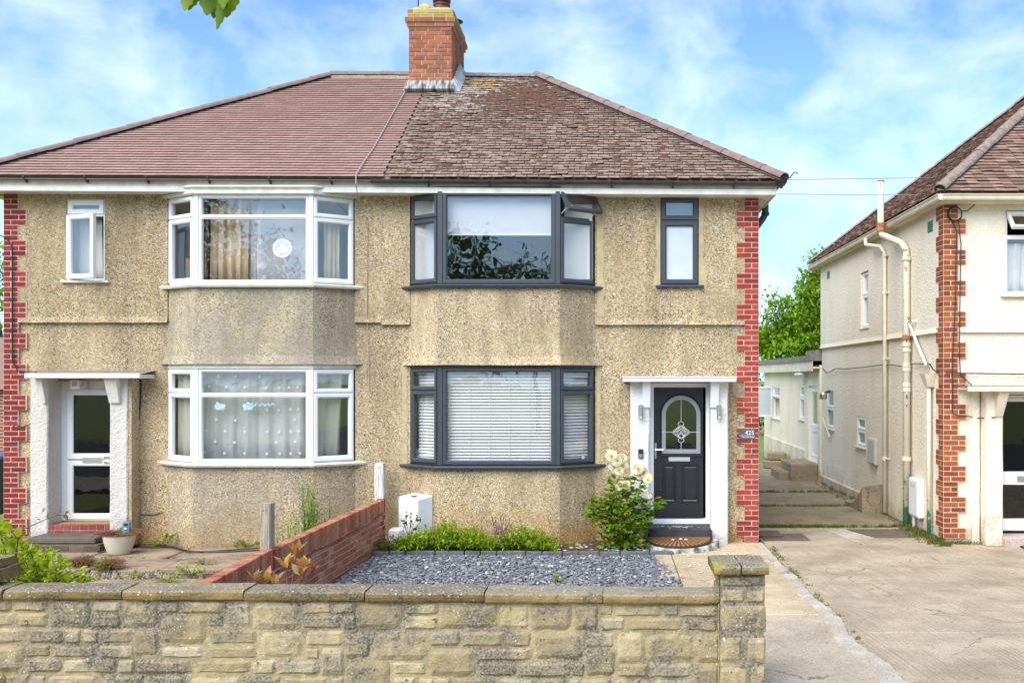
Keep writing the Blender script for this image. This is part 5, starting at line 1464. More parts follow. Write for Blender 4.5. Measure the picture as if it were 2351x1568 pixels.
# front door, porch
fND = Fr((XN + dnx0, 14.6), (XN + dnx1, 14.6)); wD = dnx1 - dnx0
zb, zt_ = gz(1218, 14.6), gz(922, 14.6)
m1 = gz(1082, 14.6)
mb = MB(); mb.ring(fND, -.03, wD + .03, zb, zt_ + .09, .04, -.06, .0, .01); mb.build('door_frame', M_WHITE, HN)
mb = MB()
dA, dB = gz(1190, 14.6), gz(1112, 14.6); dC = m1
mb.fbox(fND, .012, wD - .012, -.05, .012, zb + .02, dA); mb.fbox(fND, .012, wD - .012, -.05, .012, dB, dC); mb.fbox(fND, .012, wD - .012, -.05, .012, zt_ + .001, zt_ + .05)
mb.fbox(fND, .012, .022, -.05, .011, zb + .02, zt_); mb.fbox(fND, wD - .09, wD - .012, -.05, .011, zb + .02, zt_)
door = mb.build('front_door', M_WHITE, HN)
pane(door, fND, .02, wD - .09, dA, dB, -.015, M_GLASS_DARK); pane(door, fND, .02, wD - .09, dC, zt_, -.015, M_GLASS_DARK)
fb(fND, gx(2334, 14.6) - XN - dnx0, gx(2334, 14.6) - XN - dnx0 + .28, .013, .024, gz(1106, 14.6), gz(1092, 14.6), 'letterbox', M_STEEL, door)
cxl = gx(2222, 14.1)
mb = MB(); mb.box(cxl, cxl + 1.75, 14.07, YF - .001, gz(896, 14.1), gz(890, 14.1)); mb.box(cxl - .01, cxl + 1.76, 14.055, 14.10, gz(899, 14.1), gz(887, 14.1)); mb.build('canopy', M_CREAMPAINT, HN, bevel=.006)
mb = MB(); mb.box(cxl, cxl + 1.75, 14.102, YF - .003, gz(889.5, 14.1), gz(885, 14.1)); mb.build('canopy_felt', M_TILE_N, HN)
x0, x1 = gx(2243, 14.3), XN + dnx0 - .02
wob_pillar('porch_pillar', x0 + .13, x1, 14.30, 14.55, -.0, gz(897, 14.2), M_CREAM, HN)
wob_pillar('porch_pillar', x0, x0 + .11, 14.47, 14.56, -.0, gz(897, 14.4), M_CREAM, HN)
wob_pillar('porch_pillar', XN + dnx1 + .02, XN + dnx1 + .28, 14.30, 14.55, -.0, gz(897, 14.2), M_CREAM, HN)
mb = MB(); zt2, zb2 = gz(898, 14.2), gz(957, 14.25)
mb.hexa([(x1 - .12, 14.27, zb2), (x1 - .015, 14.27, zb2), (x1 - .015, 14.5, zb2), (x1 - .12, 14.5, zb2), (x1 - .13, 14.12, zt2), (x1 + .03, 14.12, zt2), (x1 + .03, 14.5, zt2), (x1 - .13, 14.5, zt2)]); mb.build('porch_bracket', M_CREAMPAINT, HN, bevel=.008)
mb = MB(); mb.box(XN + dnx0 - .03, XN + dnx1 + .05, 14.2, 14.62, -.05, .13); mb.build('door_step', concrete('pink worn step', (.55, .42, .36), 0, 0, (.3, .22, .17), .5, 3), HN, bevel=.012)
tag((lambda mb: (mb.box(XN + .95, XN + 1.75, 13.85, 14.19, .002, .02), mb.build('doormat', M_BLACK))[1])(MB()), 'dark doormat at the edge of the cream house doorstep', 'doormat')
# roof, eaves, gutter
XE, YE_, ZE_, TN = gx(2155, 14.2), 14.2, 5.03, .80
YEB = 23.45; XEB = XN + NW + .25
rn = (YEB - YE_) / 2
ZR_ = ZE_ + TN * rn
mb = MB()
P = {k: mb.V(v) for k, v in dict(a=(XE, YE_, ZE_), b=(XEB, YE_, ZE_), c=(XEB, YEB, ZE_), d=(XE, YEB, ZE_), r=(XE + rn, YE_ + rn, ZR_), q=(XEB, YE_ + rn, ZR_)).items()}
mb.face((P['a'], P['b'], P['q'], P['r'])); mb.face((P['d'], P['a'], P['r'])); mb.face((P['c'], P['d'], P['r'], P['q'])); mb.face((P['b'], P['a'], P['d'], P['c']))
ROOF_N = mb.build('roof', M_TILE_N, HN)
pN = math.atan(TN); cN, sN = math.cos(pN), math.sin(pN); LN = rn / cN
mb = MB(); cnt = 0
for i in range(int(LN / .1)):
    s = i * .1
    x = XE + s * cN - .02 + (i % 2) * .083
    while x < XEB:
        c = x + .083; x += .166
        p = Vector((c, YE_ + s * cN, ZE_ + s * sN + .025)) + Vector((0, 0, rnd.gauss(0, .003)))
        jj = rnd.gauss(0, .005)
        if cnt < 300 and c < 6.6 and i < 18:
            o = put(bpy.data.objects.new('roof_tile', tile_shape(.160, round(jj / .003) * .003, M_TILE_N)), p, ROOF_N); o.rotation_euler = (pN, 0, rnd.gauss(0, .012)); cnt += 1
        else:
            mb.cr = rnd.random(); mb.hexa([p + Vector((vx, vy * cN - vz * sN, vy * sN + vz * cN)) for vx, vy, vz in tile_verts(.160, jj)])
for i in range(int(LN / .1)):     # west slope, seen at a grazing angle
    s = i * .1
    y = YE_ + s * cN + .02 + (i % 2) * .083
    while y < YEB - s * cN - .05:
        c = y + .083; y += .166
        p = Vector((XE + s * cN, c, ZE_ + s * sN + .025)) + Vector((0, 0, rnd.gauss(0, .005)))
        mb.cr = rnd.random(); mb.hexa([p + Vector((vy * cN - vz * sN, -vx, vy * sN + vz * cN)) for vx, vy, vz in tile_verts(.160, rnd.gauss(0, .005))])
o = mb.build('roof_tiles', M_TILE_N, ROOF_N, attr=True); o['kind'] = 'stuff'
run_ridge(ROOF_N, (XE + .02, YE_ + .02, ZE_ + .07), (XE + rn, YE_ + rn, ZR_ + .06), 16, M_RIDGE_OLD, .10, mortar=M_BLACK)
run_ridge(ROOF_N, (XE + .02, YEB - .02, ZE_ + .06), (XE + rn, YEB - rn, ZR_ + .06), 16, M_RIDGE_OLD, .09)
gzb = 4.945
mb = MB()
def gut(A, B, outn):
    A, B = Vector(A), Vector(B)
    prof = [(0, 0), (.0, .085), (.085, .085), (.085, .075), (.07, .07), (.062, .05), (.07, .035), (.06, .01), (.045, 0)]
    a = [mb.V(A + outn * p + Vector((0, 0, z))) for p, z in prof]; b = [mb.V(B + outn * p + Vector((0, 0, z))) for p, z in prof]
    for k in range(len(prof)):
        j = (k + 1) % len(prof)
        mb.face((a[k], b[k], b[j], a[j]))
    mb.face(a[::-1]); mb.face(b)
gut((XE + .0, YE_ + .05, gzb), (XEB, YE_ + .05, gzb), Vector((0, -1, 0)))
gut((XE + .05, YEB, gzb), (XE + .05, YE_ - .03, gzb), Vector((-1, 0, 0)))
mb.build('gutter', M_CREAMPAINT, HN)
mb = MB(); mb.box(XE + .05, XEB, YE_ + .05, YF - .035, gzb - .012, gzb + .002); mb.box(XE + .051, XN - .031, YF - .0349, YEB, gzb - .012, gzb + .002); mb.box(XE + .052, XEB, YE_ + .055, YE_ + .075, gzb, ZE_); mb.box(XE + .055, XE + .075, YE_ + .08, YEB, gzb, ZE_)
mb.build('soffit', M_CREAM_BAND, HN)
# pipes on the side wall
def P_(px, py, off=.09):
    d = nd(px, off); return Vector((XN - off, d, H - (py - PY) * d / F))
M_RUST = plain('rusting paint', (.36, .15, .06), .9, .6, 18, .5)
m_pipe, nt = new_mat('flaking cream pipe paint')
fl = noi(nt, 11, 6, .7)
cc = mixc(nt, ramp(nt, fl, [(.60, 0.0), (.63, 1.0)]), (.68, .62, .47), (.16, .07, .035))
zz_ = N(nt, 'ShaderNodeSeparateXYZ', {0: pos(nt)}).outputs[2]
gr_ = ramp(nt, mth(nt, 'ADD', zz_, mth(nt, 'MULTIPLY', noi(nt, 8, 4), .9)), [(.86, 1.0), (.90, 0.0)])
cc = mixc(nt, gr_, cc, (.08, .30, .15))
finish(nt, cc, .5, fl, .3)
M_PIPE = plain('cream pipe paint', (.68, .62, .48), .45, .1, 5, .1)
v0 = P_(2022, 530, .33); yv = v0.y
mb = MB()
zA = H - (415 - PY) * yv / F; zB = H - (530 - PY) * yv / F
elbow = [Vector((XN - .33, yv, zA)), Vector((XN - .33, yv, zB)), Vector((XN - .31, yv - .03, zB - .08)), Vector((XN - .14, yv - .55, zB - .28)), Vector((XN - .10, yv - .66, zB - .40)), Vector((XN - .10, yv - .68, zB - .55))]
ys_ = elbow[-1].y
mb.tube(elbow + [Vector((XN - .10, ys_, .02))], .056, 12)
sp_ = mb.build('soil_pipe', m_pipe, HN, smooth=True)
mb = MB()
for z, r in ((zB - .55, .075), (2.95, .072), (2.86, .072), (2.62, .07), (2.55, .07), (2.3, .068), (2.22, .068), (1.10, .076)):
    mb.tube([(XN - .10, ys_, z - .03), (XN - .10, ys_, z + .03)], r, 12)
mb.build('collar', M_PIPE, sp_)
mb = MB(); mb.tube([(XN - .33, yv, zB - .02), (XN - .33, yv, zB + .13)], .072, 12); mb.tube([(XN - .33, yv, zA - .02), (XN - .33, yv, zA)], .06, 12); mb.tube([(XN - .10, ys_, 3.02), (XN - .10, ys_, 3.1)], .07, 12); mb.build('rusty_collar', M_RUST, sp_)
mb = MB()
yd_ = nd(2031, .08)
top = Vector((XE - .02, yd_ + .7, 4.95))
mb.tube([top, top + Vector((0, -.02, -.12)), Vector((XN - .12, yd_ + .1, 4.72)), Vector((XN - .08, yd_, 4.6)), Vector((XN - .08, yd_, .05))], .036, 10)
dp = mb.build('downpipe', M_PIPE, HN, smooth=True)
mb = MB()
for z in (4.55, 3.9, 2.75, 1.0): mb.tube([(XN - .08, yd_, z - .03), (XN - .08, yd_, z + .03)], .045, 10); mb.box(XN - .08, XN, yd_ - .075, yd_ - .04, z - .012, z + .012)
mb.build('collar', M_PIPE, dp)
yw_ = nd(2134, .06)
mb = MB(); zh = H - (858 - PY) * yw_ / F
mb.tube([(XN - .07, yw_, .03), (XN - .07, yw_, zh - .18)], .03, 10); wp = mb.build('waste_pipe', m_pipe, HN, smooth=True)
mb = MB(); mb.hexa([(XN - .11, yw_ - .06, zh - .2), (XN - .11, yw_ + .06, zh - .2), (XN, yw_ + .06, zh - .2), (XN, yw_ - .06, zh - .2), (XN - .17, yw_ - .13, zh), (XN - .17, yw_ + .15, zh), (XN, yw_ + .15, zh), (XN, yw_ - .13, zh)]); mb.build('hopper', M_CREAMPAINT, wp)
mb = MB(); a = P_(2126, 838, .08); b = P_(2086, 742, .08); mb.tube([a, b, b + Vector((.0, -.25, .02)), b + Vector((.08, -.28, .02))], .022, 8); mb.build('overflow_pipe', M_WHITE, HN, smooth=True)
# air vents high on the side wall
for px, py in ((2136, 521), (1902, 632)):
    c = P_(px, py, .032); mb = MB()
    for k in range(5): mb.box(c.x - .012, c.x, c.y - .11, c.y + .11, c.z - .07 + k * .032, c.z - .05 + k * .032)
    mb.box(c.x, c.x + .02, c.y - .115, c.y + .115, c.z - .08, c.z + .09); mb.build('air_vent', plain('green vent', (.05, .24, .13), .6), HN)
# meter cupboards
M_METER = plain('grey meter box', (.50, .485, .45), .5, .06, 5)
for lab, px0, px1, py0, py1, dp_, mt in (('grey meter box on the cream side wall below the small window', 1992, 2008, 1006, 1066, .07, M_METER), ('white gas meter box low on the cream wall between two pipes', 2087, 2108, 1098, 1186, .10, M_WHITE)):
    o = dp_; y0, y1 = nd(px1, o), nd(px0, o)
    pm = (px0 + px1) / 2
    z0, z1 = H - (py1 - PY) * nd(pm, o) / F, H - (py0 - PY) * nd(pm, o) / F
    t = thing('meter_box', (XN - .05, (y0 + y1) / 2, z0), lab, 'meter box')
    mb = MB(); mb.box(XN - o, XN - .001, y0, y1, z0, z1); mb.build('case', mt, t, bevel=.015)
    mb = MB(); mb.box(XN - o - .012, XN - o - .0005, y0 + .02, y1 - .02, z0 + .03, z1 - .03); d_ = mb.build('door', mt, t, bevel=.006)
    mb = MB()
    for k in range(4): mb.box(XN - o - .0135, XN - o - .0122, y0 + .12, y1 - .10, z1 - .14 + k * .018, z1 - .133 + k * .018)
    mb.build('vent_slot', M_METER, t)
    if mt is M_WHITE:
        mb = MB(); mb.tube([(XN - .06, y1 - .12, .0), (XN - .06, y1 - .12, z0)], .022, 8); mb.build('supply_pipe', M_PIPE, t)
# ================================================================ rear extension of that house
XX_, YX0, YX1 = 4.87, 22.98, 31.0
fX = Fr((XX_, YX1), (XX_, YX0)); LX = YX1 - YX0
xd = lambda px: XX_ * F / (px - PX)
xu = lambda px: YX1 - xd(px)
xz = lambda px, py: H - (py - PY) * xd(px) / F
dw = (xu(1856), xu(1876.5), .42, xz(1866, 886))
xw = [(xu(1773), xu(1790), xz(1781, 960), xz(1781, 885)), (xu(1835), xu(1846), xz(1840, 963), xz(1840, 884))]
mb = MB(); wall_piece(mb, fX, 0, LX, .0, 2.62, [dw] + xw, 0, -.25); mb.box(XX_ + .01, XX_ + 3.5, YX1 + .001, YX1 + .25, 0, 2.62); mb.build('extension_wall', M_CREAM, HN)
mb = MB(); mb.fbox(fX, .0, xu(1850), .001, .04, -.05, .62); mb.build('plinth', M_CREAM_BAND, HN)
mb = MB(); mb.box(XX_ - .16, XX_ + 4, YX0 - .0, YX1 + .4, 2.621, 2.66); mb.box(XX_ - .18, XX_ - .161, YX0, YX1 + .4, 2.56, 2.80); mb.build('extension_fascia', M_CREAMPAINT, HN)
mb = MB(); mb.box(XX_ - .22, XX_ + 4, YX0 - .01, YX1 + .45, 2.80, 2.93); mb.box(XX_ - .1, XX_ + .3, YX0 - .02, YX0 + 1.1, 2.931, 3.05); mb.build('flat_roof', plain('grey felt roof', (.21, .19, .165), .95, .3, 8, .4), HN)
mb = MB()
for k in range(8): mb.lathe([(.05 + .0, 0)] * 2 + [(.05, .004)], (0, 0, 0), 6) if False else None
mb.fbox(fX, LX - .55, LX - .05, .181, .19, 2.58, 2.79); mb.build('fascia_end_box', M_CREAMPAINT, HN)
for i, (a, b, c, d) in enumerate(xw):
    wn = flat_window(HN, fX, a, b, c, d, c + (d - c) * .64, M_WHITE, -.03, M_CREAMPAINT, None, M_GLASS, wd=.05)
    if i == 1: sash(wn, fX, a + .02, b - .02, c + .02, c + (d - c) * .64 - .01, M_WHITE, .05, -.07, -.01, M_GLASS)
    else:
        ah = rad(75); pA = fX.pt(a + .02, .0, 0)
        fo = Fr((pA.x, pA.y), (pA.x - math.sin(ah) * .55, pA.y - math.cos(ah) * .55))
        s_ = sash(wn, fo, 0, .55, c + .02, d - .03, M_WHITE, .055, -.03, .03, M_FROST); s_['label'] = 'casement swung wide open'
mb = MB(); mb.ring(fX, dw[0], dw[1], dw[2], dw[3], .06, -.1, -.04, .01); mb.build('door_frame', M_WHITE, HN)
mb = MB(); u0, u1 = dw[0] + .06, dw[1] - .06; mz = dw[2] + .78
mb.ring(fX, u0, u1, mz, dw[3] - .05, .10, -.09, -.05, .015); mb.ring(fX, u0, u1, dw[2] + .05, mz - .001, .10, -.09, -.05, .015); mb.fbox(fX, u0 + .09, u1 - .09, -.085, -.065, dw[2] + .14, mz - .09)
bd = mb.build('back_door', M_WHITE, HN)
pane(bd, fX, u0 + .09, u1 - .09, mz + .09, dw[3] - .14, -.07, M_GLASS)
M_STEPC = concrete('weathered concrete step', (.33, .26, .17), 0, 0, (.12, .12, .04), .6, 2.5)
mb = MB()
mb.box(XX_ - .62, XX_ - .001, xd(1876) - .1, xd(1853) + .2, -.05, .40)
mb.build('back_step', M_STEPC, HN, bevel=.02)
mb = MB(); mb.box(XX_ - .86, XX_ - .621, xd(1876) + .15, xd(1853) + .2, -.05, .2); mb.build('back_step', M_STEPC, HN, bevel=.02)
# odds and ends by the extension: floodlight, bulkhead lamp, open vent, broken kerb
c = Vector((XN - .16, nd(1889, .16) - .02, H - (873 + 30 - PY) * nd(1889, .16) / F))
t = thing('floodlight', c, 'small dark security floodlight on the cream corner beside the passage extension', 'floodlight')
mb = MB(); mb.tube([(XN, c.y, c.z + .05), (c.x, c.y, c.z)], .03, 8); mb.box(c.x - .06, c.x + .05, c.y - .10, c.y - .03, c.z - .14, c.z + .02); mb.build('bracket', M_BLACK, t)
mb = MB(); mb.lathe([(.02, -.14), (.08, -.12), (.09, -.02), (.05, .03)], (c.x - .03, c.y - .16, c.z), 12); mb.build('lamp_head', M_STEEL, t)
mb = MB(); mb.fbox(fX, xu(1846), xu(1856), .05, .25, 2.46, 2.52)
tag(mb.build('strip_light', M_WHITE, bevel=.02), 'white strip light under the fascia of the rear extension', 'light')
mb = MB(); a = P_(1889, 960, .04); b = P_(1905, 1004, .05)
mb.tube([a, b], .022, 8); mb.build('waste_spout', M_PIPE, HN)
# sagging cable along the side wall and across the front
mb = MB()
pts = [P_(px, py, .05) for px, py in ((1889, 846), (1897, 856), (1908, 853), (1918, 846), (1940, 847), (1960, 845), (1985, 843), (2020, 838), (2050, 838), (2068, 841), (2100, 835), (2135, 836), (2142, 848), (2152, 855))]
pts += [W(px, py, YF - .075) for px, py in ((2175, 855), (2215, 857), (2290, 858), (2420, 860))]
mb.tube(pts, .010, 6)
tag(mb.build('cable', M_BLACK), 'black cable sagging along the cream side wall and across its front', 'cable')
mb = MB()
cc = W(2192, 492, YF - .08)
for k in range(3): mb.tube([cc + Vector(((.105 - .004*k) * math.cos(2*math.pi*i/24), -.01*k, (.105 - .004*k) * math.sin(2*math.pi*i/24))) for i in range(25)], .009, 5)
mb.tube([cc + Vector((-.05, 0, -.09)), W(2196, 530, YF - .075), W(2193, 700, YF - .075), W(2187, 820, YF - .075), W(2187, 950, YF - .075), W(2197, 953, YF - .075), W(2223, 955, YF - .06), W(2240, 960, YF - .06), W(2287, 958, 14.25)], .008, 5)
mb.tube([cc + Vector((.05, 0, -.09)), W(2206, 560, YF - .075), W(2202, 800, YF - .075), W(2205, 860, YF - .075), W(2235, 888, YF - .06)], .008, 5)
mb.tube([cc + Vector((.08, 0, .05)), W(2220, 485, YF - .09), W(2238, 470, YF - .09), W(2229, 466, YF - .1), W(2260, 461, YF - .12), W(2420, 459, YF - .14)], .008, 5)
tag(mb.build('cable_coil', M_BLACK), 'coil of black cable with tails hanging on the russet brick corner', 'cable')
# two phone wires crossing between the houses
for pa, pb2, lab in (((1800, 413, 16.0), (2110, 409, 17.5), 'upper thin overhead wire crossing the gap between the houses'), ((1775, 446, 16.0), (2150, 449, 17.0), 'lower thin overhead wire crossing the gap between the houses')):
    A, B = W(*pa), W(*pb2); d = B - A
    A2, B2 = A - d * .6, B + d * .8
    mb = MB(); mb.tube([A2 + (B2 - A2) * k / 20 for k in range(21)], .006, 5)
    tag(mb.build('overhead_wire', plain('grey wire', (.3, .29, .29), .6)), lab, 'wire')
# ================================================================ low stone wall on the street
SW = thing('stone_wall', (-2, 7.8, -.1), 'low lichened honey limestone garden wall with flat coping and end pillar along the street', 'wall')
YW = 7.62
def rstone(x0, x1, z0, z1, yf, dep=.07, bulge=.003, nx=8, nz=5, rough=.008, rnd_c=.12):
    """one irregular walling stone with a rounded outline"""
    mb = MB()
    cx, cz, hx, hz = (x0+x1)/2, (z0+z1)/2, (x1-x0)/2, (z1-z0)/2
    sd_ = rnd.random() * 100
    G = []
    cut = min(hx, hz) * rnd_c * 2
    for j in range(nz + 1):
        row = []
        for i in range(nx + 1):
            a, b = 2*i/nx - 1, 2*j/nz - 1
            x, z = cx + a*hx, cz + b*hz
            ex, ez = abs(a)*hx - (hx - cut), abs(b)*hz - (hz - cut)
            if ex > 0 and ez > 0:
                d = math.hypot(ex, ez)
                if d > cut:
                    x = cx + math.copysign(hx - cut + ex*cut/d, a); z = cz + math.copysign(hz - cut + ez*cut/d, b)
            nn = mnoise.noise(Vector((x*9 + sd_, z*9, sd_)))
            x += rough * mnoise.noise(Vector((x*7, z*7 + sd_, 3))); z += rough * mnoise.noise(Vector((x*7 + sd_, z*7, 8)))
            edge = max(abs(a), abs(b))
            y = yf + (.015 if edge > .99 else 0) - bulge*(1 - edge**6) + rough*1.0*nn + .004*mnoise.noise(Vector((x*24, z*24, sd_)))
            row.append(mb.V((x, y, z)))
        G.append(row)
    for j in range(nz):
        for i in range(nx): mb.face((G[j][i], G[j][i+1], G[j+1][i+1], G[j+1][i]))
    bd = [G[0][i] for i in range(nx+1)] + [G[j][nx] for j in range(1, nz+1)] + [G[nz][i] for i in range(nx-1, -1, -1)] + [G[j][0] for j in range(nz-1, 0, -1)]
    bk = [mb.V((mb.v[k][0], yf + dep, mb.v[k][2])) for k in bd]
    for k in range(len(bd)):
        j = (k+1) % len(bd)
        mb.face((bk[k], bk[j], bd[j], bd[k]))
    return mb.build('stone', M_STONE, SW)
zt_at = lambda x: .733 - (x + 4.65) * (.04 / 5.5) - .012
mb = MB()
N_ = 120
F0 = []
for k in range(N_ + 1):
    x = -6.6 + (.86 + 6.6) * k / N_
    F0.append([mb.V((x, YW + .013 + .007*mnoise.noise(Vector((x*6, j*2.1, 4))), -.15 + (zt_at(x) + .15) * j / 12)) for j in range(13)])
for A, B in zip(F0, F0[1:]):
    for j in range(12): mb.face((A[j], B[j], B[j+1], A[j+1]))
for A, B in zip(F0, F0[1:]):
    a, b = mb.v[A[12]], mb.v[B[12]]
    mb.poly([a, b, (b[0], 7.86, b[2]), (a[0], 7.86, a[2])]); mb.poly([(b[0], 7.86, -.15), (a[0], 7.86, -.15), (a[0], 7.86, a[2]), (b[0], 7.86, b[2])])
mb.build('mortar', M_STONEMORTAR, SW)
# random coursed rubble: some stones rise through two courses
hs = [.10, .115, .13, .105, .12, .14, .11]
top_off, occ = 0.0, []
levels = [0.0]
for h in hs: levels.append(levels[-1] + h)
for r, h in enumerate(hs):
    x = -6.6 + rnd.uniform(0, .2)
    busy = occ; occ = []
    while x < .83:
        hit = next((b for b in busy if b[0] - .04 < x < b[1]), None)
        if hit: x = hit[1] + .006; continue
        nxt = min([b[0] for b in busy if b[0] > x] + [.85])
        w = min(rnd.choice((.13, .19, .24, .28, .32, .36, .42)) * rnd.uniform(.85, 1.1), nxt - x)
        if nxt - (x + w) < .09: w = nxt - x
        if w < .05: x = nxt + .001; continue
        tall = r + 1 < len(hs) and rnd.random() < .24 and w > .13
        h2 = levels[r + (2 if tall else 1)]
        zt_ = zt_at(x + w/2)
        g = rnd.uniform(.004, .011)
        rstone(x + g, x + w - g, zt_ - h2 + g, zt_ - levels[r] - g*.6 - .003, YW + rnd.uniform(-.007, .006), rnd_c=rnd.uniform(.03, .15))
        if tall: occ.append((x, x + w))
        x += w
def cslab(x0, x1, y0, y1, z0, z1, name='coping_stone', nx=26, amp=.009):
    """riven slab with an uneven arris"""
    mb = MB(); sd_ = rnd.random()*50
    nn = lambda x, y, z: amp * mnoise.noise(Vector((x*5 + sd_, y*9, z*11)))
    ys_ = [y0, y0 + .004, y0 + .018, (y0+y1)/2, y1 - .01, y1]
    rows = []
    prof = [(y0 + .006, z0), (y0, z0 + .012), (y0 - .002, (z0+z1)/2), (y0 + .003, z1 - .014), (y0 + .016, z1 - .001), ((y0*2+y1)/3, z1 + .002), ((y0+2*y1)/3, z1), (y1 - .01, z1), (y1, z1 - .012), (y1, z0)]
    for i in range(nx + 1):
        x = x0 + (x1 - x0) * i / nx
        rows.append([mb.V((x, y + nn(x, y, z)*1.6, z + nn(x + 9, y, z) * (.9 if z > z0 else .3))) for y, z in prof])
    m_ = len(prof)
    for A, B in zip(rows, rows[1:]):
        for k in range(m_):
            j = (k+1) % m_
            mb.face((A[j], A[k], B[k], B[j]))
    mb.face(rows[0]); mb.face(rows[-1][::-1])
    return mb.build(name, M_COPING, SW)
jn = [-520, -240, 8, 281, 560, 838, 1112, 1384, 1651]
for a, b in zip(jn, jn[1:]):
    x0, x1 = gx(a, 7.6) + .004, gx(b, 7.6) - .004
    zt_ = zt_at((x0+x1)/2) + .012
    cslab(x0, x1, 7.585 + rnd.uniform(-.006, .006), 7.89, zt_ - .002, zt_ + .068 + rnd.uniform(-.003, .003))
# end pillar
YPI = 7.52
pz = lambda py: H - (py - PY) * YPI / F
pxx = lambda px: gx(px, YPI)
mb = MB(); mb.box(pxx(1655), pxx(1756), YPI + .014, 7.92, -.15, pz(1320)); mb.build('pillar_core', M_STONEMORTAR, SW)
for x0, x1, y0, y1 in ((1654, 1758, 1319, 1347), (1656, 1710, 1352, 1383), (1713, 1758, 1354, 1383), (1654, 1759, 1388, 1453), (1652, 1704, 1462, 1522), (1716, 1759, 1462, 1521), (1653, 1720, 1530, 1580), (1724, 1759, 1530, 1590)):
    rstone(pxx(x0) + .002, pxx(x1) - .002, pz(y1), pz(y0) - .004, YPI, rnd_c=.12 if x1 - x0 < 90 else .08, dep=.06)
mb = MB()
for j, (y0, y1) in enumerate(((1319, 1347), (1352, 1383), (1388, 1453), (1462, 1522), (1530, 1590))):   # left return and right return of the pillar
    z0, z1 = pz(y1), pz(y0) - .006
    for X0, X1 in ((pxx(1655) - .012, pxx(1655) - .001), (pxx(1756) + .001, pxx(1756) + .012)):
        s0 = 7.59
        m2 = MB(); m2.box(X0, X1, s0, 7.76 - .03*(j % 2), z0, z1); m2.build('stone', M_STONE, SW, bevel=.006)
        m2 = MB(); m2.box(X0, X1, 7.77 - .03*(j % 2), 7.915, z0, z1); m2.build('stone', M_STONE, SW, bevel=.006)
xm = pxx(1700)
cslab(pxx(1638), xm - .004, 7.47, 7.95, pz(1317), pz(1297), 'cap_stone', 6)
cslab(xm + .005, pxx(1763), 7.475, 7.95, pz(1316), pz(1296), 'cap_stone', 6)
# stub of the other pillar at the left edge of the wall
for x0, x1, z0, z1 in ((-5.3, -4.73, .83, .93), (-5.25, -4.76, .935, 1.0)):
    cslab(x0, x1, 7.64, 8.0, z0, z1, 'pillar_stone', 8, .02)
# ================================================================ brick dividing wall
BW = thing('brick_wall', (-3.4, 11, -.1), 'low red brick dividing wall with upright brick coping between the two front gardens', 'wall')
def divider(A, B, zt_, red_end=False, thin=0):
    fr = Fr(A, B); L = fr.len
    mb = MB(); t0 = .15 if thin else .004
    mb.fbox(fr, 0.004, L - .004, -.03 if thin else -.097, -.006, -.1, zt_ - .218) if not thin else None
    if thin: mb.fbox(fr, .004, .15, -.03, -.006, -.1, zt_ - .01); mb.fbox(fr, .151, L - .004, -.097, -.006, -.1, zt_ - .218)
    mb.fbox(fr, t0 + .002, L - .004, -.095, -.008, zt_ - .217, zt_ - .012)
    mb.build('mortar', M_MORTAR_W, BW)
    n_ = int(L / .0745); p = L / n_
    for i in range(n_):
        k = ('sold', round(p, 3), red_end and (i >= n_ - 1 or i < 1), i < thin)
        if k not in _cache:
            mt = M_BRICK_R if k[2] else M_BRICK_W
            m2 = MB(); h = p/2 - .0055
            m2.cbox(-h, h, 0, .03 if k[3] else .105, 0, .212, .005); _cache[k] = m2.mesh('brick', mt)
        o = piece('brick', _cache[k], fr, (i + .5) * p, rnd.uniform(-.003, .003), zt_ - .214 + rnd.uniform(-.004, .004), BW)
        o.rotation_euler = (0, rnd.gauss(0, .008), fr.rz + rnd.gauss(0, .006))
    for c in range(7):
        v = zt_ - .218 - (c + 1) * .075
        u = -.11 if c % 2 else 0.0
        while u < L - .03:
            a, b = max(u, 0), min(u + .215, L)
            if b - a > .04:
                mt = M_BRICK_R if red_end and b > L - .15 and c < 3 else M_BRICK_W
                piece('brick', brick_mesh(round(b - a - .004, 2), .02, .065, mt, .004), fr, (a + b)/2, .0 + rnd.uniform(-.003, .003), v + .005, BW)
            u += .225
divider((-3.37, 9.985), (-3.185, 14.18), .692, True, 2)
divider((-3.33, 7.93), (-3.37, 9.98), .700)
def post(x0, x1, y0, y1, z0, z1, mat, label):
    t = thing('timber_post', ((x0+x1)/2, (y0+y1)/2, z0), label, 'post')
    mb = MB(); s = .012; n_ = 7
    R0 = []
    for k in range(n_ + 1):
        z = z0 + (z1 - z0)*k/n_; j = .003*mnoise.noise(Vector((x0, k*1.7, 1)))
        R0.append([mb.V(p) for p in ((x0+s+j,y0,z),(x1-s+j,y0,z),(x1+j,y0+s,z),(x1,y1,z),(x0,y1,z),(x0+j,y0+s,z))])
    for A, B in zip(R0, R0[1:]):
        for k in range(6): mb.face((A[k], A[(k+1)%6], B[(k+1)%6], B[k]))
    c = mb.V(((x0+x1)/2, (y0+y1)/2, z1 + .012))
    for k in range(6): mb.face((R0[-1][k], R0[-1][(k+1)%6], c))
    mb.build('shaft', mat, t)
    mb = MB()
    for q in (.38, .62): mb.box(x0 + (x1-x0)*q - .005, x0 + (x1-x0)*q + .005, y0 - .0015, y0 + .002, z1 - .07, z1 - .06)
    mb.build('bolt_hole', M_BLACK, t)
post(-3.51, -3.402, 9.995, 10.125, -.1, 1.148, M_POST, 'grey weathered timber post standing at the kink in the brick dividing wall')
post(-3.358, -3.225, 14.235, 14.36, -.1, gz(1063, 14.3), M_POSTW, 'whitewashed timber post at the house end of the brick dividing wall')
fr = Fr((-3.37, 9.985), (-3.185, 14.18))
mb = MB()
pts = [Fr((-3.33, 7.93), (-3.37, 9.98)).pt(u, .012, v) for u, v in ((.9, .28), (1.4, .33), (2.0, .40))]
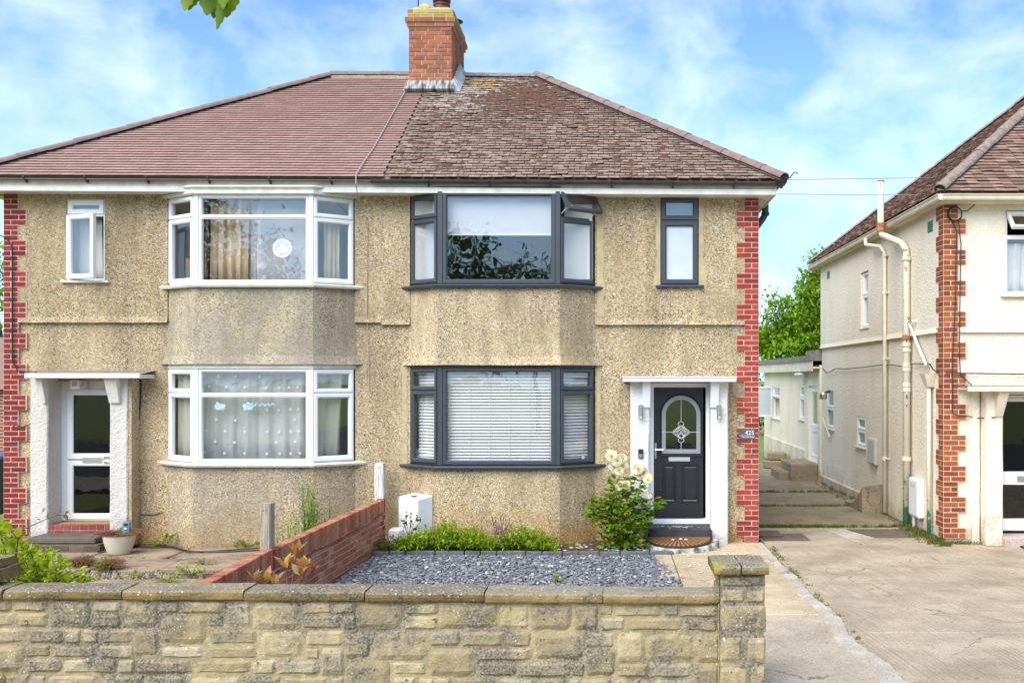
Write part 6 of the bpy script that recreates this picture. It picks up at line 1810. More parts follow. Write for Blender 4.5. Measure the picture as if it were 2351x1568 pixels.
pts += [fr.pt(.1, .014, .455), fr.pt(.6, .012, .43), fr.pt(1.2, .012, .47), fr.pt(2.0, .014, .44), fr.pt(2.8, .012, .47), fr.pt(3.4, .014, .45), fr.pt(3.85, .014, .50), fr.pt(4.06, .0, .50), fr.pt(4.10, -.03, .44), fr.pt(4.09, -.02, .2), fr.pt(4.07, .02, .0)]
mb.tube(pts, .009, 6)
tag(mb.build('cable', M_BLACK), 'black cable clipped along the red brick dividing wall', 'cable')
# ================================================================ slate bed and its edging
mb = MB(); mb.poly([(-3.32, 7.88, -.012), (.80, 7.88, -.012), (.84, 11.5, -.012), (.64, 13.46, -.012), (-3.2, 13.46, -.012)])
tag(mb.build('gravel_bed', plain('slate dust', (.075, .08, .088), .95, .3, 40, .4)), kind='structure')
M_SLATE, nt = new_mat('slate chipping')
r_ = rand(nt)
finish(nt, mixc(nt, ramp(nt, noi(nt, 60, 3), [(.35, 0.0), (.65, .4)]), ramp(nt, r_, [(0, (.07, .073, .08)), (.45, (.16, .167, .18)), (.75, (.235, .242, .256)), (.9, (.31, .312, .318)), (.93, (.30, .235, .16)), (.955, (.42, .40, .36)), (.968, (.80, .78, .74))]), (.35, .37, .40)), .6, noi(nt, 80, 3), .3, spec=.4)
mb = MB()
def chip(x, y, z, r, q):
    mb.cr = q
    a0, tx, ty = rnd.random()*6.28, rnd.gauss(0, .16), rnd.gauss(0, .16)
    n_ = rnd.choice((4, 5, 5, 6)); th = rnd.uniform(.004, .011) if q < .955 else r*.6
    asp = rnd.uniform(.45, .85)
    P = []
    for k in range(n_):
        a = 2*math.pi*k/n_ + rnd.uniform(-.3, .3)
        lx, ly = r*math.cos(a), r*asp*math.sin(a)
        px_, py_ = lx*math.cos(a0) - ly*math.sin(a0), lx*math.sin(a0) + ly*math.cos(a0)
        P.append((x + px_, y + py_, z + px_*tx + py_*ty))
    t_ = [mb.V((p[0], p[1], p[2] + th)) for p in P]; b_ = [mb.V(p) for p in P]
    mb.face(t_)
    for k in range(n_): mb.face((b_[k], b_[(k+1)%n_], t_[(k+1)%n_], t_[k]))
for _ in range(15000):
    y = rnd.uniform(10.9, 13.44) if rnd.random() < .86 else rnd.uniform(7.95, 10.9)
    x = rnd.uniform(-3.38, .84)
    if x < -3.35 + (y - 10.14)*.045 + .03 or x > .84 - max(0, y - 11.5)*.10 + rnd.gauss(0, .03): continue
    q = rnd.random()*.955
    if rnd.random() < .035: q = .98
    chip(x, y, rnd.uniform(-.012, .02), rnd.uniform(.013, .036) if q < .955 else rnd.uniform(.010, .026), q)
o = tag(mb.build('slate_chippings', M_SLATE, attr=True), 'blue grey slate chippings with scattered white pebbles filling the front bed', 'gravel', kind='stuff')
ED = thing('bed_edging', (-1.2, 13.5, -.03), 'row of dark grey edging blocks between the plants and the slate chippings', 'edging')
M_EDGE = plain('dark edging block', (.115, .12, .13), .85, .3, 14, .4)
x = -3.2
while x < .68:
    w = rnd.choice((.22, .28, .33, .4))
    mb = MB(); y = 13.50 + .03*math.sin(x*2.1) + rnd.uniform(-.01, .01)
    mb.hexa([(x, y, -.05), (x+w-.012, y + rnd.uniform(-.01,.01), -.05), (x+w-.012, y+.07, -.05), (x, y+.07, -.05), (x, y, .058 + rnd.uniform(-.01,.01)), (x+w-.012, y, .058 + rnd.uniform(-.01,.01)), (x+w-.012, y+.07, .058), (x, y+.07, .06)])
    mb.build('edging_block', M_EDGE, ED, bevel=.012)
    x += w
mb = MB()
n_ = 60
for j, (y, zz) in enumerate(((13.57, -.02), (13.8, .03), (14.15, .045), (14.6, .03))):
    row = [mb.V((-3.2 + 4.1*k/n_, y, zz + .015*mnoise.noise(Vector((k*.7, j, 2))))) for k in range(n_ + 1)]
    if j:
        for k in range(n_): mb.face((pr[k], pr[k+1], row[k+1], row[k]))
    pr = row
tag(mb.build('flower_bed', M_SOIL), kind='structure')
# white petals and chips fallen on the bed and path
mb = MB()
for _ in range(150):
    x, y = rnd.gauss(.15, .5), rnd.uniform(13.56, 14.2)
    if rnd.random() < .3: x, y = rnd.uniform(.95, 2.0), rnd.uniform(12.2, 14.2)
    r = rnd.uniform(.012, .032); z = .05 if x < .9 else .022
    c = mb.V((x, y, z + .012)); mb.cr = rnd.random()
    rg = [mb.V((x + r*math.cos(a)*1.3, y + r*math.sin(a), z + rnd.uniform(0, .008))) for a in (0, 1.2, 2.4, 3.6, 4.8)]
    for k in range(5): mb.face((rg[k], rg[(k+1)%5], c))
tag(mb.build('fallen_petals', M_PETAL, attr=True), 'fallen cream rose petals scattered around the rose and path', 'petals', kind='stuff')
# low white meter housing against the wall, turned on its corner
t = thing('meter_housing', (-2.75, 14.3, .05), 'white slope topped meter housing standing among plants beside the dividing wall', 'meter box')
nc, lc, rc_ = Vector((-2.705, 14.04, 0)), Vector((-3.03, 14.29, 0)), Vector((-2.515, 14.25, 0))
bc = lc + rc_ - nc
mb = MB()
z_ = lambda v, z: (v.x, v.y, z)
mb.hexa([z_(lc, .08), z_(nc, .08), z_(rc_, .08), z_(bc, .08), z_(lc, .71), z_(nc, .70), z_(rc_, .735), z_(bc, .745)])
M_HOUSING = plain('chalky white grp', (.78, .78, .77), .45, .06, 5, .1)
mb.build('case', M_HOUSING, t, bevel=.018)
frm = Fr((lc.x, lc.y), (nc.x, nc.y))
mb = MB(); mb.fbox(frm, .02, frm.len - .03, .0005, .007, .12, .535); mb.build('door', M_HOUSING, t, bevel=.004)
mb = MB(); mb.tube([frm.pt(.2, .006, .50), frm.pt(.2, .012, .50)], .012, 10); c = (lc + nc + rc_ + bc)/4; mb.box(c.x - .05, c.x + .03, c.y - .1, c.y - .06, .723, .731); mb.build('lock', M_BLACK, t)
mb = MB(); mb.box(-3.10, -2.93, 13.95, 14.2, .05, .285); tag(mb.build('block', M_HOUSING, bevel=.02), 'small white block at the foot of the white meter housing', 'block')
# ================================================================ left garden clutter
PC = W(274, 1268, 13.68); PC.z = 0
t = thing('flower_pot', PC, 'large cream glazed flower pot holding dried brown stalks by the left porch', 'flower pot')
m_, nt = new_mat('cream glaze')
n_ = noi(nt, 16, 5, .7); finish(nt, mixc(nt, ramp(nt, n_, [(.62, 0.0), (.7, .5)]), (.62, .56, .42), (.33, .24, .13)), .35, None)
mb = MB(); mb.lathe([(.135, 0), (.15, .02), (.178, .1), (.20, .18), (.206, .235), (.198, .262)], PC, 24, False); mb.lathe([(.135, 0), (.001, .0)], PC, 24, False); mb.build('body', m_, t, smooth=True)
mb = MB(); mb.lathe([(.198, .258), (.212, .262), (.213, .278), (.195, .284), (.180, .25)], PC, 24, False); mb.build('rim', plain('brown rim', (.30, .10, .045), .5, .2, 10), t, smooth=True)
mb = MB(); mb.lathe([(.182, .245), (.001, .25)], PC, 16, False); mb.build('compost', plain('orange dry compost', (.34, .14, .04), .95, .4, 40, .6), t)
sl = PC + Vector((.105, -.02, .27))
t2 = thing('garden_gadget', sl, 'small slate blue electronic garden repeller stuck in the cream flower pot', 'gadget')
mb = MB(); mb.hexa([sl + Vector(p) for p in ((-.055,-.03,0),(.055,-.03,0),(.055,.02,0),(-.055,.02,0),(-.05,-.01,.165),(.055,-.01,.17),(.055,.035,.17),(-.05,.035,.165))]); mb.build('case', plain('slate blue plastic', (.085, .17, .225), .4), t2, bevel=.01)
mb = MB(); mb.box(sl.x - .02, sl.x + .022, sl.y - .027, sl.y - .0125, sl.z + .115, sl.z + .145); mb.build('sensor', M_BLACK, t2)
mb = MB(); mb.box(sl.x - .018, sl.x + .018, sl.y - .034, sl.y - .022, sl.z + .07, sl.z + .09); mb.tube([sl + Vector((0, -.005, -.10)), sl + Vector((0, -.005, .0))], .012, 8); mb.build('spike', M_WHITE, t2)
# black cable over the left porch, and the hose on the paving
mb = MB()
yk = YF - .065
pts = [W(-5, 540, yk), W(14, 545, yk), W(27, 565, yk), W(29, 600, yk), W(28, 760, yk), W(29, 830, yk), W(40, 850, yk), W(62, 853, yk), W(190, 855, YF - .02), W(300, 852, YF - .02), W(318, 860, YF - .02), W(324, 880, YF - .015), W(322, 930, YF - .015), W(316, 1000, YF - .015), W(309, 1100, YF - .015), W(305, 1165, YF - .015)]
mb.tube(pts, .009, 6)
mb.tube([W(305, 1165, YF - .015), W(310, 1176, YF - .015), W(330, 1182, YF - .015), W(355, 1181, YF - .015), W(372, 1176, YF - .015)], .006, 5)
mb.tube([W(305, 1165, YF - .015), W(298, 1195, 14.3), W(292, 1215, 13.9)], .006, 5)
tag(mb.build('cable', M_BLACK), 'black cable crossing the maroon corner and left porch top, then dropping down the wall', 'cable')
mb = MB()
gp = lambda px, py, z=.012: Vector((gx(px, F*(H - z)/(py - PY)), F*(H - z)/(py - PY), z))
mb.tube([gp(331, 1248), gp(365, 1250), gp(398, 1255), gp(430, 1264), gp(470, 1267), gp(520, 1266), gp(600, 1262)], .011, 6)
mb.tube([gp(345, 1249, .02), gp(400, 1258, .02), gp(436, 1267, .02), gp(500, 1264, .02), gp(596, 1258, .02)], .009, 6)
tag(mb.build('hose', M_BLACK), 'black hose lying on the paving at the foot of the left house wall', 'hose')
mb = MB()
for _ in range(420):
    x, y = rnd.uniform(-7.2, -3.7), rnd.gauss(12.22, .17)
    r = rnd.uniform(.008, .028); mb.cr = rnd.random()
    c = mb.V((x, y, -.02 + r)); rg = [mb.V((x + r*1.3*math.cos(a), y + r*math.sin(a), -.04)) for a in (0, 1.26, 2.5, 3.8, 5.0)]
    for k in range(5): mb.face((rg[k], rg[(k+1)%5], c))
tag(mb.build('rubble', plain('stone crumbs', (.28, .22, .16), .95, .6, 30), attr=True), 'crumbs of stone and soil in the gap between the left paving slabs', 'rubble', kind='stuff')
# ================================================================ drive details
M_IRON = plain('brown iron cover', (.13, .092, .065), .8, .25, 12, .3)
for i, (x0, x1, y0, y1, lab, tilt) in enumerate(((2.30, 2.99, 14.72, 15.36, 'brown iron drain cover beside the red brick corner', 0), (4.02, 4.62, 15.0, 15.8, 'dark brown drain cover next to a pale patch near the white gas meter', .1))):
    mb = MB(); mb.hexa([(x0, y0, .001), (x1, y0, .001), (x1 + tilt, y1, .001), (x0 - tilt*2.5, y1, .001), (x0, y0, .012), (x1, y0, .012), (x1 + tilt, y1, .012), (x0 - tilt*2.5, y1, .012)])
    tag(mb.build('drain_cover', M_IRON, bevel=.004), lab, 'drain cover')
mb = MB(); mb.box(2.26, 2.62, 15.02, 15.44, .0125, .045); tag(mb.build('loose_slab', M_IRON, bevel=.008), 'loose brown slab lying on the drain cover by the brick corner', 'slab')
mb = MB(); mb.hexa([(3.58, 14.95, .001), (3.99, 14.95, .001), (3.74, 15.86, .001), (3.44, 15.86, .001), (3.60, 14.95, .009), (3.98, 14.95, .009), (3.73, 15.86, .009), (3.46, 15.86, .009)])
mb.build('mortar_patch', M_STRIP, drive)
# curved broken kerb against the plinth, and the rubble heap by the extension
mb = MB()
A_ = []
for k in range(15):
    t_ = k/14
    d_ = 19.0 - 1.25*t_
    x = XN - .42 + .02*t_; h = .07 + .40*max(0, t_ - .25)**2 * 1.75
    A_.append([mb.V(p) for p in ((x, d_, -.02), (x, d_, h), (x + .07, d_, h + .015), (XN - .04, d_, h + .05), (XN - .04, d_, -.02))])
for A, B in zip(A_, A_[1:]):
    for j in range(4): mb.face((A[j], B[j], B[j+1], A[j+1]))
mb.face(A_[0]); mb.face(A_[-1][::-1])
tag(mb.build('drain_kerb', M_STEPC), 'curved concrete drain kerb rising against the cream wall by the thin downpipe', 'kerb')
for i, (x, y, z, lab) in enumerate(((4.45, 26.6, 0, 'lower brown block of the heap at the far end of the side passage'), (4.5, 26.7, .21, 'upper grey block of the heap at the far end of the side passage'))):
    mb = MB(); mb.box(x - .3 + .08*i, x + .3 - .06*i, y - .2, y + .2, z, z + .2); tag(mb.build('stone_block', M_STEPC, bevel=.03), lab, 'block', 'blocks heaped at the passage end')
mb = MB(); mb.tube([gp(1948, 1150, .03), gp(1990, 1160, .03)], .03, 6)
# ================================================================ left edge: next plot behind the maroon corner
t = thing('brick_outbuilding', (-15, 23, 0), 'red brick outbuilding glimpsed at the far left edge behind the maroon corner', 'building')
mb = MB(); mb.box(-18.5, -12.9, 22, 27, -.1, 2.15)
m_, nt = new_mat('distant brick')
bt = N(nt, 'ShaderNodeTexBrick', {'Vector': N(nt, 'ShaderNodeMapping', {'Vector': pos(nt), 'Rotation': (rad(90), 0, 0)}).outputs[0], 'Color1': (.28, .085, .05, 1), 'Color2': (.20, .06, .04, 1), 'Mortar': (.42, .34, .27, 1), 'Scale': 1.0, 'Mortar Size': .012, 'Brick Width': .225, 'Row Height': .075})
finish(nt, bt.outputs[0], .9)
mb.build('wall', m_, t)
mb = MB(); mb.hexa([(-18.7, 21.8, 2.151), (-12.7, 21.8, 2.151), (-12.7, 27.2, 2.151), (-18.7, 27.2, 2.151), (-18.0, 24.4, 3.4), (-13.4, 24.4, 3.4), (-13.4, 24.6, 3.4), (-18.0, 24.6, 3.4)]); mb.build('roof', M_TILE_N, t)
t = thing('wheelie_bin', (-10.72, 17.2, 0), 'dark navy wheelie bin with a blue lid at the far left behind the maroon corner', 'bin')
mb = MB(); mb.hexa([(-10.98, 16.95, .05), (-10.5, 16.95, .05), (-10.5, 17.45, .05), (-10.98, 17.45, .05), (-11.02, 16.9, 1.0), (-10.46, 16.9, 1.0), (-10.46, 17.5, 1.0), (-11.02, 17.5, 1.0)]); mb.build('body', plain('navy plastic', (.02, .028, .055), .45), t, bevel=.02)
mb = MB(); mb.hexa([(-11.05, 16.86, 1.001), (-10.43, 16.86, 1.001), (-10.43, 17.55, 1.001), (-11.05, 17.55, 1.001), (-11.03, 16.88, 1.05), (-10.45, 16.88, 1.05), (-10.45, 17.53, 1.10), (-11.03, 17.53, 1.10)]); mb.build('lid', plain('blue lid', (.06, .13, .30), .4), t, bevel=.015)
mb = MB()
for x in (-10.99, -10.53): mb.tube([(x, 17.42, .1), (x + .06, 17.42, .1)], .1, 14)
mb.build('wheels', M_BLACK, t)
# ================================================================ plants
def leaf_geo(L=1.0, wd=.5, curl=.18, fold=.18):
    """leaf along +y: midrib and two folded halves"""
    M_ = [(0, 0, 0), (0, .33*L, curl*.5*L*.3), (0, .68*L, curl*.35*L*.3), (0, L, -curl*L*.4)]
    v = list(M_)
    for sx in (-1, 1):
        v += [(sx*wd*.5*L*.86, .30*L, fold*wd*L*.5), (sx*wd*.5*L*.80, .62*L, fold*wd*L*.45)]
    f = [(0, 1, 4), (1, 2, 5, 4), (2, 3, 5), (0, 6, 1), (1, 6, 7, 2), (2, 7, 3)]
    return v, f
def frame_from(d, roll=None):
    d = Vector(d).normalized()
    up = Vector((0, 0, 1)) if abs(d.z) < .95 else Vector((0, -1, 0))
    x = d.cross(up).normalized(); z = x.cross(d)
    m = Matrix((x, d, z)).transposed()
    if roll: m = m @ Matrix.Rotation(roll, 3, 'Y')
    return m
class Leaves:
    def __init__(s, mat, wd=.5, curl=.2, fold=.2):
        s.v, s.f = leaf_geo(1, wd, curl, fold)
        s.mat = mat; s.mb = MB(); s.list = []
        s.me = bpy.data.meshes.new('leaf'); s.me.from_pydata(s.v, [], s.f); s.me.materials.append(mat)
    def add(s, p, d, size, roll=None):
        s.list.append((Vector(p), frame_from(d, roll), size))
    def emit(s, parent, n_obj=0, name='leaf', stuff='foliage'):
        L = s.list
        for p, m, sz in L[:n_obj]:
            o = put(bpy.data.objects.new(name, s.me), p, parent)
            o.rotation_euler = m.to_euler(); o.scale = (sz, sz, sz)
        for p, m, sz in L[n_obj:]:
            s.mb.cr = rnd.random()
            b = len(s.mb.v)
            for q in s.v:
                w = m @ Vector(q); s.mb.v.append((p.x + w.x*sz, p.y + w.y*sz, p.z + w.z*sz))
            for f in s.f: s.mb.face([b + i for i in f])
        if len(L) > n_obj:
            o = s.mb.build(stuff, s.mat, parent, attr=True); o['kind'] = 'stuff'
            return o
def rdir(up=.3):
    v = Vector((rnd.gauss(0, 1), rnd.gauss(0, 1), rnd.gauss(0, 1) + up))
    return v.normalized()
def stem(mb, a, b, r0=.006, r1=.003, sag=.0, n_=5, out=None):
    a, b = Vector(a), Vector(b)
    P = [a + (b - a)*k/n_ + Vector((0, 0, sag*math.sin(math.pi*k/n_))) + Vector((rnd.gauss(0, .006), rnd.gauss(0, .006), 0))*(1 if 0 < k < n_ else 0) for k in range(n_ + 1)]
    mb.tube(P, [r0 + (r1 - r0)*k/n_ for k in range(n_ + 1)], 5)
    return P
# ---- lime green shrub at the left end of the stone wall
t = thing('shrub', (-4.9, 8.6, 0), 'lime green leafy shrub behind the left end of the stone wall', 'shrub')
Lv = Leaves(M_LEAF_LIME, .52, .25, .25); mb = MB()
base = Vector((-5.2, 8.9, 0))
tips = []
for _ in range(95):
    px = abs(rnd.gauss(0, 120)); py = 1345 - max(20, 150 - .56*px)*rnd.uniform(.1, 1.0)
    if px > 245: continue
    tips.append(W(px - 12, py, rnd.uniform(8.15, 9.1)))
for T in tips:
    P = stem(mb, base + Vector((rnd.uniform(-.3, .5), rnd.uniform(-.3, .2), rnd.uniform(.0, .25))), T, .006, .0025, .12, 7)
    for k in range(2, 8):
        for sx in (-1, 1):
            d = (P[k] - P[k-1]).normalized()
            s_ = d.cross(Vector((0, 0, 1))).normalized()*sx
            Lv.add(P[k], d*.5 + s_*.8 + Vector((0, 0, rnd.uniform(-.1, .5))), rnd.uniform(.05, .095), rnd.gauss(0, .5))
    for _ in range(3): Lv.add(T, (T - base).normalized() + rdir()*.8, rnd.uniform(.05, .085), rnd.gauss(0, .4))
for px, py, sz in ((18, 1215, .15), (40, 1222, .13), (8, 1245, .15), (30, 1245, .12), (4, 1205, .14), (95, 1285, .09), (150, 1320, .10), (140, 1272, .08)):
    Lv.add(W(px, py + 12, 8.1), (rnd.uniform(-.2, .8), -.3, rnd.uniform(.2, .7)), sz, rnd.gauss(0, .4))
Lv.list.sort(key=lambda q: q[0].y)
mb.build('stem', M_STEM, t); Lv.emit(t, 300)
# ---- arching bare twig with a few bronze leaves
t = thing('arching_twig', W(30, 1215, 8.7), 'thin arching brown twig with bronze leaves across the left porch pillar', 'twig')
mb = MB(); pts = [W(20, 1235, 8.7), W(50, 1216, 8.7), W(80, 1203, 8.6), W(110, 1190, 8.6), W(130, 1183, 8.6), W(150, 1180, 8.6)]; mb.tube(pts, [.006, .005, .005, .004, .003, .002], 5); mb.build('stem', M_STEM, t)
Lv = Leaves(leafmat('bronze leaf', [(.26, .19, .05), (.36, .25, .08), (.30, .26, .07)]), .5)
for k, n_ in ((3, 3), (4, 3), (5, 7)):
    for _ in range(n_): Lv.add(pts[k], rdir(.6) + Vector((.4, -.3, 0)), rnd.uniform(.045, .075))
for px, py in ((98, 1170), (102, 1180), (92, 1188)): Lv.add(W(px, py + 6, 8.6), rdir(.8), .06)
Lv.emit(t, 40)
# ---- red-leaved photinia seedling
t = thing('photinia', W(640, 1350, 8.3), 'small photinia with large red and bronze leaves behind the stone wall', 'shrub')
Lv = Leaves(M_LEAF_PHOT, .44, .1, .35); mb = MB()
b0 = W(664, 1385, 8.35)
for tx, ty, n_, sz in ((681, 1268, 5, .105), (655, 1298, 5, .10), (676, 1300, 6, .11), (705, 1300, 5, .10), (690, 1315, 5, .09), (585, 1328, 5, .09), (611, 1330, 5, .095), (632, 1333, 4, .085), (716, 1312, 4, .08)):
    T = W(tx, ty + 3, 8.35 + rnd.uniform(-.06, .06))
    P = stem(mb, b0 if tx > 640 else W(600, 1385, 8.35), T, .006, .004, 0.0, 4)
    for q in range(n_):
        a = 2*math.pi*q/n_ + rnd.random()
        Lv.add(T - Vector((0, 0, .01)), (.62*math.cos(a), .45*math.sin(a) - .1, .75), sz*1.42*rnd.uniform(.75, 1.1), rnd.gauss(0, .7))
mb.build('stem', M_REDSTEM, t); Lv.emit(t, 60)
# ---- cream rose by the black door
t = thing('rose_bush', W(1425, 1262, 13.9), 'rose bush with cream white flowers between the dark bay and the black door', 'rose bush')
Lv = Leaves(M_LEAF_ROSE, .62, .25, .25); mb = MB()
b0 = Vector((gx(1425, 13.95), 13.95, .03))
blobs = [(1405, 1185, 52, 42, 140), (1450, 1190, 42, 42, 90), (1428, 1215, 55, 35, 100), (1418, 1135, 36, 40, 110), (1372, 1168, 32, 24, 60), (1460, 1122, 22, 34, 50), (1497, 1158, 22, 17, 34), (1455, 1250, 35, 16, 60), (1400, 1248, 26, 14, 30), (1475, 1185, 22, 20, 40)]
for cx, cy, rx, ry, n_ in blobs:
    C = W(cx, cy, 13.9); kx, kz = rx*13.9/F, ry*13.9/F
    for _ in range(max(3, n_//16)):
        T = C + Vector((rnd.gauss(0, .5)*kx, rnd.uniform(-.25, .2), rnd.gauss(0, .5)*kz))
        P = stem(mb, b0 + Vector((rnd.gauss(0, .05), rnd.gauss(0, .04), 0)), T, .009, .003, .05, 6)
    for _ in range(n_):
        v = rdir(0); rr = rnd.random()**.4
        p = C + Vector((v.x*kx*rr, v.y*.32*rr - .02, v.z*kz*rr))
        if p.z < .03: continue
        d = (Vector((v.x, v.y - .3, .15 + .4*v.z)) + rdir(.2)*.6)
        for q in (-.7, 0, .7):
            Lv.add(p, Vector((d.x + q*d.y, d.y - q*d.x, d.z)), rnd.uniform(.065, .11), rnd.gauss(0, .5))
rnd.shuffle(Lv.list); Lv.list.sort(key=lambda q: q[0].y + rnd.random()*.1)
mb.build('stem', M_STEM, t); Lv.emit(t, 300)
def rose(c, r):
    mb = MB()
    for ring_, (n_, rr, el, sz) in enumerate(((6, .55, .15, .75), (6, .42, .55, .7), (5, .25, .95, .6), (4, .1, 1.3, .5))):
        for k in range(n_):
            a = 2*math.pi*k/n_ + ring_*.5 + rnd.gauss(0, .15)
            o = Vector((math.cos(a), 0, math.sin(a)))
            tgt = Vector((o.x*math.cos(el), -math.sin(el), o.z*math.cos(el)))
            s_ = Vector((-math.sin(a), 0, math.cos(a)))
            p0 = c + o*rr*r*.3 + Vector((0, r*.25, 0))
            mb.cr = rnd.random()
            w_ = r*sz*.62
            q = [p0 - s_*w_*.4, p0 + s_*w_*.4, p0 + tgt*r*.62 + s_*w_, p0 + tgt*r*sz*1.15 + s_*w_*.6 + Vector((0, .10*r, 0)), p0 + tgt*r*sz*1.15 - s_*w_*.6 + Vector((0, .10*r, 0)), p0 + tgt*r*.62 - s_*w_]
            m_ = mb.V(p0 + tgt*r*.7 + Vector((0, .16*r, 0)))
            ids = [mb.V(x) for x in q]
            for i in range(6): mb.face((ids[i], ids[(i+1) % 6], m_))
    return mb.build('flower', M_PETAL, t, attr=True, smooth=True)
for px, py, r in ((1404, 1047, .085), (1417, 1057, .085), (1428, 1052, .07), (1411, 1071, .085), (1430, 1069, .08), (1422, 1080, .07), (1465, 1077, .08), (1478, 1086, .085), (1487, 1099, .07), (1470, 1092, .06), (1425, 1116, .07), (1438, 1113, .065), (1492, 1139, .035)):
    rose(W(px, py, 13.68 + rnd.uniform(-.05, .05)), r)
# ---- low bright green plants along the bed
def cover(name, cx, cy, rx, ry, n_, sz, mat, label, d0=13.78, wd=.42, cat='plant', group=None, dep=.28):
    C = W(cx, cy, d0); kx, kz = rx*d0/F, ry*d0/F
    t = thing(name, (C.x, C.y, .03), label, cat, group)
    Lv = Leaves(mat, wd, .3, .25); mb = MB()
    for _ in range(max(6, n_//22)):
        a = rnd.uniform(-1, 1)
        T = Vector((C.x + a*kx, C.y + rnd.uniform(-dep, dep), max(.06, .04 + 1.4*kz*(1 - .8*abs(a)**2.5)*rnd.uniform(.25, 1.0))))
        P = stem(mb, (C.x + a*kx*.7 + rnd.gauss(0, .05), C.y + .05, .02), T, .004, .0018, .02, 5)
        m_ = n_//max(6, n_//22)
        for _ in range(m_):
            k = rnd.choice((2, 3, 3, 4, 4, 5, 5))
            p = P[k] + Vector((rnd.gauss(0, .03), rnd.gauss(0, .03), rnd.gauss(0, .02)))
            Lv.add(p, rdir(.35) + Vector((0, -.25, 0)), sz*rnd.uniform(.6, 1.2), rnd.gauss(0, .5))
    mb.build('stem', M_STEM, t)
    Lv.list.sort(key=lambda q: q[0].y)
    Lv.emit(t, 0)
    return t
cover('bedding_plant', 1020, 1246, 112, 44, 3400, .07, M_LEAF_COVER, 'largest bright green bedding plant, right of the white meter housing', 13.75)
cover('bedding_plant', 1195, 1252, 84, 37, 2300, .065, M_LEAF_COVER, 'bright green bedding plant under the right half of the dark downstairs bay', 13.78)
cover('bedding_plant', 905, 1258, 42, 26, 600, .045, leafmat('dull green leaf', [(.10, .13, .02), (.16, .20, .03), (.22, .16, .05)]), 'dull brownish green plant at the foot of the brick dividing wall', 13.75)
cover('bedding_plant', 1278, 1266, 18, 26, 130, .035, M_LEAF_WEED, 'small upright green plant at the right end of the bright bedding row', 13.85, .3)
cover('bedding_plant', 1318, 1268, 16, 16, 110, .03, M_LEAF_COVER, 'small fine leaved green tuft under the air brick near the rose', 13.85, .25)
cover('bedding_plant', 1050, 1212, 26, 18, 130, .05, leafmat('yellow leaf', [(.40, .40, .04), (.46, .42, .06), (.30, .36, .03)]), 'yellow leaved sprig rising from the largest bedding plant', 13.9)
# dark sapling in front of the white meter housing
t = thing('sapling', W(935, 1225, 13.85), 'dark leaved rose sapling standing against the white meter housing', 'plant')
mb = MB(); Lv = Leaves(leafmat('dark rose leaf', [(.04, .06, .02), (.07, .11, .03), (.10, .05, .05)]), .6)
for tx, ty in ((931, 1178), (944, 1182), (958, 1186), (965, 1198), (920, 1190), (945, 1200), (928, 1204)):
    T = W(tx, ty, 13.85); P = stem(mb, W(938, 1240, 13.88), T, .005, .002, .03)
    for _ in range(6): Lv.add(P[rnd.choice((3, 4, 5))], rdir(.2), rnd.uniform(.045, .07), rnd.gauss(0, .5))
mb.build('stem', M_STEM, t); Lv.emit(t, 50)
# purple stalks
t = thing('purple_plant', W(1150, 1225, 14.0), 'cluster of bare purple stalks rising from the bedding under the dark bay', 'plant')
mb = MB(); Lv = Leaves(M_PURPLE, .3)
for tx, ty in ((1129, 1186), (1137, 1192), (1144, 1197), (1150, 1184), (1156, 1189), (1163, 1196), (1170, 1192), (1178, 1198), (1146, 1205), (1132, 1200)):
    P = stem(mb, W(1150 + rnd.uniform(-6, 6), 1250, 13.62), W(tx, ty, 13.62), .008, .005, .03)
    for k in (2, 3, 4, 5):
        for _ in range(3): Lv.add(P[k], rdir(.5), .022)
mb.build('stem', M_PURPLE, t); Lv.emit(t, 0)
# ---- tall feathery weeds behind the dividing wall
def weed(px, pyb, pyt, spread, d0, n_, label, leaf=.05, flower=True, group=None, name='tall_weed', mat=M_LEAF_WEED, wd=.16):
    B = W(px, pyb, d0); t = thing(name, (B.x, B.y, 0), label, 'weed', group)
    mb = MB(); Lv = Leaves(mat, wd, .2, .2); Fl = Leaves(leafmat('yellow floret', [(.50, .48, .16), (.45, .50, .22)]), .7)
    for _ in range(n_):
        u = rnd.uniform(-1, 1)
        T = W(px + u*spread, pyt + (pyb - pyt)*(abs(u)**1.5*.75 + rnd.random()*.25), d0 + rnd.uniform(-.15, .15))
        P = stem(mb, (B.x + u*.06, B.y, 0), T, .006, .002, .0, 9)
        for k in range(2, 10):
            for _ in range(5): Lv.add(P[k] + Vector((rnd.gauss(0, .012), rnd.gauss(0, .012), rnd.gauss(0, .02))), rdir(.5), leaf*rnd.uniform(.4, 1.2)*(1.25 - .07*k))
        if flower:
            for _ in range(7): Fl.add(P[-1] + rdir()*.03, rdir(), .018)
    mb.build('stem', M_LEAF_WEED, t); Lv.emit(t, 0)
    if flower: Fl.emit(t, 0, stuff='florets')
weed(705, 1250, 1092, 36, 13.2, 20, 'tallest feathery yellow flowered weed behind the dividing wall', .13)
weed(748, 1240, 1140, 24, 13.6, 11, 'shorter feathery weed nearer the house behind the dividing wall', .10)
weed(672, 1265, 1150, 16, 12.6, 8, 'thin weed beside the tallest one, nearer the grey timber post', .09)
weed(645, 1275, 1195, 12, 12.0, 6, 'smallest feathery weed just right of the grey timber post', .08)
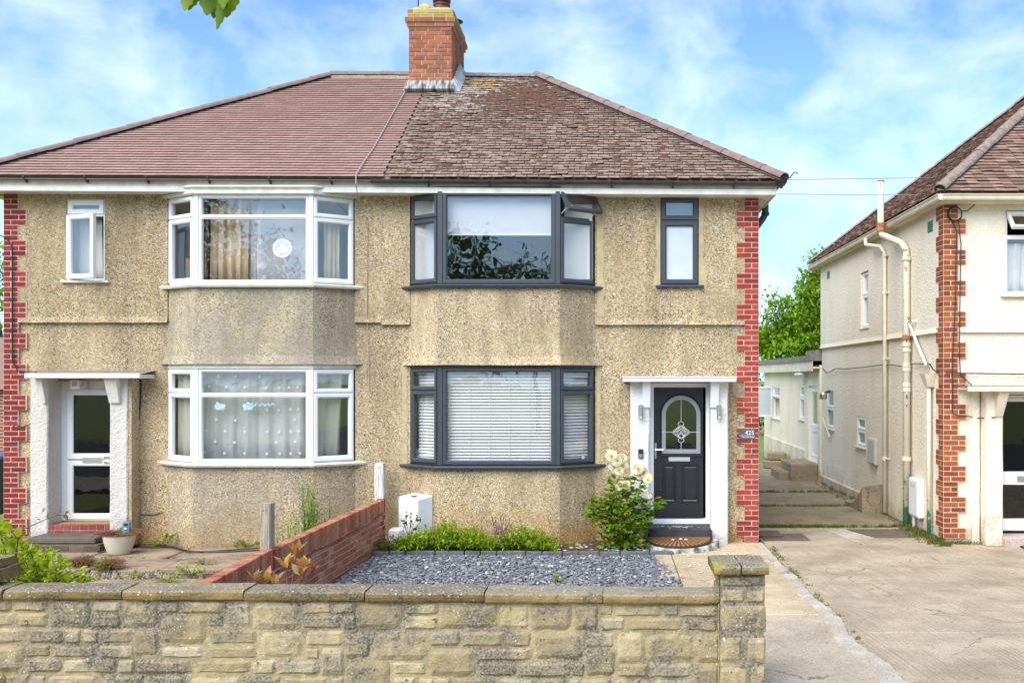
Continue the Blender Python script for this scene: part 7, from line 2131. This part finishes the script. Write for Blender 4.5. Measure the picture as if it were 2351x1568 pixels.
# broad weeds growing from the paving
def rosette(px, py, rpx, n_, label, d0=None, mat=M_LEAF_COVER, h=.18, name='weed', leaf=.10, wd=.32, group=None):
    d0 = d0 or F*H/(py - PY)
    C = W(px, py, d0); C.z = max(C.z, 0)
    t = thing(name, (C.x, C.y, 0), label, 'weed', group)
    Lv = Leaves(mat, wd, .35, .2); mb = MB()
    R = rpx*d0/F
    for _ in range(n_):
        a = rnd.random()*6.28; r = R*rnd.random()**.6
        p = Vector((C.x + r*math.cos(a), C.y + r*.6*math.sin(a), h*rnd.uniform(.05, .9)*(1 - .5*r/R)))
        stem(mb, (C.x + r*.3*math.cos(a), C.y, 0), p, .003, .002, .02, 3)
        for _ in range(3): Lv.add(p, Vector((math.cos(a), .6*math.sin(a) - .2, .45)) + rdir()*.5, leaf*rnd.uniform(.6, 1.15), rnd.gauss(0, .4))
    mb.build('stem', M_STEM, t); Lv.emit(t, 60 if leaf >= .08 else 0)
rosette(375, 1252, 26, 16, 'jagged leaved weed against the left house wall, near the flower pot', None, M_LEAF_COVER, .26)
rosette(565, 1256, 20, 14, 'bright weed under the air brick beside the grey timber post', None, M_LEAF_COVER, .16)
rosette(440, 1322, 34, 34, 'widest patch of bright weeds on the left paving just behind the stone wall', None, M_LEAF_LIME, .22, leaf=.07)
rosette(385, 1337, 34, 24, 'low patch of lime weeds touching the back of the stone wall coping', None, M_LEAF_LIME, .10, leaf=.06)
rosette(300, 1330, 16, 10, 'small yellow green sprout on the left paving between shrub and weed patch', None, M_LEAF_LIME, .14, leaf=.07)
rosette(470, 1298, 26, 16, 'thin weeds in the soil gap of the left paving, nearest the dividing wall', None, M_LEAF_WEED, .16, leaf=.05)
rosette(232, 1290, 18, 18, 'green clump between the two brown dead heathers', 12.4, M_LEAF_COVER, .18, leaf=.05)
rosette(1278, 1342, 14, 9, 'single pale green seedling in the slate chippings behind the stone wall', 11.7, M_LEAF_LIME, .12, leaf=.08)
rosette(752, 1327, 10, 10, 'tiny green weed where the slate meets the brick dividing wall', 12.0, M_LEAF_COVER, .06, leaf=.04)
rosette(632, 1300, 12, 12, 'yellow green creeper on the brick dividing wall by the grey post', 9.7, M_LEAF_LIME, .62, leaf=.05)
# dead heathers and the dry growth in the pot
def brush(C, R, h, n_, label, name='dead_heather', parent=None, mat=M_LEAF_BROWN):
    t = parent or thing(name, C, label, 'plant', 'dead brown heathers on the left paving')
    mb = MB()
    for _ in range(n_):
        a = rnd.random()*6.28; r = R*rnd.random()**.5
        b = Vector((C.x + .35*r*math.cos(a), C.y + .35*r*math.sin(a), C.z))
        e = Vector((C.x + r*math.cos(a), C.y + r*math.sin(a), C.z + h*rnd.uniform(.2, 1)*(1 - .4*r/R)))
        m_ = (b + e)/2 + Vector((0, 0, h*.25))
        mb.cr = rnd.random(); mb.tube([b, m_, e, e + rdir(0)*.03], .0025, 3, False)
    o = mb.build('dry_stems', mat, t, attr=True); o['kind'] = 'stuff'
c = Vector((gx(252, 12.6), 12.6, -.02)); brush(c, .2, .2, 420, 'dead reddish brown heather on the soil below the flower pot')
c = Vector((gx(188, 12.7), 12.7, -.02)); brush(c, .18, .22, 420, 'dead brown heather left of the flower pot, below the grey step')
brush(PC + Vector((0, 0, .25)), .34, .10, 380, None, parent=bpy.data.objects['flower_pot'])
# ---- tufts in the drive joints
mb = MB()
def tuft(x, y, z, h, n_=7):
    for _ in range(n_):
        a = rnd.random()*6.28; q = rnd.uniform(.3, 1)*h
        b = Vector((x + rnd.gauss(0, .02), y + rnd.gauss(0, .012), z)); e = b + Vector((math.cos(a)*q*.6, math.sin(a)*q*.6, q))
        s_ = Vector((-math.sin(a), math.cos(a), 0))*.006
        mb.cr = rnd.random(); mb.poly([b - s_, b + s_, e])
for _ in range(330): tuft(rnd.uniform(2.3, 4.75) if rnd.random() < .6 else rnd.gauss(2.9, .4), 16.07 + rnd.gauss(0, .03), 0, .07)
for _ in range(150): tuft(rnd.uniform(2.3, 4.8), 18.7 + rnd.gauss(0, .03), 0, .06)
for _ in range(120): tuft(rnd.uniform(3.0, 4.85), 20.96 + rnd.gauss(0, .04), 0, .07)
for _ in range(420): tuft(XN - abs(rnd.gauss(.0, .12)) - .02, rnd.uniform(14.2, 16.2) if rnd.random() < .8 else rnd.uniform(16, 22.8), 0, .09)
for _ in range(300): tuft(rnd.uniform(XN, 8.6), YF - abs(rnd.gauss(.03, .05)), 0, .06)
for _ in range(70): tuft(2.30 + rnd.gauss(0, .02), rnd.uniform(9, 14.2), .0, .04)
for _ in range(40): tuft(5.5 + rnd.gauss(0, .12), 9.46 + rnd.gauss(0, .02), .0, .05)
for _ in range(200): tuft(rnd.uniform(-9, -3.6), rnd.choice((9.51, 10.91, 12.0, 12.45, 13.31, 14.2)) + rnd.gauss(0, .03), -.02, .06)
tag(mb.build('grass_tufts', leafmat('joint grass', [(.09, .13, .02), (.17, .21, .03), (.22, .17, .06)]), attr=True), 'grass and moss tufts growing in the joints of paving and drive', 'grass', kind='stuff')
# ================================================================ trees
def tree(name, base, blobs, n_, sz, mat, label, trunk=.18, cat='tree', group=None, bark=M_BARK, sparse=0):
    t = thing(name, base, label, cat, group)
    mb = MB(); base = Vector(base)
    main = max(blobs, key=lambda b: b[3]*b[4]*b[5])
    top = Vector(main[:3])
    P = stem(mb, base, top, trunk, trunk*.4, 0, 6)
    for b in blobs:
        c = Vector(b[:3])
        Q = stem(mb, P[rnd.choice((3, 4, 5))], c, trunk*.4, trunk*.12, .1, 5)
        for _ in range(5):
            v = rdir(.4); e = c + Vector((v.x*b[3], v.y*b[4], v.z*b[5]))*.95
            stem(mb, Q[rnd.choice((3, 4, 5))], e, trunk*.13, .008, 0, 4)
    mb.build('trunk', bark, t)
    Lv = Leaves(mat, .6, .2, .15)
    tot = sum(b[6] if len(b) > 6 else 1 for b in blobs)
    for b in blobs:
        q = int(n_*(b[6] if len(b) > 6 else 1)/tot)
        cl = [(rdir(0), rnd.random()**.45) for _ in range(max(8, q//28))]
        for i in range(q):
            v, r = rnd.choice(cl)
            p = Vector((b[0] + v.x*b[3]*r, b[1] + v.y*b[4]*r, b[2] + v.z*b[5]*r)) + Vector((rnd.gauss(0, .09*b[3] + .12), rnd.gauss(0, .09*b[4] + .12), rnd.gauss(0, .08*b[5] + .1)))
            Lv.add(p, rdir(0) + Vector((0, 0, -.2)), sz*rnd.uniform(.6, 1.25))
    Lv.emit(t, 0, stuff='crown')
    return t
tp = lambda px, py, d: tuple(W(px, py, d))
tree('garden_tree', (8.6, 40, 0), [(*tp(1800, 790, 40), 1.4, 1.5, 1.2, 3), (*tp(1860, 740, 40), 1.3, 1.5, 1.5, 4), (*tp(1900, 690, 40), 1.2, 1.4, 1.4, 2), (*tp(1850, 650, 40), .6, .8, .8, .35), (*tp(1790, 720, 40), .7, .9, .9, .35), (*tp(1755, 790, 40), .6, .8, .9, .7), (*tp(1885, 600, 40), .55, .7, .7, .35), (*tp(1765, 700, 40), .3, .5, .6, .10)], 12500, .19, M_LEAF_TREE, 'bright green bushy tree behind the flat roofed extension, between the houses', .14)
tree('hedge_tree', (7.6, 44, 0), [(7.2, 44, 1.4, 1.6, 1.0, 1.3), (9.2, 44.5, 1.4, 1.6, 1, 1.3)], 2600, .18, M_LEAF_DARK, 'dark green hedge tree at the far end of the side passage', .1)
tree('garden_tree', (-17.8, 30, 0), [(*tp(-20, 640, 29), .6, 1.2, 1.2, 1), (*tp(-15, 760, 29), .7, 1.2, 1.0, 1), (*tp(-10, 830, 28), .7, .9, .6, .8)], 2600, .15, M_LEAF_TREE, 'green tree at the far left edge behind the maroon brick corner', .12)
# trees across the road: only their mirror image shows in the window panes
for i, (x, y, h, lab) in enumerate(((-7.8, -17, 9.6, 'leafy tree across the road mirrored at the left of the dark upstairs pane'), (-3.4, -19, 8.6, 'bushy tree across the road mirrored at the right of the dark upstairs pane'), (-17.5, -13, 10.5, 'tall tree across the road mirrored in the white upstairs bay'), (6.5, -18, 6.0, 'small tree across the road mirrored faintly in the black door glass'))):
    tree('street_tree', (x, y, -.1), [(x, y, h*.72, h*.32, h*.3, h*.26, 3), (x - h*.22, y, h*.5, h*.24, h*.24, h*.2, 2), (x + h*.24, y, h*.55, h*.22, h*.24, h*.22, 2)], 9000, .27, M_LEAF_DARK, lab, .16, group='trees across the road')
# ---- twig of broad leaves hanging into the top of the view, on a roadside tree that stands outside it
t = thing('overhanging_tree', (-5.6, 3.0, -.05), 'broad lime green leaves hanging from a twig at the top left', 'tree')
mb = MB()
P0 = Vector((-5.6, 3.0, -.05)); P1 = Vector((-5.2, 3.2, 4.6))
stem(mb, P0, P1, .13, .08, 0, 7); mb.build('trunk', M_BARK, t)
D0 = 4.4
tip = W(478, -60, D0)
mb = MB(); br = stem(mb, P1 - Vector((0, 0, .3)), tip + Vector((-.5, 0, .35)), .05, .015, .15, 6); stem(mb, br[-1], tip, .012, .004, .03, 4); stem(mb, P1 - Vector((0, 0, .9)), (-6.1, 2.5, 5.3), .06, .01, .1, 5); mb.build('branch', M_BARK, t)
def bigleaf(px0, py0, px1, py1, wpx, d, dark=0):
    a, b = W(px0, py0, d), W(px1, py1, d + rnd.uniform(-.03, .03))
    ax = b - a; L = ax.length; w_ = wpx*d/F
    s_ = ax.cross(Vector((0, 1, .25))).normalized()
    nrm = s_.cross(ax).normalized()
    mb = MB()
    # ovate outline with shallow pointed lobes
    outl = [(0, .06), (.10, .62), (.25, .92), (.40, 1.0), (.52, .93), (.60, .98), (.68, .70), (.76, .72), (.84, .40), (.92, .30), (1, .0)]
    rows = []
    for tt, h in outl:
        c = a + ax*tt + nrm*(.06*L*math.sin(tt*3.0))
        rows.append([mb.V(c - s_*w_/2*h + nrm*.10*w_*h), mb.V(c), mb.V(c + s_*w_/2*h*(.96 if tt < .9 else 1) + nrm*.14*w_*h)])
    for A, B in zip(rows, rows[1:]):
        mb.face((A[0], A[1], B[1], B[0])); mb.face((A[1], A[2], B[2], B[1]))
    mb.build('leaf', M_LEAF_BIG, t, smooth=True)
for q in ((431, -60, 423, 26, 40, 4.38), (452, -55, 432, 25, 36, 4.42), (480, -70, 474, 37, 62, 4.36), (497, -40, 490, 44, 44, 4.42), (527, -60, 519, 42, 50, 4.38), (514, -30, 497, 70, 26, 4.35), (505, -60, 512, 22, 34, 4.32), (545, -60, 538, 10, 30, 4.46)):
    bigleaf(*q)
Lv = Leaves(M_LEAF_BIG, .6)
for _ in range(260):
    p = Vector((-5.6, 2.8, 5.6)) + Vector((rnd.gauss(0, .6), rnd.gauss(0, .6), rnd.gauss(0, .5)))
    Lv.add(p, rdir(0), .13)
Lv.emit(t, 0, stuff='crown')
